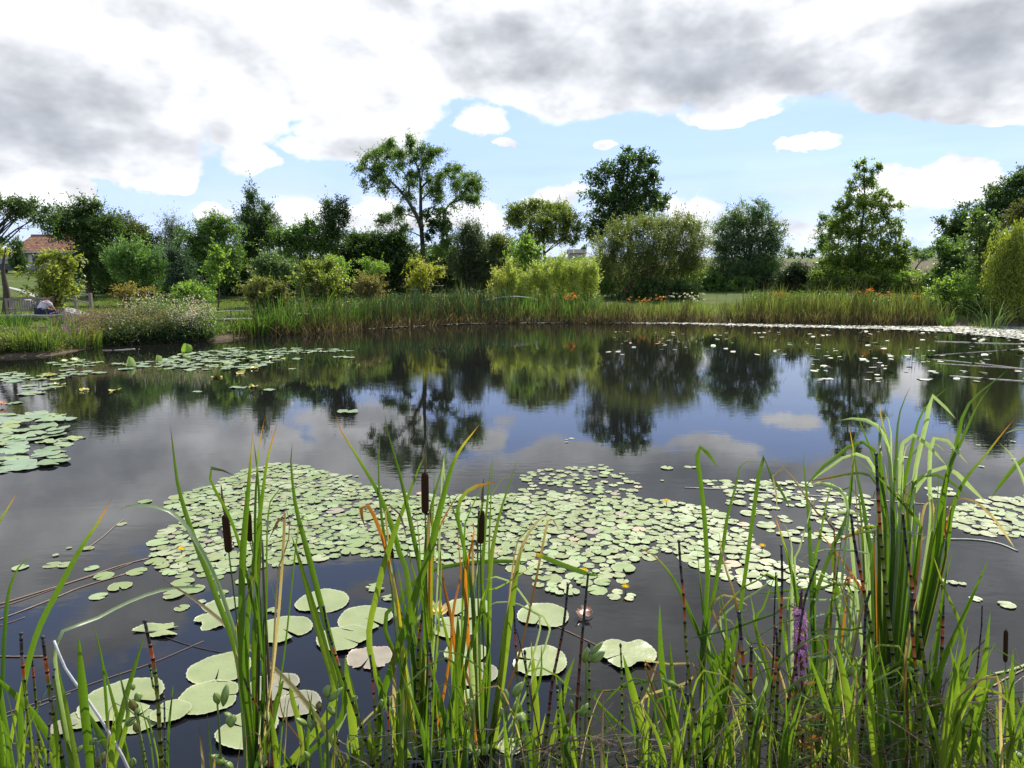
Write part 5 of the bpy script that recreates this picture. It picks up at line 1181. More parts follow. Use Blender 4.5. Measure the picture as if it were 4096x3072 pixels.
for i, ((x, y, r), kd) in enumerate(small):
    w_ = R.choices(range(9), [5, 5, 4, 4, 4, 2, 3, .35, .2])[0]; rz = R.uniform(0, 6.28); z = .0025 + .0012 * R.randrange(6); tx, ty = R.gauss(0, .008), R.gauss(0, .008)
    if i < 300:
        if w_ not in SOBJ: o = link('floating_pad', SMK[w_], M_SPAD); SOBJ[w_] = o
        else: o = SOBJ[w_].copy(); COL.objects.link(o)
        o.location = (x, y, z); o.scale = (r, r, r); o.rotation_euler = (tx, ty, rz); tag(o, LAB[kd][0], 'lily pad', LAB[kd][1])
    else:
        me = SMK[w_]; cs, sn = math.cos(rz), math.sin(rz)
        if not hasattr(me, '__len__'):
            pass
        vs = [v.co for v in me.vertices]; rest.add([(x + (v.x * cs - v.y * sn) * r, y + (v.x * sn + v.y * cs) * r, z + v.z * r + r * (v.x * tx + v.y * ty)) for v in vs], [tuple(p.vertices) for p in me.polygons], [tuple(me.attributes['col'].data[k].color[:3]) for k in range(len(vs))])
o = rest.build('floating_pads', M_SPAD, None, True); tag(o, 'all the smaller round pads crowding the raft and its scattered fringe', 'lily pads', kind='stuff')
print('SMALL', len(small))
# -- the left water lilies
L1 = [(-160, 1690), (60, 1660), (170, 1655), (300, 1668), (250, 1700), (230, 1740), (300, 1750), (250, 1790), (260, 1830), (210, 1870), (90, 1890), (-20, 1890), (-160, 1895)]
L2 = [(-60, 1500), (40, 1493), (260, 1490), (430, 1488), (300, 1508), (170, 1525), (-60, 1530)]
L3 = [(150, 1458), (330, 1437), (450, 1455), (640, 1445), (760, 1410), (960, 1393), (1000, 1405), (820, 1425), (900, 1440), (940, 1470), (760, 1485), (600, 1470), (420, 1462), (250, 1468)]
L4 = [(640, 1412), (800, 1400), (1000, 1388), (1010, 1394), (900, 1402), (780, 1416), (650, 1425)]
L5 = [(860, 1412), (1130, 1395), (1380, 1398), (1420, 1404), (1300, 1412), (1130, 1418), (1100, 1450), (1000, 1480), (900, 1484), (860, 1450)]
L6 = [(100, 1545), (230, 1535), (220, 1560), (110, 1580)]
lily = []
for j, (P_, a, b, n_, lab, gr) in enumerate([
    (L1, .13, .19, 900, 'overlapping yellowish-green lily pad in the raft at the left edge', 'lily pads of the left edge raft'), (L2, .13, .18, 130, 'blue-green lily pad in the narrow drift near the left bank', 'lily pads of the narrow left drift'),
    (L3, .13, .19, 500, 'pale blue-green lily pad in the long raft before the pink flowers', 'lily pads of the long raft'), (L5, .13, .18, 330, 'pale blue-green lily pad in the right part of the long raft', 'lily pads of the right part of the long raft'),
    (L6, .13, .17, 14, 'lily pad in the small group below the narrow drift', 'lily pads below the narrow drift')]):
    for (x, y, r) in scatter(P_, a, b, n_, .72 if j == 0 else .8, None, [q[:3] for q in lily], 20 + j, 130): lily.append((x, y, r, j, lab, gr))
for cr, x, y, hw in [('E8', 1920, 402, 68), ('E8', 2165, 425, 50), ('E8', 1590, 437, 38), ('E8', 250, 455, 95), ('E8', 1010, 258, 57), ('E8', 540, 265, 57), ('E8', 390, 627, 68), ('E8', 525, 668, 80), ('E8', 110, 530, 60), ('E8', 20, 632, 40), ('E7', 715, 435, 45), ('E7', 1030, 420, 50), ('E7', 1100, 427, 40), ('E7', 680, 509, 30), ('V', 752, 891, 22)]:
    sx, sy = S(cr, x, y); p = onwater(sx, sy); lily.append((p.x, p.y, hw * CR[cr][2] * mpp(sx, sy, p.y), 9, 'single lily pad floating apart from the rafts at the left', 'single pads at the left'))
LM = [pad_mesh('lily_leaf', c, rm, notch=.35, teeth=.01, n=26, wav=w_, asym=.04, fold=fo, seed=90 + i) for i, (c, rm, w_, fo) in enumerate([
    ((.21, .29, .15), RIM, .03, 0), ((.23, .30, .13), RIM, .04, 0), ((.17, .25, .09), RIM, .05, .0), ((.25, .34, .14), RIM, .06, .1), ((.28, .34, .10), RIM, .08, .15), (PYE, (.4, .3, .05), .1, .3)])]
LO = {}
print('LILY', len(lily))
for i, (x, y, r, j, lab, gr) in enumerate(lily):
    w_ = R.choices(range(5), [3, 3, 2, 2, 2] if j == 0 else [5, 5, 3, 1, .3])[0]
    if w_ not in LO: LO[w_] = o = link('water_lily_pad', LM[w_], M_PAD)
    else: o = LO[w_].copy(); COL.objects.link(o)
    tl = .05 if j == 0 else .015
    o.location = (x, y, .006 + .004 * R.randrange(5)); o.scale = (r, r, r); o.rotation_euler = (R.gauss(0, tl), R.gauss(0, tl), R.uniform(0, 6.28)); tag(o, lab, 'lily pad', gr)
YL = [('E8', 935, 430, 60), ('E8', 680, 428, 36), ('E8', 380, 315, 45), ('E8', 2040, 402, 40), ('E8', 1940, 290, 55), ('E8', 1745, 325, 45), ('E8', 2050, 252, 32), ('E8', 2020, 182, 34), ('E7', 540, 432, 36), ('E7', 400, 508, 34), ('E7', 370, 445, 40), ('E7', 620, 437, 28), ('E7', 290, 540, 30), ('E7', 760, 392, 30), ('E7', 905, 376, 18), ('E8', 480, 385, 45)]
for i, (cr, x, y, hw) in enumerate(YL):
    sx, sy = S(cr, x, y); p = onwater(sx, sy); r = hw * CR[cr][2] * mpp(sx, sy, p.y)
    o = link('yellowed_pad', pad_mesh('yellow_leaf', PYE, (.38, .28, .04), notch=.5, n=26, wav=.14, ragged=.4, fold=.5, seed=120 + i), M_PAD)
    o.location = (p.x, p.y, .02); o.scale = (r, r, r); tag(o, 'curled yellow lily leaf among or beside the left rafts', 'lily pad', 'curled yellow lily leaves at the left')
# upright folded leaves
for i, (cr, x, y, hw, hh, lab) in enumerate([('E8', 1485, 85, 46, 34, 'bright green young leaf standing upright at the far end of the long raft'), ('E8', 1030, 195, 46, 40, 'pale green pointed leaf sticking up from the long raft'), ('E8', 1258, 175, 24, 30, 'small yellow-green leaf standing on edge in the long raft')]):
    sx, sy = S(cr, x, y); b = onwater(sx, S(cr, x, y + hh)[1]); m = mpp(sx, sy, b.y) * CR[cr][2]; V = []; F = []; nn = 9
    for a in range(nn):
        for k in range(5):
            u, v = a / (nn - 1) * 2 - 1, k / 4
            V.append((b.x + u * hw * m * math.sqrt(max(0.05, 1 - (v * 1.1 - .35) ** 2)) * (1 if i != 1 else 1 - .6 * v), b.y + .12 * u * u + .05 * v, .01 + v * 2 * hh * m * (1 - .25 * u * u)))
    F = [(a * 5 + k, (a + 1) * 5 + k, (a + 1) * 5 + k + 1, a * 5 + k + 1) for a in range(nn - 1) for k in range(4)]
    mb = MB(); mb.add(V, F, (.24, .38, .03) if i == 0 else (.3, .38, .12)); tag(mb.build('upright_leaf', M_BLADE, None, True), lab, 'lily leaf')
# lily flowers
def lily_flower(name, loc, r, c1, c2, label, cat='flower', npet=18, stalk=None):
    e = empty(name, loc, label, cat); mb = MB()
    for ring, (k, tilt, s) in enumerate(((8, .35, 1.0), (7, .75, .85), (5, 1.1, .6))):
        for i in range(k):
            a = 2 * math.pi * i / k + ring * .4; d = Vector((math.cos(a) * math.cos(tilt), math.sin(a) * math.cos(tilt), math.sin(tilt))); sd = Vector((-math.sin(a), math.cos(a), 0)); L_ = r * s
            p = Vector(loc) + Vector((0, 0, r * .15)); up = Vector((0, 0, 1)) * L_ * .12
            V = [p, p + d * L_ * .5 + sd * L_ * .22 + up, p + d * L_ + up * 1.5, p + d * L_ * .5 - sd * L_ * .22 + up, p + d * L_ * .5 - up * .3]
            mb.add(V, [(0, 1, 4), (1, 2, 4), (2, 3, 4), (3, 0, 4)], [c2, c1, c1, c1, c1])
    mb.build('petals', M_FLOWER, e)
    ct = MB(); ct.tube([Vector(loc) + Vector((0, 0, r * .15)), Vector(loc) + Vector((0, 0, r * .5))], [r * .16, r * .22], 8, (.7, .45, .03)); ct.build('stamens', M_FLOWER, e)
    if stalk: MB().tube([(loc[0], loc[1], -.05), loc], .003, 5, (.12, .16, .04)).build('stalk', M_STEMCOL, e)
sx, sy = S('D1', 1430, 500); p = onwater(sx, sy + 25); lily_flower('water_lily_flower', (p.x, p.y, .03), .085, (.85, .62, .38), (.8, .25, .12), 'open cream and apricot water lily among the cattail stems')
sx, sy = S('E8', 605, 190); p = onwater(sx, sy + 4); lily_flower('water_lily_flower', (p.x, p.y, .02), .11, (.85, .84, .8), (.7, .7, .6), 'white water lily in the raft near the left bank')
sx, sy = S('E8', 520, 198); p = onwater(sx, sy + 4); lily_flower('water_lily_flower', (p.x, p.y, .02), .09, (.85, .84, .8), (.7, .7, .6), 'smaller white water lily left of the other white one')
sx, sy = S('E8', 18, 545); p = onwater(sx, sy + 6); lily_flower('water_lily_flower', (p.x, p.y, .02), .09, (.75, .42, .44), (.6, .22, .28), 'pink water lily at the left edge')
for i, (cr, x, y, hs, lab) in enumerate([('C5', 1145, 1265, .05, 'single yellow flower on a short stalk at the left end of the raft'), ('D2', 955, 292, .06, 'yellow fringed flower over four little pads in front of the raft'), ('C7', 847, 637, .06, 'group of yellow flowers on thin stalks near the right end of the raft'),
        ('C7', 347, 400, .04, 'faint yellow bud at the back of the raft'), ('D2', 640, 165, .05, 'yellow flower at the front of the raft, beside the dark horsetail tip')]):
    sx, sy = S(cr, x, y)
    p = at(sx, sy, onwater(sx, sy + 20).y); q = (p.x, p.y, max(p.z, .03))
    lily_flower('yellow_flower', q, .028, (.85, .58, .02), (.8, .45, .02), lab, stalk=True)
# -- far strip of glittering leaves along the right bank and bits on the water
def strip_pads():
    V = []; F = []; C = []
    def add(x, y, r, z):
        b = len(V); a0 = random.uniform(0, 6.28); c = random.choice(((.36, .38, .27), (.42, .42, .33), (.30, .34, .2), (.45, .38, .3)))  # pale tones: part of the glare on the leaves is in their colour
        tx, ty = random.gauss(0, .10), random.gauss(0, .10)
        for k in range(7):
            a = a0 + k * .897; q = r * random.uniform(.85, 1.1); dx, dy = q * math.cos(a), q * math.sin(a); V.append((x + dx, y + dy, max(.003, z + dx * tx + dy * ty))); C.append(c)
        F.append(tuple(range(b, b + 7)))
    for sx in np.arange(1480, 4180, .55):
        x, y = shore_at(sx); R0 = math.hypot(x, y)
        wdt = np.interp(sx, [1480, 2300, 2450, 2700, 3072, 3500, 3800, 4000, 4180], [.25, .35, .25, 1.3, 2.2, 2.6, 4.6, 7.5, 9.5])
        for k in range(int(1 + wdt * 1.6 + random.random())):
            o = .15 + random.random() ** 1.25 * wdt
            if sx < 2500 and math.sin(sx * .021) + math.sin(sx * .057) < -.3: continue
            f = 1 - o / R0; add(x * f, y * f, random.uniform(.045, .09), .012 + random.random() * .012)
    for i in range(900):      # loose bits
        u = random.random() ** .8; sx = 2350 + u * 1800; sy = random.choice((1330, 1345, 1360, 1372, 1388, 1400, 1425, 1442, 1470, 1490, 1520)) + random.gauss(0, 5)
        if math.sin(sx * .013 + sy) + math.sin(sx * .031) < .25: continue
        if sy > 1420 and sx < 3250: continue
        p = onwater(sx, sy); add(p.x, p.y, random.uniform(.03, .09), .012)
    mb = MB(); mb.v = V; mb.f = F; mb.c = C
    tag(mb.build('leaf_carpet', M_SPAD), 'white glittering carpet of floating leaves along the right far bank', 'lily pads', kind='stuff')
strip_pads()
# -- stems lying on the water
def floatstem(cr, pts, w, col, label, z=.008, cat='dead stem', mt=None):
    P = []
    for (x, y) in pts: sx, sy = S(cr, x, y); P.append(onwater(sx, sy))
    q = [Vector(a) for a in catmull([tuple(p) for p in P], 18)]; r = [max(.0015, w * CR[cr][2] * mpp(*S(cr, *pts[0]), q[0].y) / 2 * random.uniform(.8, 1.1)) for _ in q]
    for i, v in enumerate(q): v.z = r[i] * .4 + .001
    mb = MB(); mb.tube(q, r, 6, col); mb.v = [(v[0], v[1], max(.001, v[2] * .5 + .002)) for v in mb.v]; tag(mb.build('dead_reed', M_STEMCOL, None, True), label, cat, 'dead reed stems lying on the water')
TAN = (.34, .24, .16); TAN2 = (.24, .15, .10)
floatstem('C8', [(-40, 555), (300, 450), (600, 355), (820, 280), (1020, 228)], 13, TAN, 'long tan stem from the left edge to the raft, upper of the bundle')
floatstem('C8', [(-40, 580), (250, 480), (500, 390), (760, 312), (900, 262)], 8, TAN2, 'thin brown stem just under the long upper tan one')
floatstem('C8', [(-40, 660), (200, 570), (400, 490), (560, 425), (860, 335)], 12, TAN, 'long tan stem at the left, second bundle')
floatstem('C8', [(-40, 700), (60, 670), (170, 632)], 8, TAN2, 'short brown stem at the left edge below the second bundle')
floatstem('C8', [(-30, 900), (120, 902), (290, 900)], 14, TAN2, 'short thick stem at the left edge under the horsetail tips')
floatstem('C8', [(-30, 1310), (300, 1200), (700, 1060), (1050, 940), (1390, 795)], 9, TAN2, 'thin brown stem rising to the right through the lower left water')
floatstem('C8', [(-30, 1335), (260, 1240), (480, 1150)], 6, (.3, .27, .22), 'thin grey stem beside the brown one at lower left')
floatstem('C5', [(530, 1270), (640, 1190), (720, 1120), (780, 1075)], 7, TAN, 'thin pale stem with tiny pads left of the raft')
floatstem('C7', [(440, 328), (620, 335), (900, 355), (1250, 380), (1500, 398), (1700, 415)], 9, (.55, .5, .42), 'pale straw lying across the scatter of tiny pads')
floatstem('C7', [(1780, 597), (1950, 600), (2080, 620), (2180, 660)], 13, (.42, .46, .34), 'pale green leaf lying on the water at the right')
floatstem('D6', [(1440, 250), (1700, 258), (2000, 268), (2240, 272)], 10, (.6, .55, .48), 'white straw on the water at the right, farthest one')
floatstem('D6', [(1420, 404), (1650, 425), (1900, 450), (2240, 490)], 8, (.6, .52, .44), 'white straw at the right, second from the bank')
floatstem('D6', [(1440, 438), (1700, 455), (1950, 470), (2240, 488)], 7, (.55, .48, .4), 'white straw just below the second one')
floatstem('D6', [(1570, 548), (1800, 565), (2000, 580), (2240, 596)], 12, (.68, .62, .54), 'thick white straw at the right, nearest one')
floatstem('D6', [(1430, 370), (1700, 350), (2000, 330), (2240, 312)], 8, (.5, .44, .36), 'brown straw rising to the right between the white ones')
floatstem('D2', [(430, 585), (560, 645), (740, 730), (830, 775)], 9, TAN2, 'brown stalk running between the two big pads right of the cattails')
floatstem('C8', [(1130, 770), (1280, 820), (1420, 855), (1560, 880)], 7, (.06, .05, .04), 'dim brown stalk leading from the ragged strip')
floatstem('D3', [(1700, 990), (1850, 950), (2000, 915), (2120, 870)], 26, (.36, .38, .2), 'bent pale green leaf on the water at the lower right edge')
floatstem('D3', [(1850, 1040), (1950, 980), (2110, 900)], 14, TAN, 'tan dead leaf below the bent pale one at the lower right')
floatstem('E8', [(820, 105), (930, 103), (1085, 92)], 12, (.4, .34, .3), 'greyish stick floating in front of the left bank')

# ================================================================== the near bank: cattails, sedges, irises, horsetails
G1, G2, G3, G4 = (.072, .130, .012), (.030, .066, .014), (.160, .215, .025), (.24, .30, .17)     # mid, dark, bright, pale underside
YL_, OR_, BN_, TN_ = (.32, .28, .03), (.38, .13, .02), (.09, .045, .02), (.42, .32, .19)
def grad(kind):
    """colours along a leaf from foot to tip"""
    return {'g': [G1, G1, G1], 'd': [G2, G2, G1], 'b': [G3, G3, G1], 'p': [G1, G4, G4], 'P': [G4, G4, G4], 'go': [G1] * 16 + [YL_, OR_], 'gb': [G2] + [G1] * 14 + [BN_], 'gy': [G1] * 5 + [G3, YL_], 'yb': [G1, YL_, YL_, OR_, BN_],
            'o': [OR_, OR_, BN_], 'oy': [YL_, OR_, OR_], 't': [TN_, TN_, BN_], 'ty': [G3, YL_, TN_, TN_, BN_], 'n': [BN_, BN_, BN_], 'by': [G3, G3, G3, (.2, .22, .03)], 'gyo': [G1] * 22 + [G3, (.2, .2, .03), OR_, BN_], 'ng': [G2, BN_, BN_, TN_], 'w': [(.3, .16, .06), (.55, .52, .5), (.62, .6, .62), (.6, .6, .6)]}[kind]
def colat(cs, t):
    x = t * (len(cs) - 1); i = min(int(x), len(cs) - 2); f = x - i; return tuple(cs[i][k] * (1 - f) + cs[i + 1][k] * f for k in range(3))
def leaf3d(P, w, cs, rnd, tipless=False, n=22):
    """curved V-folded leaf along 3D points, w = full width in metres"""
    q = [Vector(a) for a in catmull([tuple(p) for p in P], n)]; V = []; C = []; F = []
    bend = q[0].z < 9 and max((q[i + 2] - q[i]).normalized().angle((q[-1] - q[-3]).normalized(), 0) for i in range(0, max(1, n - 4), 2)) > 1.5; ts = .94 if bend else .70
    tw0 = rnd.uniform(-.5, .5); tw1 = tw0 + rnd.uniform(-.5, .5)
    for i, p in enumerate(q):
        t = i / (n - 1); d = (q[min(i + 1, n - 1)] - q[max(i - 1, 0)]).normalized()
        view = Vector((p.x * .6, p.y, p.z - CAMH)).normalized()          # leaves face every way; most show their flat side to the open water
        s = d.cross(view); s = s.normalized() if s.length > 1e-4 else Vector((1, 0, 0)); f = s.cross(d).normalized()
        a = tw0 + (tw1 - tw0) * t; s2 = s * math.cos(a) + f * math.sin(a); f2 = f * math.cos(a) - s * math.sin(a)
        ww = w * (.8 + .2 * min(1, t * 4)) * (1 if tipless else min(1, ((1 - t) / (1 - ts)) ** .75 if t > ts else 1)) / max(.8, math.cos(a))
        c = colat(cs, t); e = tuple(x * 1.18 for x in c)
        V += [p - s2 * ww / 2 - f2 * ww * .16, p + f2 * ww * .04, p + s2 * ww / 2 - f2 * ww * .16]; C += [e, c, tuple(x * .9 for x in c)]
    for i in range(n - 1):
        for k in (0, 1): F.append((i * 3 + k, i * 3 + k + 1, i * 3 + k + 4, i * 3 + k + 3))
    mb = MB(); mb.add(V, F, C); return mb
class Plant:
    def __init__(s, name, label, cat, root, Y, group=None):
        p = at(root[0], root[1], Y); s.root = Vector((p.x, p.y, -.12)); s.Y = Y; s.e = empty(name, s.root, label, cat, group); s.r = random.Random(int(root[0]) + int(Y * 100)); s.head_mb = None
    def path(s, cr, pts, y0, y1):
        m = len(pts); L = [0]; SP = [S(cr, *p) for p in pts]
        for a, b in zip(SP, SP[1:]): L.append(L[-1] + math.hypot(a[0] - b[0], a[1] - b[1]))
        P = [at(p[0], p[1], y0 + (y1 - y0) * l / max(L[-1], 1e-6)) for p, l in zip(SP, L)]
        if P[0].z > .03:
            f = P[0].lerp(s.root, .5); f.x = P[0].x * .6 + s.root.x * .4; P = [s.root + Vector((s.r.uniform(-.02, .02), 0, 0)), f] + P
        return P
    def leaf(s, cr, pts, w, kind='g', dy=None, name='leaf', n=22):
        y0 = s.Y + s.r.uniform(-.04, .04); y1 = y0 + (s.r.uniform(-.2, .15) if dy is None else dy)
        P = s.path(cr, pts, y0, y1); wm = .84 * w * mpp(*S(cr, *pts[0]), y0)
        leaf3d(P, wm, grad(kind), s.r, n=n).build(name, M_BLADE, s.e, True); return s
    def head(s, cr, stem, a, b, w, spike=None, name='seed_head'):
        """stem points from the foot up to the head; a = lower end, b = upper end of the brown head"""
        P = s.path(cr, stem + [a], s.Y, s.Y); r = w / 2 * CR[cr][2] * mpp(*S(cr, *a), s.Y)
        q = catmull([tuple(p) for p in P], 16); MB().tube(q, [r * .2 - .0002 * i * 0 for i in range(16)], 7, [colat([G2, G1, G1], i / 15) for i in range(16)]).build('stem', M_STEMCOL, s.e, True)
        A_, B_ = at(*S(cr, *a), s.Y), at(*S(cr, *b), s.Y); d = B_ - A_; mb = MB()
        ts = [-.015, .0, .03, .08, .3, .6, .92, .975, 1.0, 1.01]; rr = [.25, .6, .85, .98, 1.0, 1.0, .98, .85, .6, .2]
        mb.tube([A_ + d * t for t in ts], [r * k for k in rr], 14, (.05, .025, .015)); hd = mb.build(name, M_CATTAIL, s.e, True)
        if spike:
            Q = [B_] + [at(*S(cr, *p), s.Y) for p in spike]; mb = MB(); q = catmull([tuple(p) for p in Q], 9)
            mb.tube(q, [r * 1.5 * k for k in (.22, .2, .25, .3, .26, .2, .16, .12, .06)], 6, [(.16, .11, .06)] * 9); mb.build('spike', M_STEMCOL, s.e, True)
        return s
    def stem(s, cr, pts, w, cols, name='stem', taper=.5):
        P = s.path(cr, pts, s.Y, s.Y + .03); q = catmull([tuple(p) for p in P], 16); r = w / 2 * mpp(*S(cr, *pts[0]), s.Y)
        MB().tube(q, [r * (1 - taper * i / 15) for i in range(16)], 6, [colat(cols, i / 15) for i in range(16)]).build(name, M_STEMCOL, s.e, True); return s
CG = 'cattail and reed plants of the near bank'
# --- left edge
p = Plant('reed_plant', 'reed at the left edge with one dark curved leaf drooping over the raft of pads', 'reed', (60, 3120), 2.3, CG)
p.leaf('C8', [(5, 1659), (20, 1000), (50, 520), (110, 320), (180, 235), (245, 218)], 16, 'd').leaf('C8', [(150, 1200), (250, 760), (410, 430), (560, 150), (668, -10), (735, -130), (770, -195)], 28, 'gyo').leaf('C8', [(400, 1700), (330, 1560), (200, 1520), (60, 1485)], 24, 'by')
p.leaf('C8', [(450, 1690), (330, 1430), (180, 1230), (0, 1060), (-60, 1010)], 30, 'g').leaf('C5', [(-120, 1330), (-60, 1190), (0, 1085), (60, 985), (120, 885)], 22, 'gyo').leaf('C8', [(30, 1659), (10, 1400), (0, 1300)], 24, 'g').leaf('C8', [(50, 1659), (110, 1300), (150, 1060)], 18, 'by').leaf('C8', [(160, 1659), (175, 1400), (182, 1200)], 15, 'b')
p = Plant('reed_plant', 'reed left of the seed pods with a broken pale leaf folded to the right', 'reed', (300, 3130), 2.2, CG)
p.leaf('C8', [(620, 1720), (570, 1200), (545, 900), (537, 760)], 34, 'g').leaf('C8', [(520, 1720), (440, 1300), (390, 1050), (366, 800)], 40, 'b').leaf('C8', [(385, 800), (640, 650), (880, 525), (1100, 445), (1290, 425), (1395, 430)], 17, 'p', dy=.5, name='broken_leaf')
p.leaf('C8', [(740, 1590), (730, 1300), (700, 950), (650, 730), (628, 655)], 12, 'g').leaf('C8', [(880, 1700), (820, 1380), (760, 1150), (705, 940)], 20, 'g').leaf('C8', [(730, 1720), (800, 1400), (870, 1130), (940, 900), (985, 750)], 24, 'g')
p.leaf('C8', [(780, 1640), (680, 1420), (570, 1230)], 32, 'g').leaf('C8', [(870, 1330), (840, 1120), (805, 980)], 20, 'b').leaf('C8', [(0, 1300), (60, 1480), (70, 1659)][::-1], 20, 'g').leaf('C8', [(200, 1720), (240, 1600), (300, 1560)], 22, 'b').leaf('C8', [(290, 1720), (300, 1620), (310, 1570)], 14, 'b')
p = Plant('dead_reed_stalk', 'white bleached dead stalk leaning left, orange at its foot', 'reed', (520, 3130), 2.15)
p.stem('C8', [(880, 1680), (750, 1430), (650, 1270), (560, 1140), (440, 970), (375, 800), (368, 790)], 13, grad('w'), 'stalk', .3)
p = Plant('dead_reed_stalk', 'long golden dead leaf leaning left from the bottom with a curled tan tip', 'reed', (1400, 3130), 2.25)
p.leaf('D1', [(740, 1690), (600, 1420), (400, 1130), (200, 920), (0, 745), (-200, 560), (-420, 380), (-560, 290), (-650, 240), (-688, 190)], 22, 'ty', dy=.35, n=34)
# --- left cattail
CA = Plant('cattail', 'left cattail plant, carrying two dark brown heads among crossing leaves', 'cattail', (1020, 3110), 2.35, CG); q = CA
q.head('D7', [(740, 2300), (700, 1800), (680, 1600), (655, 1400)], (633, 1222), (605, 925), 60, [(590, 850), (578, 760), (572, 680)])
q.head('D7', [(900, 2300), (890, 1650), (850, 1350), (818, 1180)], (803, 1135), (793, 915), 44, [(790, 870), (780, 830)])
q.leaf('D7', [(700, 2050), (545, 1609), (470, 1400), (400, 1230), (310, 980), (225, 680), (190, 420), (163, 200)], 25, 'gb').leaf('D7', [(850, 1800), (740, 1230), (640, 930), (540, 750), (487, 630), (480, 566), (505, 547), (590, 572), (680, 610)], 15, 'gb', n=34)
q.leaf('D7', [(740, 2200), (735, 1609), (748, 1200), (790, 700), (815, 420), (825, 250)], 28, 'go').leaf('D7', [(830, 2000), (870, 1400), (885, 1000), (865, 600), (832, 320)], 18, 'g').leaf('D7', [(780, 2100), (800, 1609), (860, 1150), (900, 800), (950, 450), (1000, 270), (1035, 145)], 22, 'gyo')
q.leaf('D7', [(870, 1900), (850, 1300), (848, 900), (860, 600), (885, 330), (930, 110)], 14, 'gyo').leaf('D7', [(870, 1500), (800, 1000), (770, 800), (758, 600)], 12, 'd').leaf('D7', [(720, 2050), (590, 1609), (480, 1340), (320, 1060), (225, 948), (125, 885), (0, 853), (-120, 850), (-230, 872), (-290, 912)], 17, 'P', n=30)
q.leaf('D7', [(1560, 2500), (1480, 2050), (1365, 1609), (1260, 1200), (1180, 900), (1150, 700), (1138, 560), (1132, 450), (1145, 330)], 25, 'gb').leaf('D7', [(1480, 2400), (1400, 2000), (1290, 1609), (1210, 1320), (1135, 1080)], 34, 'b')
q.leaf('D7', [(1030, 1400), (1080, 1230), (1122, 1080), (1118, 950), (1092, 850), (1100, 735)], 9, 't').leaf('D7', [(1085, 905), (1000, 1040), (950, 1135)], 14, 't').leaf('D7', [(960, 860), (1150, 720), (1300, 655), (1425, 610)], 9, 'g').leaf('D7', [(930, 1330), (960, 1480), (1010, 1600)][::-1], 5, 'g')
q.leaf('D7', [(1200, 1010), (1320, 1020), (1460, 1052)], 8, 'gy').leaf('D7', [(860, 2200), (880, 1500), (905, 1100)], 7, 'n').leaf('D7', [(690, 1900), (790, 1560), (890, 1280)], 9, 't').leaf('D7', [(920, 2200), (910, 1600), (900, 1300)], 10, 'd')
q.stem('D1', [(180, 1700), (160, 1230), (110, 350), (95, -60)], 15, [(.3, .1, .03), (.16, .11, .07), (.14, .12, .09)], 'dead_stem').stem('D1', [(140, 1700), (130, 1230), (118, 800)], 12, [(.3, .12, .04), (.14, .11, .07)], 'dead_stem')
q.leaf('D1', [(95, 1659), (105, 900), (60, 300), (10, -150)], 14, 'd').leaf('D1', [(110, 1659), (90, 800), (30, 200)], 10, 'g').leaf('D1', [(400, 1500), (250, 1250), (215, 950)], 7, 'n')
# --- middle cattail
CB = Plant('cattail', 'middle cattail plant with the biggest dark brown head of all', 'cattail', (1690, 3110), 2.4, CG); q = CB
q.head('E6', [(1020, 3000), (970, 1850), (965, 1659), (955, 1200)], (950, 952), (947, 575), 72, [(952, 520), (950, 420), (943, 305)])
q.head('E6', [(740, 2400), (680, 1700)], (640, 1380), (603, 1180), 40, [(590, 1120), (578, 1040)], 'seed_head')
q.leaf('E6', [(800, 1640), (700, 1300), (640, 1080), (560, 880), (500, 740), (400, 570), (250, 330), (120, 110), (95, 0)], 25, 'gyo').leaf('E6', [(700, 2300), (640, 1659), (590, 1350), (556, 1130), (528, 900), (510, 650), (511, 400), (527, 125)], 15, 'd')
q.leaf('E6', [(980, 2200), (920, 1600), (840, 1200), (790, 950), (745, 750), (700, 560), (640, 350), (570, 90), (562, 0)], 20, 'gb').leaf('E6', [(420, 2200), (510, 1659), (545, 1500), (600, 1320), (680, 1080), (780, 820), (900, 500), (960, 380)], 28, 'b')
q.leaf('D1', [(950, 1700), (990, 1200), (1080, 880), (1200, 520), (1290, 230), (1375, -20), (1440, -300), (1560, -700), (1750, -960)], 30, 'go', n=34).leaf('E6', [(950, 1500), (960, 1200), (1010, 880), (1070, 660), (1140, 430), (1187, 235)], 17, 'g')
q.leaf('E6', [(1000, 1400), (1040, 1170), (1110, 1040), (1180, 900), (1240, 810), (1335, 700)], 16, 'yb').leaf('E6', [(1300, 2300), (1350, 1659), (1330, 1400), (1310, 1250), (1260, 1050), (1200, 880), (1158, 735)], 20, 'g').leaf('E6', [(1010, 2300), (1010, 1659), (1015, 1200), (1030, 850), (1037, 510)], 12, 'b')
q.leaf('E6', [(700, 1900), (590, 1340), (550, 1200), (490, 1030), (430, 910), (385, 865), (340, 905), (350, 1000), (385, 1095)], 18, 'yb', n=34).leaf('E6', [(570, 905), (630, 893), (690, 940), (740, 1050), (772, 1200)], 9, 't').leaf('E6', [(980, 2200), (920, 1659), (900, 1300), (880, 1080), (855, 870)], 12, 'b')
q.leaf('E6', [(900, 2200), (800, 1640), (720, 1350), (668, 1185)], 15, 'b').leaf('E6', [(1200, 2100), (1130, 1659), (1085, 1380), (1058, 1200), (1080, 1110), (1085, 1060)], 13, 'o').leaf('E6', [(985, 1000), (1010, 1060), (1030, 1110)], 14, 't').leaf('E6', [(1100, 1659), (1095, 1300), (1095, 1180)], 9, 'b')
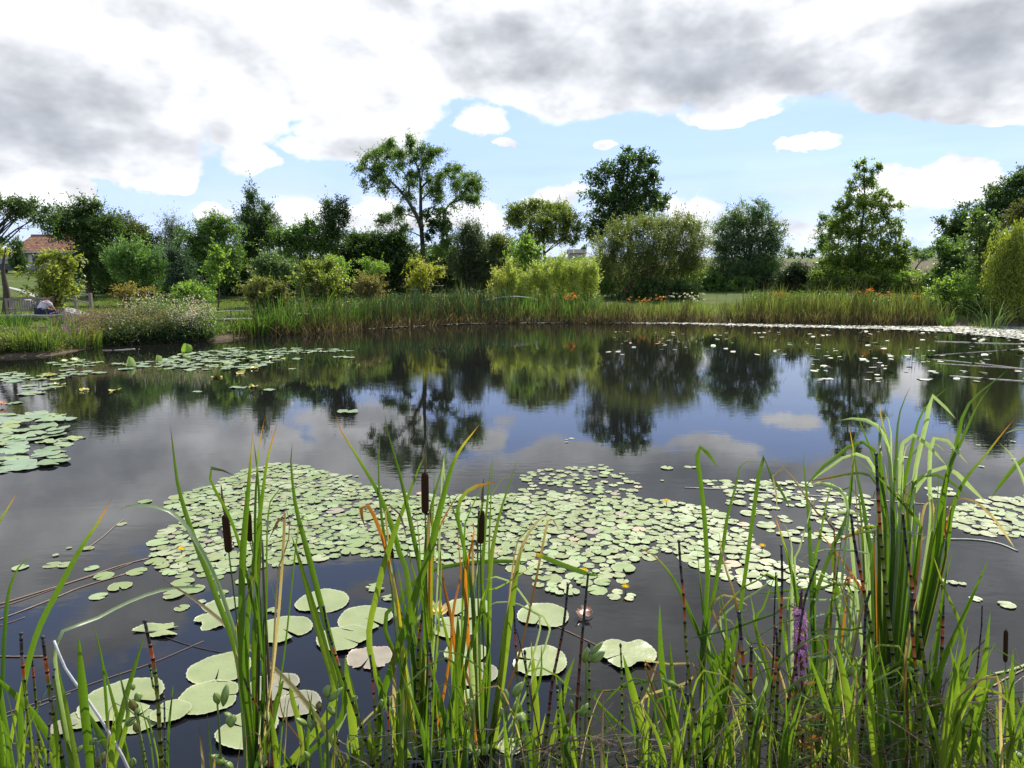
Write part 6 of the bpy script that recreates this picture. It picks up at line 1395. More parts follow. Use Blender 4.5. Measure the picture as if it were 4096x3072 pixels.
q.leaf('E6', [(1115, 510), (1125, 580), (1140, 655)], 8, 'P').leaf('D1', [(1340, 1659), (1200, 1000), (1130, 600), (1100, 330), (1060, 60)], 26, 'P').leaf('D1', [(1400, 1659), (1340, 1300), (1250, 850), (1150, 480), (1080, 200)], 18, 'g').leaf('D1', [(1170, 1659), (1150, 1300), (1150, 930)], 36, 'd')
q.leaf('D1', [(1300, 1659), (1270, 1200), (1240, 700), (1170, 400), (1120, 100)], 20, 'd').leaf('D1', [(1220, 610), (1262, 560), (1300, 500), (1345, 440), (1390, 415), (1425, 470), (1435, 560)], 14, 'P').leaf('D1', [(980, 1659), (1000, 1100), (960, 870)], 24, 'g').leaf('D1', [(430, 1659), (370, 1300), (325, 1130), (293, 925)], 24, 'b').leaf('D1', [(100, 1690), (180, 1250), (262, 960)], 30, 'g').leaf('D1', [(820, 1690), (775, 1200), (725, 795)], 40, 'b')
q.leaf('D1', [(1110, 1659), (1140, 1100), (1240, 600), (1340, 200)], 14, 'g').leaf('D1', [(520, 1690), (640, 1420), (745, 1230)], 18, 'P').leaf('D1', [(1300, 1250), (1330, 700), (1320, 400), (1240, 160), (1200, -60)], 18, 'g').leaf('D1', [(1450, 1690), (1400, 1000), (1380, 500), (1395, 100), (1410, -100)], 16, 'b')
# --- right cattail of the middle group
CC = Plant('cattail', 'right cattail of the middle group, with a shorter thick head and drooping brown-tipped leaves', 'cattail', (1920, 3110), 2.45, CG); q = CC
q.head('E6', [(1530, 3000), (1500, 2200), (1480, 1659), (1477, 1450)], (1475, 1238), (1482, 932), 70, [(1492, 860), (1495, 750), (1505, 620)])
q.leaf('E6', [(1560, 2400), (1490, 1659), (1500, 1400), (1520, 1100), (1540, 850), (1560, 620), (1590, 420)], 17, 'g').leaf('E6', [(1400, 1800), (1340, 1400), (1290, 1150), (1260, 1000), (1265, 880), (1310, 785), (1400, 712), (1520, 680), (1640, 655)], 17, 'gyo', n=34)
q.leaf('E6', [(1300, 2300), (1310, 1659), (1320, 1250), (1330, 1050), (1400, 880), (1500, 690), (1570, 610), (1660, 575)], 10, 'gb').leaf('E6', [(1330, 1600), (1345, 1480), (1382, 1290), (1415, 1150), (1402, 1050), (1385, 1010)], 20, 'oy').leaf('E6', [(1400, 1180), (1435, 1270), (1466, 1362)], 12, 't')
q.leaf('C6', [(440, 1500), (560, 1280), (720, 1105), (850, 1055), (1000, 1025), (1150, 1008), (1350, 1005), (1510, 1012)], 19, 'g', dy=.2, n=30).leaf('C6', [(1330, 1700), (1400, 1180), (1430, 980), (1480, 840), (1560, 720), (1660, 640)], 26, 'ng').leaf('C6', [(1300, 1800), (1210, 1475), (1215, 1200), (1230, 950), (1260, 780), (1300, 620), (1370, 400), (1415, 255)][1:], 20, 'b')
q.leaf('C6', [(1660, 1500), (1540, 1380), (1440, 1230), (1340, 1140), (1240, 1118), (1170, 1140)], 9, 'P').leaf('C6', [(1590, 1475), (1480, 1350), (1370, 1310), (1270, 1308), (1190, 1340)], 9, 'P').leaf('C6', [(1130, 1700), (1090, 1300), (1120, 1080), (1130, 1000)], 22, 'P').leaf('C6', [(940, 1475), (1000, 1100), (985, 900), (990, 780)], 13, 'oy')
q.leaf('C6', [(1150, 1290), (1300, 1190), (1500, 1060), (1640, 985)], 9, 'by').leaf('C6', [(1200, 1659), (1210, 900), (1225, 500), (1240, 240)], 9, 'g').leaf('C6', [(1130, 700), (1200, 560), (1290, 420), (1370, 330)], 8, 'g').leaf('C6', [(1400, 940), (1440, 850), (1500, 760), (1620, 670)], 10, 't').leaf('C6', [(1650, 680), (1690, 730), (1735, 800)], 11, 'ng')
q.leaf('D1', [(1600, 1700), (1590, 1200), (1578, 800), (1580, 480)], 38, 'b').leaf('D1', [(1840, 1700), (1880, 1300), (1930, 900), (1980, 500), (2065, -20)], 32, 'b').leaf('D1', [(1680, 1700), (1690, 1000), (1670, 700)], 26, 'P').leaf('D1', [(1780, 1700), (1770, 1100), (1840, 660)], 14, 'g').leaf('D1', [(1600, 1400), (1640, 900), (1780, 400), (1830, 100)], 18, 'g')
q.leaf('D1', [(1680, 1050), (1600, 850), (1552, 640), (1520, 480), (1470, 250), (1440, 0), (1425, -150)], 14, 'o').leaf('D1', [(1530, 1700), (1430, 1100), (1400, 960)], 26, 'b').leaf('D1', [(1480, 1690), (1440, 1180), (1300, 780), (1200, 480)], 16, 'g').leaf('D1', [(1940, 1700), (2000, 1560), (2040, 1400), (2075, 1280)], 24, 'b')
q.leaf('D1', [(1550, 1659), (1540, 900), (1450, 450), (1446, 320)], 15, 'b').leaf('D1', [(1100, 1659), (1098, 1380), (1103, 670)], 17, 't', name='dead_leaf').leaf('D1', [(920, 1659), (905, 1430), (912, 1290)], 20, 'b').leaf('D1', [(650, 1640), (870, 1300), (1240, 980), (1300, 900)], 9, 't', name='dead_leaf').leaf('D1', [(1060, 1110), (1180, 1075), (1320, 1080)], 5, 't')
o = leaf3d([at(*S('C6', 1555, 955), 2.3), at(*S('C6', 1600, 968), 2.3), at(*S('C6', 1750, 1030), 2.3), at(*S('C6', 1945, 1098), 2.3), at(*S('C6', 2030, 1108), 2.3)], 20 * 2.4 / FPX, grad('go')[::-1], random.Random(3)).build('fallen_leaf', M_BLADE, None, True)
tag(o, 'broken green leaf lying across the tip of the tall dark horsetail', 'leaf')
# --- tall pair and dark broken blade, centre right
CD = Plant('reed_plant', 'pair of tall bent reed leaves standing apart, right of the middle cattails', 'reed', (2830, 3110), 2.4, CG); q = CD
q.leaf('D4', [(150, 2600), (185, 1800), (200, 1426), (205, 1250), (190, 950), (165, 700), (145, 560), (145, 478), (168, 458), (220, 512), (275, 590)], 20, 'g', n=40).leaf('D4', [(140, 2600), (190, 1700), (240, 1400), (300, 1100), (330, 900), (385, 700), (413, 572), (455, 548), (515, 558)], 19, 'g', n=34).leaf('D4', [(545, 575), (600, 640), (660, 720), (735, 855)], 17, 'g')
q.leaf('E4', [(190, 1659), (225, 1200), (250, 950), (270, 830)], 24, 'd').leaf('E4', [(480, 1400), (470, 1250), (430, 1050), (380, 900), (342, 750), (328, 640), (320, 600), (240, 590)], 14, 'ng').leaf('E4', [(400, 1659), (250, 1500), (150, 1300), (40, 1050), (-60, 880), (-170, 770), (-290, 715)], 20, 'gyo', n=30)
q.leaf('E4', [(370, 1500), (370, 1250), (330, 1060), (280, 870)], 11, 'g').leaf('D2', [(1700, 1000), (1560, 560), (1500, 0)], 12, 'g').leaf('E4', [(280, 1659), (370, 1500), (430, 1350), (460, 1290)], 34, 'g').leaf('E4', [(680, 1700), (590, 1500), (500, 1370)], 13, 'P').leaf('E4', [(600, 1659), (590, 1590), (602, 1520)], 14, 'b')
q.leaf('D2', [(1760, 1659), (1640, 1000), (1540, 700), (1430, 420)], 18, 'g').leaf('D2', [(1190, 1690), (1080, 1350), (1010, 1080), (935, 790)], 34, 'b').leaf('D2', [(1350, 1690), (1280, 1200), (1230, 800), (1215, 400)], 24, 'g').leaf('D2', [(1340, 1500), (1310, 1000), (1288, 680)], 26, 'g').leaf('D2', [(1340, 1420), (1240, 1180), (1155, 970)], 24, 'g')
q.leaf('D2', [(1560, 1690), (1660, 1250), (1720, 900), (1800, 640)], 48, 'b').leaf('D2', [(710, 1110), (860, 1075), (1030, 1020), (1230, 990)], 13, 'g').leaf('D2', [(1000, 1690), (900, 1450), (790, 1250), (700, 1110)], 12, 'b').leaf('D2', [(740, 1690), (720, 1500), (700, 1350)], 12, 'g').leaf('D2', [(1490, 1500), (1520, 1200), (1550, 990)], 16, 'b')
q.leaf('D2', [(1540, 690), (1560, 800), (1430, 1000), (1080, 1150)][::-1], 11, 't', name='dead_leaf').leaf('D2', [(1090, 1250), (1150, 1000), (1220, 800), (1270, 705)], 8, 't', name='dead_leaf').leaf('D2', [(1100, 865), (1250, 868), (1480, 862), (1500, 900), (1505, 1000)], 8, 'ty', name='dead_leaf').leaf('D2', [(1100, 870), (1180, 930), (1290, 1010)], 9, 'n')
q.leaf('D2', [(400, 1560), (620, 1470), (870, 1350), (1000, 1210)], 8, 't', name='dead_leaf').leaf('D2', [(1100, 1280), (1240, 1340), (1290, 1360)], 6, 'n')
for i, (pts, w, k) in enumerate([([(355, 1690), (440, 1300), (500, 1020), (570, 810)], 28, 'b'), ([(270, 1400), (262, 1000), (236, 690)], 30, 'by'), ([(170, 1690), (120, 1300), (60, 1200)], 20, 'g'), ([(60, 1690), (150, 1400), (300, 1000), (315, 690)], 12, 'g'), ([(560, 1690), (500, 1380), (430, 1230)], 16, 'by'), ([(640, 1690), (590, 1480), (490, 1350), (310, 1310)], 20, 'by'),
    ([(480, 1690), (510, 1500)], 18, 'g'), ([(1180, 1690), (1090, 1520), (1160, 1380), (1220, 1290)], 12, 'ng'), ([(1060, 1690), (1030, 1400), (975, 1155)], 14, 'g'), ([(1200, 1690), (1250, 1450), (1290, 1230)], 28, 'd'), ([(240, 1690), (262, 1450), (310, 1600)], 8, 'P'), ([(-10, 970), (30, 600), (130, 100)], 16, 'g')]):
    (CD if pts[0][0] > 700 else CC).leaf('D2', pts, w, k)
# --- big right clump
CE = Plant('reed_clump', 'big clump of arching reed leaves at the right, tallest foreground plant', 'reed', (3560, 2900), 2.5, CG); q = CE
for pts, w, k in [([(520, 1700), (500, 1300), (440, 1000), (370, 800), (300, 620), (250, 480)], 20, 'g'), ([(580, 1700), (560, 1300), (540, 1000), (520, 760), (470, 600), (448, 405)], 24, 'go'), ([(560, 1700), (550, 1100), (530, 850), (480, 690), (420, 620), (330, 580), (200, 570), (110, 585)], 16, 'P'),
    ([(560, 1700), (550, 1200), (545, 900), (548, 700), (520, 560), (478, 497)], 18, 'p'), ([(560, 1700), (560, 1200), (590, 900), (600, 650), (635, 470), (715, 290)], 20, 'd'), ([(600, 1700), (640, 1200), (690, 950), (730, 760), (770, 600), (820, 490), (900, 410), (1025, 305)], 22, 'g'),
    ([(700, 1500), (750, 1000), (805, 750), (850, 550), (865, 430), (885, 382), (930, 400), (1010, 490), (1090, 575)], 19, 'p'), ([(920, 1700), (950, 1400), (1000, 1100), (1060, 900), (1110, 700), (1140, 560), (1200, 440), (1300, 340), (1430, 240), (1525, 160)], 22, 'g'),
    ([(940, 1700), (990, 1200), (1030, 980), (1080, 870), (1150, 720), (1210, 580), (1280, 430), (1390, 280)], 20, 'g'), ([(870, 1500), (865, 1100), (870, 870), (885, 770), (930, 715), (1000, 740), (1100, 850), (1190, 950)], 17, 'p'), ([(640, 1200), (690, 950), (730, 850), (800, 795), (880, 775), (940, 795), (995, 840)], 12, 'P'),
    ([(610, 1500), (625, 1000), (630, 830), (660, 740), (720, 705), (800, 740), (900, 840), (1010, 960)], 18, 'p'), ([(640, 1100), (640, 950), (680, 790), (720, 745)], 14, 'P'), ([(680, 1700), (710, 1270), (760, 1150), (820, 1060), (900, 990), (1000, 970), (1080, 1010), (1200, 1130), (1350, 1280)], 18, 'p'),
    ([(680, 1400), (720, 1150), (790, 1060), (870, 1030), (960, 1050), (1080, 1120), (1200, 1230)], 14, 'g'), ([(500, 1500), (470, 1000), (420, 850), (330, 765), (200, 800), (80, 900), (-30, 980), (-180, 1155)], 16, 'g'), ([(480, 1500), (430, 1050), (340, 880), (270, 858), (180, 872), (80, 940), (-60, 1040), (-150, 1120)], 14, 'p'),
    ([(500, 1600), (470, 1250), (420, 1100), (340, 1025), (200, 1030), (0, 1072), (-150, 1085)], 13, 'gyo'), ([(240, 1800), (215, 1450), (190, 1300), (130, 1160), (20, 1105), (-90, 1100), (-150, 1130)], 14, 'P'), ([(60, 1700), (100, 1600), (190, 1350), (215, 1100), (240, 900), (225, 760), (192, 610)], 14, 'go'),
    ([(390, 1800), (350, 1500), (310, 1250), (270, 1050), (245, 850), (260, 640)], 20, 'd'), ([(1000, 1700), (1040, 1400), (1100, 1200), (1180, 1050), (1280, 930), (1350, 850), (1450, 720), (1590, 550)], 18, 'gyo'), ([(1000, 1700), (990, 1500), (1000, 1360), (1050, 1260), (1150, 1230), (1250, 1258), (1350, 1345), (1420, 1420), (1500, 1530), (1575, 1645)], 10, 'ng'),
    ([(700, 1700), (700, 1500), (650, 1250), (480, 1095)], 16, 'gy'), ([(780, 1600), (790, 1450), (700, 1330), (560, 1180), (440, 1050), (330, 960), (180, 840)], 13, 'g'), ([(330, 1659), (350, 1500), (430, 1490), (560, 1495), (770, 1525), (870, 1540)], 11, 'P'), ([(90, 1600), (200, 1540), (300, 1500), (440, 1490)][::-1], 13, 'gyo'),
    ([(560, 1659), (700, 1600), (850, 1545)], 20, 'gy'), ([(790, 1650), (790, 1500), (800, 1400), (830, 1280), (870, 1232), (900, 1280), (890, 1450), (870, 1520)], 13, 'ng'), ([(780, 1450), (770, 1380), (790, 1330)], 15, 'P'), ([(1000, 1500), (1040, 1350), (1060, 1290), (1140, 1355)], 13, 'yb'), ([(410, 1700), (400, 1550), (370, 1430)], 15, 'o'),
    ([(240, 900), (245, 760), (260, 630)], 5, 'ng'), ([(500, 1659), (460, 1200), (450, 1050), (440, 900)], 15, 'P'), ([(460, 720), (455, 800), (480, 890)], 14, 'g'), ([(560, 1500), (510, 1050), (490, 920)], 18, 'P'), ([(740, 1700), (725, 1150), (745, 1000), (762, 905)], 12, 'd'), ([(640, 1250), (680, 1120), (740, 1060), (805, 1025)], 14, 'p'),
    ([(470, 1048), (540, 1055), (620, 1080), (670, 1110)], 9, 't'), ([(690, 1110), (740, 1200), (810, 1300), (830, 1330)], 7, 't'), ([(935, 1220), (930, 1050), (926, 930)], 8, 'g'), ([(640, 1700), (620, 1300), (600, 1150), (590, 1000)], 22, 'g'), ([(900, 1700), (960, 1350), (1000, 1150), (1020, 980), (1010, 870)], 22, 'g'),
    ([(860, 1700), (900, 1400), (930, 1250)], 18, 'b'), ([(960, 1700), (990, 1500), (985, 1350)], 18, 'd'), ([(430, 1230), (400, 1235), (350, 1240)], 8, 'g'), ([(-150, 1100), (0, 1130), (150, 1180), (280, 1220)][::-1], 11, 'g'), ([(0, 1440), (60, 1370), (150, 1345), (300, 1365), (340, 1400)][::-1], 12, 'P')]:
    q.leaf('E3', pts, w, k, n=30)
q2 = Plant('reed_plant', 'reed at the right edge whose pale leaves fold down over the water', 'reed', (4110, 2900), 2.5, CG)
for pts, w, k in [([(1800, 1500), (1680, 1180), (1600, 970), (1520, 840), (1440, 765)], 22, 'P'), ([(1800, 800), (1700, 870), (1560, 980), (1450, 1120), (1370, 1240)], 20, 'b'), ([(1800, 700), (1700, 655), (1590, 655), (1490, 695)], 12, 'P')]: q2.leaf('E3', pts, w, k)
# --- leaves between the tall pair and the big clump
CF = Plant('reed_clump', 'tangle of thin arching reed leaves beside the purple flower spike', 'reed', (3290, 2950), 2.4, CG); q = CF
for pts, w, k in [([(1040, 1800), (1010, 1200), (1000, 800), (985, 500), (960, 200), (945, 60), (960, 0)], 18, 'd'), ([(880, 880), (920, 720), (985, 500), (1020, 380), (1080, 288)], 12, 'p'), ([(1030, 860), (1060, 680), (1110, 420), (1150, 270), (1165, 160)], 14, 'g'), ([(755, 470), (748, 330), (725, 200), (745, 140), (790, 128), (850, 185), (940, 310), (1050, 470), (1180, 660)][::-1], 9, 'ng'),
    ([(870, 1800), (860, 900), (858, 700), (830, 600), (787, 510)], 16, 'p'), ([(930, 1300), (910, 1150), (880, 980), (840, 820), (790, 640), (725, 455)], 18, 'gyo'), ([(960, 1400), (1030, 1100), (1150, 760), (1240, 560), (1290, 420), (1310, 200), (1325, 0)], 16, 'g'), ([(930, 800), (1060, 745), (1180, 735), (1300, 745), (1430, 810)][::-1], 10, 'P'),
    ([(1220, 1400), (1180, 1100), (1190, 950), (1230, 640), (1260, 500)], 11, 'd'), ([(830, 1600), (830, 1200), (850, 1000)], 11, 'b'), ([(1110, 1700), (1110, 1350), (1150, 1150), (1200, 930)], 24, 'g'), ([(1320, 1400), (1270, 1180), (1230, 1040), (1190, 910)], 16, 'b'),
    ([(100, 1395), (300, 1350), (450, 1310), (600, 1255), (760, 1200), (900, 1165)][::-1], 11, 'g'), ([(270, 1285), (350, 1170), (430, 1080), (520, 1000), (640, 950), (740, 935)][::-1], 10, 'gyo'), ([(250, 1480), (330, 1260), (450, 1140), (600, 1050), (720, 950)], 11, 'p'), ([(590, 1300), (640, 1180), (700, 1020), (750, 905)], 18, 'g'), ([(600, 1320), (580, 1200), (550, 1040)], 11, 'b'),
    ([(280, 1200), (290, 1120), (340, 1075), (430, 1085), (540, 1150)], 12, 'ng'), ([(330, 1290), (370, 1245), (420, 1270), (450, 1310)], 9, 'P'), ([(600, 1060), (760, 1045), (900, 1030), (1050, 1025), (1300, 1040)][::-1], 12, 'g'), ([(840, 930), (1000, 935), (1200, 1000), (1380, 1060)][::-1], 13, 'P'), ([(690, 1100), (900, 1090), (1120, 1110), (1330, 1100)][::-1], 9, 'p'),
    ([(960, 1270), (1050, 1215), (1200, 1205), (1420, 1250)][::-1], 10, 'p'), ([(970, 1540), (1060, 1520), (1200, 1530), (1350, 1570)][::-1], 8, 'P'), ([(980, 1350), (1150, 1320), (1300, 1330), (1440, 1350)][::-1], 9, 'g'), ([(1000, 1410), (1200, 1380), (1420, 1400)][::-1], 9, 'gy'), ([(520, 1620), (700, 1560), (860, 1530)], 10, 'g'), ([(400, 1640), (520, 1500), (700, 1440), (760, 1430)], 7, 'by'),
    ([(860, 780), (1000, 860), (1150, 960), (1300, 1100)][::-1], 9, 'P'), ([(1000, 550), (1110, 660), (1250, 840), (1350, 990), (1390, 1080)][::-1], 15, 'oy'), ([(1290, 930), (1240, 1020), (1190, 1100)], 9, 'oy'), ([(1190, 680), (1300, 630), (1420, 600), (1475, 598)][::-1], 10, 'gyo'), ([(980, 290), (1040, 260), (1100, 248), (1180, 270), (1240, 340), (1280, 430)][::-1], 13, 'P'),
    ([(945, 1120), (900, 1050), (850, 930), (820, 905)], 9, 'd'), ([(1060, 1659), (1060, 1450), (1020, 1300), (1010, 1150)], 34, 'd'), ([(1010, 1659), (960, 1480), (950, 1390)], 14, 'b'), ([(1130, 1659), (1120, 1450), (1060, 1330)], 7, 'P'), ([(500, 1260), (520, 1180), (540, 1150)], 7, 'd'),
    ([(380, 1500), (380, 1330), (330, 1150), (310, 1000)], 12, 'd'), ([(650, 1480), (610, 1370), (590, 1290)], 10, 'n'), ([(780, 1659), (640, 1400), (600, 1300)], 8, 't'), ([(720, 1500), (560, 1420), (500, 1380)], 6, 'n')]:
    q.leaf('E4', pts, w, k, n=26)
# --- iris fans along the bottom
IG = 'iris and reed fans rising from the bottom edge'
def fan(label, x, Y, leaves):
    p = Plant('iris_fan', label, 'iris', (x, 3140), Y, IG)
    for cr, pts, w, k in leaves: p.leaf(cr, pts, w, k)
fan('iris fan with two long crossing blades, right of the purple flower spike', 3440, 2.0, [('D3', [(800, 1760), (760, 1250), (700, 900), (640, 630)], 36, 'b'), ('D3', [(580, 1750), (820, 1180), (900, 950)], 20, 'b'), ('D3', [(480, 1690), (560, 1500), (575, 1350)], 18, 'b'), ('D3', [(640, 1690), (680, 1000), (690, 700)], 24, 'g'), ('D3', [(960, 1750), (930, 1400), (910, 900), (905, 700)], 30, 'b'), ('D3', [(960, 1750), (1000, 1300), (970, 900), (930, 650)], 30, 'g')])
fan('pair of broad iris blades spreading in a V near the right edge', 3820, 2.0, [('D3', [(1570, 1750), (1570, 1000), (1545, 850), (1520, 720)], 34, 'b'), ('D3', [(1480, 1750), (1560, 1300), (1640, 950), (1698, 710)], 30, 'b'), ('D3', [(1690, 1750), (1740, 1200), (1790, 800), (1830, 455)], 32, 'b'), ('D3', [(1640, 1750), (1720, 1350), (1790, 1100), (1835, 900)], 28, 'g'), ('D3', [(1550, 1750), (1600, 1450), (1750, 1120), (1990, 880)], 26, 'g'), ('D3', [(1480, 1750), (1400, 1500), (1330, 1300)], 26, 'b'), ('D3', [(1640, 1690), (1690, 1560), (1725, 1440)], 22, 'gy')])
fan('bright narrow blades at the right edge in front of the thin brown cattail', 4000, 2.0, [('D3', [(1960, 1750), (1990, 1100), (2003, 750)], 26, 'b'), ('D3', [(2020, 1750), (1975, 1350), (1930, 860)], 18, 'b'), ('D3', [(2085, 1600), (2060, 1400), (2080, 1230)], 18, 'b'), ('D3', [(2060, 1750), (1980, 1480), (1960, 1330)], 22, 'b')])
fan('tall leaning blade with a pointed tip reaching over the two stray pads', 3760, 2.15, [('D3', [(1400, 1300), (1450, 900), (1560, 650), (1700, 330), (1825, 45)], 24, 'g'), ('D3', [(1380, 1200), (1420, 700), (1480, 250), (1545, 0)], 22, 'g'), ('D3', [(1560, 1300), (1620, 800), (1590, 550), (1480, 300), (1380, 0)], 20, 'gy'), ('D3', [(1480, 1500), (1610, 1000), (1700, 980)], 22, 'go')])
fan('fan of short bright blades low beneath the big arching clump', 3660, 2.05, [('D3', [(1180, 1750), (1100, 1200), (1090, 1000)], 26, 'g'), ('D3', [(1240, 1750), (1330, 1300), (1340, 1000)], 24, 'b'), ('D3', [(1040, 1750), (960, 1500), (850, 1490)], 22, 'b'), ('D3', [(1170, 1750), (1080, 1350), (1010, 950)], 20, 'P'), ('D3', [(1300, 1750), (1300, 1200), (1320, 900)], 18, 'd'), ('D3', [(1280, 1750), (1220, 1400), (1150, 1300), (1080, 1250)], 18, 'by'), ('D3', [(1290, 300), (1210, 600), (1180, 900), (1200, 1300)][::-1], 12, 'ng')])
def rfan(label, x, Y, n, top, spread, seed, kinds='ggbbbdgyt'):
    r = random.Random(seed); p = Plant('iris_fan', label, 'iris', (x, 3150), Y, IG)
    for i in range(n):
        a = r.uniform(-1, 1); h = (3072 - top) * r.choice((r.uniform(.2, .5), r.uniform(.5, 1.15), r.uniform(.6, 1.3))); x0 = x + a * 18 + r.gauss(0, 30)
        kk = r.choice(kinds); k = {'g': 'g', 'b': 'b', 'd': 'd', 'y': 'by', 't': 't'}[kk]; w = r.choice((r.uniform(5, 10), r.uniform(9, 18), r.uniform(16, 30))) * (.6 if kk == 't' else 1)
        xt = x0 + a * spread * h * r.uniform(.6, 1.8); sg = 1 if xt > x0 else -1
        if r.random() < .3 and w < 18:      # arching over
            p.leaf('S', [(x0, 3150), (x0 + (xt - x0) * .4, 3110 - h * .6), (xt, 3072 - h), (xt + sg * h * .25, 3072 - h * .96), (xt + sg * h * .5, 3072 - h * .72)], w * .8, k, n=18)
        else: p.leaf('S', [(x0, 3150), (x0 + (xt - x0) * .3, 3110 - h * .5), (xt, 3072 - h)], w, k, n=14)
for i, (x, top, n, lab) in enumerate([(60, 2700, 6, 'low blades in the bottom left corner'), (230, 2760, 6, 'low blades under the leftmost horsetails'), (430, 2740, 6, 'low blades left of the white bleached stalk'), (640, 2800, 5, 'low blades between the white stalk and the seed pods'),
        (840, 2820, 5, 'short blades left of the left cattail foot'), (980, 2780, 6, 'short blades at the foot of the left cattail'), (1130, 2760, 6, 'short blades crossed by the golden dead leaf'), (1320, 2740, 7, 'short blades between left and middle cattail'),
        (1480, 2700, 7, 'short blades at the left foot of the middle cattail'), (1600, 2740, 7, 'short blades in front of the middle cattail'), (1740, 2700, 7, 'short blades right of the middle cattail foot'), (1860, 2680, 8, 'short blades under the thick green leaf, bottom centre'),
        (1990, 2720, 7, 'short blades at the foot of the right middle cattail'), (2130, 2750, 7, 'short blades left of the little coned horsetails'), (2270, 2760, 6, 'short blades among the little coned horsetails'), (2420, 2790, 5, 'short blades below the torn big pad'),
        (2560, 2780, 6, 'short blades right of the little coned horsetails'), (2700, 2720, 7, 'short blades under the tall bent pair'), (2850, 2700, 8, 'short blades left of the purple flower foot'), (2990, 2720, 8, 'short blades in front of the purple flower foot'),
        (3120, 2690, 8, 'short blades right of the purple flower foot'), (3250, 2660, 9, 'bottom blades left of the long crossing pair'), (3370, 2680, 8, 'bottom blades below the long crossing pair'), (3500, 2640, 9, 'bottom blades under the big clump, left part'),
        (3620, 2680, 8, 'bottom blades under the big clump, right part'), (3730, 2660, 8, 'bottom blades left of the V shaped iris'), (3880, 2700, 8, 'bottom blades right of the V shaped iris'), (4000, 2760, 7, 'bottom blades in the right corner'), (4090, 2720, 6, 'blades cut by the right edge at the bottom')]):
    rfan(lab, x, 1.95 + .06 * ((i * 3) % 5), n + (5 if x > 2600 else 1 if x > 1100 else -1), top - (50 if x > 2900 else 0), .36 if x > 2600 else .26, 200 + i)
# dead litter between the stems at lower right: too tangled to count
def litter():
    mb = MB(); r = random.Random(9)
    for i in range(650):
        x = r.choice((r.uniform(2800, 4150), r.uniform(2400, 4150), r.uniform(3050, 3850), r.uniform(1300, 2600))); y = r.uniform(2780, 3200) if x > 2700 else r.uniform(2950, 3200); D = r.uniform(1.95, 2.5)
        a = at(x, y, D); a.z = max(a.z, -.02)
        L_ = r.uniform(.06, .3); an = r.gauss(.4, .7) * r.choice((1, -1)); d = Vector((math.cos(an), r.uniform(-.4, .4), math.sin(an) * .8)).normalized()
        q = catmull([a, a + d * L_ * .5 + Vector((0, 0, r.uniform(-.02, .04))), a + d * L_], 6); c = r.choice(((.3, .22, .14), (.12, .075, .045), (.08, .05, .03), (.36, .3, .2), (.16, .2, .05), (.10, .15, .03)))
        mb.tube(q, [r.uniform(.001, .0028)] * 6, 4, c, cap=False)
    tag(mb.build('dead_litter', M_STEMCOL), 'tangle of dead stalks and leaf scraps between the green stems at the bottom', 'litter', kind='stuff')
litter()
# --- horsetails
def horsetail(cr, pts, w, style, label, Y=2.05):
    SP = [S(cr, *p) for p in pts]; SP = SP[::-1]                # foot first
    P = [at(x, y, Y) for x, y in SP]
    if P[0].z > 0: P = [Vector((P[0].x + (P[0].x - P[1].x) * .3, P[0].y, -.1))] + P
    e = empty('horsetail', P[0], label, 'horsetail', 'horsetail stalks of the near bank')
    r = w / 2 * CR[cr][2] * mpp(*SP[0], Y) * 1.05; L = sum((b - a).length for a, b in zip(P, P[1:])); rd = random.Random(int(SP[-1][0] * 7))
    n = 48; q = [Vector(a) for a in catmull([tuple(p) for p in P], n)]
    step = (.055 if style != 'c' else .04) * rd.uniform(.85, 1.15)
    def col(t):
        OL, GN, OG, DK_, GY = (.13, .145, .015), (.07, .13, .015), (.42, .09, .02), (.035, .03, .03), (.16, .15, .14)
        if style == 'c': return (.17, .24, .02) if t > .25 else GN
        if style == 'g': return GY if t > .25 else (.2, .15, .08)
        if style == 'r': return DK_ if t > .78 else (.13, .03, .018) if t > .45 else OL
        a = .90 - .10 * rd0; b_ = a - .07
        return DK_ if t > a + .03 and style != 'y' else (GY if style == 'w' else OG) if t > a else OG if t > b_ else OL if t > .35 else GN
    rd0 = rd.random(); mb = MB(); acc = 0; nxt = step * .5; BK = (.012, .012, .01)
    pts3 = [q[0]]; rad = [r]; cols = [col(0)]
    for i in range(1, n):
        d = (q[i] - q[i - 1]).length; dr = (q[i] - q[i - 1]).normalized()
        while nxt <= acc + d:
            f = (nxt - acc) / d; c = q[i - 1].lerp(q[i], f); t = (i - 1 + f) / (n - 1); rr = r * (1 - .42 * t); h = max(.004, rr * .75)
            for o_, k_, cc in ((-h, 1, col(t)), (-h * .95, 1.08, BK), (h * .6, 1.16, BK), (h, 1.12, BK), (h * 1.05, .98, col(t))): pts3.append(c + dr * o_); rad.append(rr * k_); cols.append(cc)
            nxt += step * (1 - .25 * t); cut = acc + d * f + h * 1.3
        acc += d
        if pts3[-1] is not None and (q[i] - pts3[-1]).dot(dr) > .004: t = i / (n - 1); pts3.append(q[i]); rad.append(r * (1 - .42 * t)); cols.append(col(t))
    mb.tube(pts3, rad, 9, cols); mb.build('stem', M_STEMCOL, e, True)
    T = q[-1]; dr = (q[-1] - q[-2]).normalized(); rt = r * .58
    if style == 'c': MB().tube([T, T + dr * rt * 1.2, T + dr * rt * 3.4, T + dr * rt * 5.2, T + dr * rt * 6], [rt * .8, rt * 1.5, rt * 1.6, rt * .8, .0004], 9, (.025, .028, .022)).build('cone', M_STEMCOL, e, True)
    else: MB().tube([T, T + dr * rt * .8, T + dr * rt * 1.8], [rt, rt * 1.5, rt * 1.35], 9, (.03, .035, .04)).build('broken_tip', M_STEMCOL, e, True)
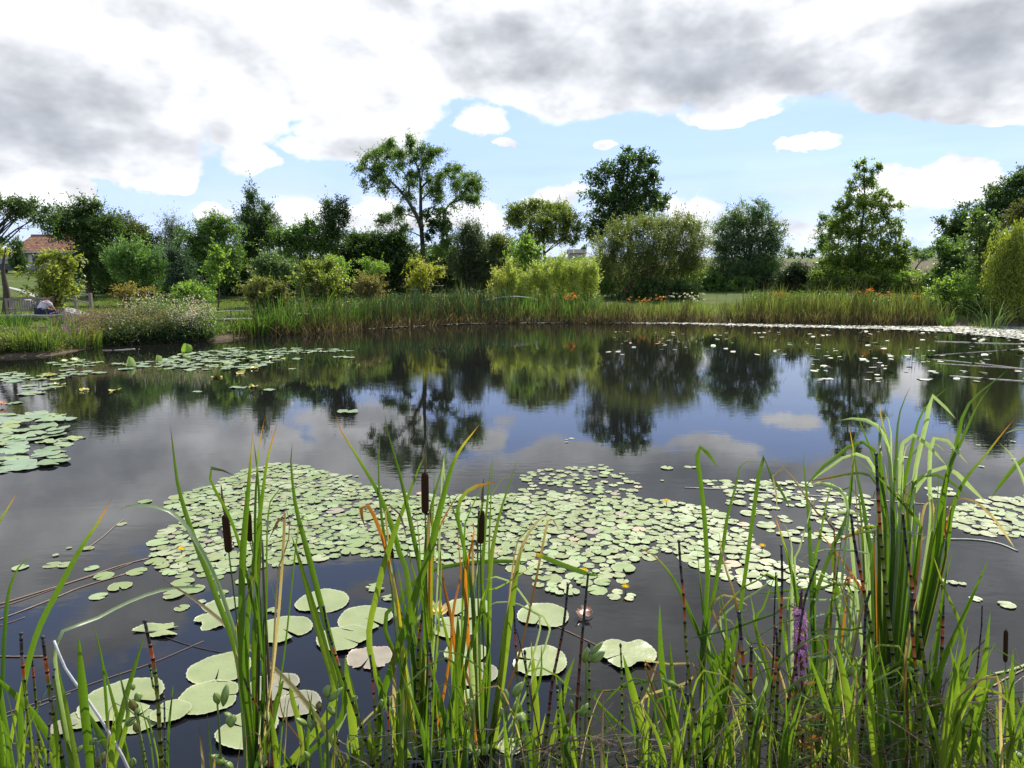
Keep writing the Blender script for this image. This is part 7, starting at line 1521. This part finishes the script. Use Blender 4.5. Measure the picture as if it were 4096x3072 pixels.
H = [('C8', [(143, 750), (150, 900), (180, 1200), (235, 1690)], 30, 'w', 'leftmost tall horsetail, grey above and olive below'), ('C8', [(215, 880), (235, 1100), (265, 1450), (280, 1690)], 20, 'k', 'thin dark horsetail between the two thick ones at the left'),
     ('C8', [(292, 775), (345, 1180), (400, 1480), (440, 1690)], 32, 'k', 'thick horsetail with a bright orange-red band, left of the white stalk'), ('C8', [(990, 665), (1050, 950), (1078, 1200), (1105, 1690)], 33, 'k', 'thick black-topped horsetail standing right of the yellow podded stem'),
     ('C8', [(1025, 975), (1045, 1100), (1072, 1190)], 20, 'c', 'short coned horsetail leaning on the thick black-topped one'), ('C8', [(1120, 1155), (1125, 1400), (1130, 1690)], 17, 'g', 'short grey horsetail stub below the half sunken pads'), ('C8', [(935, 1260), (955, 1420), (1000, 1690)], 26, 'c', 'yellow horsetail under the dark seed pods at the left'),
     ('C8', [(370, 990), (345, 1250), (330, 1690)], 20, 'g', 'grey horsetail crossing behind the orange banded one'), ('D1', [(-35, 990), (0, 1090), (140, 1340), (240, 1530), (330, 1690)], 18, 'w', 'slanting thin horsetail, grey above and orange below, over the shaded pad'),
     ('D1', [(560, 440), (600, 640), (710, 970), (800, 1220), (950, 1690)], 27, 'w', 'long leaning horsetail with orange band, tip on the notched pad'), ('D1', [(915, 815), (935, 1000), (958, 1400), (975, 1690)], 24, 'k', 'horsetail with its black tip against the brownish-pink pad'),
     ('D1', [(1320, 420), (1283, 700), (1278, 900), (1275, 1250), (1300, 1690)], 27, 'k', 'straight horsetail with a long orange band below the middle cattail head'), ('D1', [(1365, 715), (1390, 1000), (1412, 1350), (1430, 1690)], 34, 'k', 'thick horsetail right beside the straight orange banded one'),
     ('D1', [(1360, 800), (1372, 1200), (1370, 1690)], 26, 'g', 'grey dead horsetail in front of the middle cattail'), ('D1', [(1050, 1125), (1055, 1400), (1065, 1690)], 22, 'k', 'short dark horsetail in front of the long leaning one'), ('D1', [(660, 1410), (675, 1540), (690, 1690)], 24, 'c', 'small coned horsetail at the bottom under the golden dead leaf'),
     ('D2', [(107, 435), (118, 700), (140, 1100), (180, 1690)], 22, 'k', 'thin dark horsetail at the left of the two big right pads'), ('D2', [(118, 600), (150, 700), (230, 1080), (310, 1500), (320, 1600)], 13, 'r', 'very thin brown horsetail curving right below the lower right pad'),
     ('D2', [(190, 800), (205, 1000), (222, 1350), (235, 1690)], 24, 'c', 'coned horsetail in front of the lower right pad'), ('D2', [(517, 270), (480, 600), (400, 1000), (365, 1300), (320, 1690)], 28, 'r', 'dark red leaning horsetail passing the right flank of the two big pads'),
     ('D2', [(670, 190), (640, 500), (605, 900), (580, 1250), (548, 1690)], 28, 'r', 'tallest dark red horsetail, a broken leaf resting on its tip'), ('D2', [(437, 1060), (445, 1300), (455, 1690)], 22, 'c', 'left one of the twin coned horsetails'), ('D2', [(478, 1050), (482, 1300), (488, 1690)], 24, 'c', 'right one of the twin coned horsetails'),
     ('D2', [(677, 745), (680, 1050), (680, 1350), (688, 1690)], 25, 'c', 'bright green ringed horsetail behind the green seed pods'), ('D2', [(918, 745), (925, 900), (930, 1300), (935, 1690)], 21, 'c', 'coned horsetail standing in front of the torn big pad'),
     ('D2', [(1075, 1070), (1050, 1180), (1045, 1400), (1043, 1690)], 22, 'c', 'coned horsetail with a bent tip right of the torn pad'), ('D2', [(800, 1365), (805, 1500), (806, 1690)], 15, 'c', 'thin coned horsetail low between the taller ones'), ('D2', [(612, 1140), (610, 1300), (600, 1690)], 17, 'c', 'thin green ringed horsetail beside the red ones'),
     ('D2', [(1362, -60), (1375, 130), (1400, 390), (1415, 720), (1450, 1050), (1530, 1690)], 28, 'k', 'very tall black and olive horsetail left of the tall bent leaves'), ('D2', [(1428, 885), (1410, 1150), (1385, 1690)], 22, 'g', 'pale grey horsetail beside the very tall olive one'),
     ('D2', [(1430, 1110), (1435, 1350), (1440, 1690)], 25, 'k', 'short orange horsetail right under the very tall olive one'), ('D2', [(1820, 485), (1850, 850), (1895, 1250), (1905, 1690)], 36, 'w', 'stout grey-topped horsetail with orange-red band left of the purple flower'), ('D2', [(457, 1370), (455, 1520), (455, 1690)], 18, 'c', 'short coned horsetail at the foot of the twins'),
     ('D2', [(932, 1560), (935, 1690)], 22, 'c', 'tiny coned horsetail at the bottom under the torn pad'), ('D3', [(238, -25), (245, 200), (236, 480), (215, 900), (180, 1690)], 26, 'k', 'horsetail with dark tip and orange band just left of the purple spike'),
     ('D3', [(200, 600), (205, 800), (165, 1200), (130, 1690)], 28, 'k', 'thick olive horsetail at the left of the purple spike foot'), ('D3', [(197, 180), (185, 500), (180, 760)], 16, 'r', 'thin blackish horsetail stub left of the purple spike'), ('D3', [(345, 760), (350, 1000), (355, 1300), (350, 1690)], 38, 'w', 'stout grey-topped horsetail in front of the purple spike'),
     ('D3', [(525, 80), (440, 300), (395, 500), (340, 900), (260, 1300), (215, 1690)], 24, 'r', 'dark horsetail slanting behind the purple spike'), ('D3', [(960, -720), (975, -400), (1003, 0), (1035, 330), (1088, 820), (1115, 1100), (1160, 1690)], 31, 'k', 'tallest horsetail, rising right through the big clump, with an orange-red band'),
     ('D3', [(770, -260), (795, -60), (850, 220), (930, 640), (985, 890), (1035, 1160), (1085, 1690)], 30, 'k', 'tall olive horsetail curving through the left of the big clump'), ('D3', [(1165, -260), (1195, 20), (1245, 330), (1282, 570), (1318, 800), (1355, 1060), (1400, 1400)], 29, 'k', 'tall horsetail with red upper part in the right half of the clump'),
     ('D3', [(1235, 340), (1232, 560), (1250, 800), (1272, 1020), (1300, 1500), (1305, 1690)], 33, 'k', 'black and red horsetail in front of the right half of the clump'), ('D3', [(1468, 262), (1466, 600), (1450, 960), (1428, 1200), (1400, 1690)], 31, 'k', 'thick olive horsetail right of the clump, standing free'),
     ('D3', [(910, 325), (882, 450), (868, 800), (868, 1150), (850, 1380), (820, 1690)], 29, 'r', 'dark topped horsetail in the middle of the crossing blades'), ('D3', [(1800, 1130), (1808, 1300), (1800, 1690)], 22, 'c', 'coned horsetail near the right bottom corner'), ('D3', [(500, 1040), (496, 1250), (500, 1480), (505, 1690)], 17, 'c', 'thin bright ringed horsetail right of the purple spike foot'),
     ('D3', [(1767, 425), (1762, 560), (1750, 700)], 15, 'r', 'dark broken stalk standing alone in the water near the right edge'), ('D3', [(10, 750), (5, 1100), (10, 1690)], 34, 'k', 'orange banded horsetail at the bottom left of the stout grey-topped one')]
for i, h in enumerate(H): horsetail(*h, Y=2.0 + .06 * ((i * 5) % 7))
# thin brown cattail at the right edge
q = Plant('cattail', 'small thin brown cattail head by itself near the right edge', 'cattail', (4025, 3110), 2.2, CG)
q.head('D3', [(1985, 1690), (1950, 1200)], (1943, 850), (1948, 615), 30, [(1950, 592)])
# --- seed pods of the irises
def pods(label, cr, foot, items, Y=2.1):
    f = at(*S(cr, *foot), Y); e = empty('seed_stalk', (f.x, f.y, -.1), label, 'seed pods', 'green iris seed pods of the near bank')
    top = at(*S(cr, items[0][0], items[0][1]), Y)
    P = [(f.x, f.y, -.1), tuple(f.lerp(top, .5) + Vector((.004, 0, 0))), tuple(top)]; MB().tube(catmull(P, 8), [.0045, .0045, .004, .004, .004, .0035, .003, .003], 6, (.12, .17, .04)).build('stalk', M_STEMCOL, e, True)
    for k, (x, y, L, W_, a, tone) in enumerate(items):
        Yk = Y - .012 * (k % 3); c = at(*S(cr, x, y), Yk); m = CR[cr][2] * mpp(*S(cr, x, y), Yk); d = Vector((math.sin(a * D2R), .25 * (k % 2 * 2 - 1), math.cos(a * D2R))).normalized(); u = d.cross(Vector((0, 1, 0))).normalized(); w_ = d.cross(u)
        V = []; F = []; C = []; n = 15; rows = 9
        for i in range(rows):
            t = i / (rows - 1); pr = math.sin(math.pi * min(1, t * .97 + .02)) ** .6 * (1 - .35 * t ** 3)
            for j in range(n):
                th = 2 * math.pi * j / n; rr = W_ * .5 * m * pr * (1 + .16 * math.cos(3 * th))
                V.append(c + d * (t - .5) * L * m + u * rr * math.cos(th) + w_ * rr * math.sin(th)); cc = colat([(.10, .15, .03), (.17, .25, .05), (.22, .28, .09)] if tone else [(.07, .05, .02), (.14, .12, .03), (.12, .14, .03)], t); C.append(tuple(x_ * (1.1 + .2 * math.cos(3 * th)) for x_ in cc))
        F = [(i * n + j, i * n + (j + 1) % n, (i + 1) * n + (j + 1) % n, (i + 1) * n + j) for i in range(rows - 1) for j in range(n)]; F += [tuple(range(n))[::-1], tuple((rows - 1) * n + j for j in range(n))]
        mb = MB(); mb.add(V, F, C); mb.build('seed_pod', M_STEMCOL, e, True)
pods('seed stalk with a withered brown pod, standing before the lower left pads', 'C8', (1000, 1690), [(905, 1230, 110, 50, -5, 0), (945, 1172, 55, 60, 80, 1), (905, 1105, 60, 34, 0, 1), (893, 1345, 75, 50, 60, 1), (928, 1382, 95, 42, 5, 0), (940, 1270, 50, 36, 20, 1)])
pods('pair of plump pale pods in front of the two touching pads', 'C8', (1500, 1690), [(1480, 1182, 105, 50, -5, 1), (1537, 1160, 150, 52, 8, 1), (1580, 1335, 110, 70, 20, 1), (1555, 1300, 70, 40, -60, 1)])
pods('small pale pod by the foot of the bright blade at left', 'C8', (640, 1690), [(635, 1475, 90, 36, 50, 1), (545, 1530, 60, 30, 30, 1)])
pods('pale pod at the bottom edge left of the slanting horsetail', 'C8', (910, 1720), [(905, 1625, 100, 46, 10, 1), (690, 1600, 110, 50, 25, 0)])
pods('big pale pods at the bottom under the shaded pad', 'C8', (1520, 1740), [(1490, 1605, 130, 60, -40, 1), (1560, 1640, 90, 44, -50, 1), (1800, 1600, 90, 50, 15, 1)])
pods('dark green pod with a pointed leaf-like companion beside the long leaning horsetail', 'D1', (560, 1690), [(590, 1075, 130, 66, 12, 1), (655, 1100, 140, 50, 45, 1), (622, 1225, 110, 50, -35, 1), (525, 1185, 70, 50, 0, 0)])
pods('cluster of pale pods below the dull olive pad', 'D1', (430, 1690), [(395, 1310, 120, 44, -45, 1), (455, 1315, 110, 40, -15, 1), (440, 1570, 110, 40, -20, 1), (100, 1620, 80, 66, 0, 1)])
pods('pair of pods behind the grey dead horsetail', 'D1', (1020, 1690), [(1002, 1165, 80, 44, 0, 1), (1058, 1160, 85, 36, 5, 1), (1085, 1230, 60, 36, 10, 1), (800, 1130, 50, 44, 60, 1)])
pods('cluster of dark pods in the bottom centre, right of the folded pad', 'D1', (1700, 1720), [(1680, 1150, 50, 60, 50, 1), (1650, 1270, 60, 50, 0, 0), (1730, 1540, 66, 60, 30, 1), (1800, 1520, 90, 44, 20, 1), (1690, 1200, 70, 40, 0, 1)])
pods('cluster of green pods left of the coned horsetail by the right pads', 'D2', (60, 1700), [(40, 1120, 160, 70, 0, 1), (135, 1060, 130, 60, 35, 1), (125, 1200, 100, 60, 5, 1), (20, 1240, 90, 46, -20, 1), (160, 1270, 46, 90, 0, 1)])
pods('three dark green pods held up against the torn big pad', 'D2', (630, 1690), [(655, 800, 150, 60, 8, 1), (740, 745, 130, 40, 48, 1), (745, 810, 150, 70, 45, 1)])
pods('pale pods behind the twin coned horsetails', 'D2', (560, 1700), [(545, 1180, 110, 40, -10, 1), (640, 1215, 110, 56, 35, 1), (520, 1270, 120, 34, 5, 0), (1130, 1600, 90, 50, 0, 1)])
pods('slender pod pointing left beside the pale grey horsetail', 'D2', (1400, 1700), [(1300, 1015, 190, 46, -55, 1), (1380, 1060, 60, 40, 60, 0)])
pods('pods beside the stout grey-topped horsetail', 'D3', (60, 1700), [(80, 1150, 130, 60, 0, 1), (30, 1250, 150, 60, -25, 1), (100, 1320, 150, 56, 0, 0), (95, 1410, 40, 70, 0, 1)])
pods('fluffy pale pods right of the purple spike', 'D3', (640, 1700), [(655, 1140, 110, 48, 5, 1), (575, 1180, 120, 56, -10, 1), (762, 920, 110, 50, 5, 1), (770, 1080, 90, 50, 10, 0), (635, 1250, 90, 60, 0, 0)])
pods('pale split pod pointing left in the big clump', 'D3', (1290, 1500), [(1215, 910, 120, 50, -60, 1), (1275, 880, 80, 30, -10, 1)])
pods('green pods in the bottom right corner', 'D3', (1960, 1740), [(1900, 1560, 100, 90, 20, 1), (2020, 1555, 60, 110, 0, 1), (1960, 1600, 90, 60, 60, 1)])
# --- purple loosestrife
p0 = Plant('loosestrife', 'purple loosestrife spike in full bloom at the lower right', 'flower', (3215, 3110), 2.15); Y = 2.15
sp = [(395, 1690), (400, 1300), (392, 1000), (380, 700), (382, 450), (395, 300)]
P = p0.path('D3', sp, Y, Y); q = [Vector(a) for a in catmull([tuple(a) for a in P], 20)]
MB().tube(q, [.0045 - .0001 * i for i in range(20)], 6, [colat([(.10, .04, .03), (.14, .05, .05), (.09, .03, .05)], i / 19) for i in range(20)]).build('stem', M_STEMCOL, p0.e, True)
r = random.Random(4); m = .5257 * mpp(3200, 2600, Y); B_ = []; T_ = MB()
def sp_at(y):
    x = np.interp(y, [300, 450, 700, 1000, 1300], [395, 382, 380, 392, 400]); return at(*S('D3', x, y), Y)
for k in range(210):
    y = r.uniform(450, 1040); lvl = round(y / 34) * 34 + r.gauss(0, 5)
    if lvl > 880 and r.random() < .45: continue
    a = r.uniform(0, 6.28); c = sp_at(lvl); rr = m * r.uniform(14, 58) * (1 - .25 * (lvl > 860)); cen = c + Vector((math.cos(a) * rr, math.sin(a) * rr, r.uniform(-1, 1) * m * 6)); ax = Vector((math.cos(a), math.sin(a), .35)).normalized(); u = ax.cross(Vector((0, 0, 1))).normalized(); w_ = ax.cross(u)
    cc = r.choice(((.5, .16, .58), (.65, .28, .72), (.42, .13, .5), (.7, .38, .78))); mbp = T_
    for j in range(6):
        th = j * 1.047 + k; d = (u * math.cos(th) + w_ * math.sin(th) + ax * .35).normalized(); s_ = ax.cross(d).normalized(); L_ = .0105 * r.uniform(.8, 1.2)
        mbp.add([cen, cen + d * L_ * .55 + s_ * L_ * .2, cen + d * L_, cen + d * L_ * .55 - s_ * L_ * .2], [(0, 1, 2, 3)], cc)
    T_.tube([c, cen], [.0014, .0012], 4, (.2, .05, .1), cap=False)
T_.build('flowers', M_FLOWER, p0.e)['kind'] = 'stuff'
tp = MB(); Q = [sp_at(y) for y in (480, 430, 380, 330, 296)]; tp.tube(Q, [m * k for k in (12, 14, 12, 8, 2)], 8, (.09, .03, .05))
for k in range(70):
    y = r.uniform(305, 520); c = sp_at(y); a = r.uniform(0, 6.28); d = Vector((math.cos(a), math.sin(a), .8)).normalized(); tp.tube([c + d * m * 6, c + d * m * r.uniform(16, 22)], [.0022, .0006], 4, (.12, .04, .06), cap=False)
tp.build('bud_tip', M_STEMCOL, p0.e)
for k in range(16):
    y = 1040 + k * 36; c = sp_at(min(y, 1300)); c.z -= max(0, (y - 1300)) * m; a = k * 2.1; d = Vector((math.cos(a), math.sin(a) * .6, .5)).normalized()
    leaf3d([c, c + d * .03, c + d * .065 - Vector((0, 0, .006))], .011, [(.12, .16, .03), r.choice(((.2, .06, .03), (.12, .17, .03), (.3, .12, .03)))], r, n=7).build('leaf', M_BLADE, p0.e, True)
for (x, lab) in [(430, 'leafy reddish shoot just right of the purple spike foot'), (330, 'leafy reddish shoot left of the purple spike foot'), (480, 'second leafy reddish shoot, among the thin ringed horsetails')]:
    f = at(*S('D3', x, 1690), 2.0); f.z = -.05; e = empty('leafy_shoot', f, lab, 'plant', 'reddish leafy shoots'); tpp = at(*S('D3', x - 5, 1150 + (x % 7) * 20), 2.0)
    MB().tube([f, tpp], [.003, .0015], 5, (.16, .06, .03)).build('stem', M_STEMCOL, e, True)
    for k in range(18):
        c = f.lerp(tpp, .25 + k * .042); a = k * 2.4; d = Vector((math.cos(a), math.sin(a) * .6, .5)).normalized()
        leaf3d([c, c + d * .02, c + d * .042], .010, [(.14, .17, .03), r.choice(((.3, .05, .03), (.14, .19, .03), (.2, .22, .05)))], r, n=6).build('leaf', M_BLADE, e, True)
print('OBJ', len(bpy.data.objects))
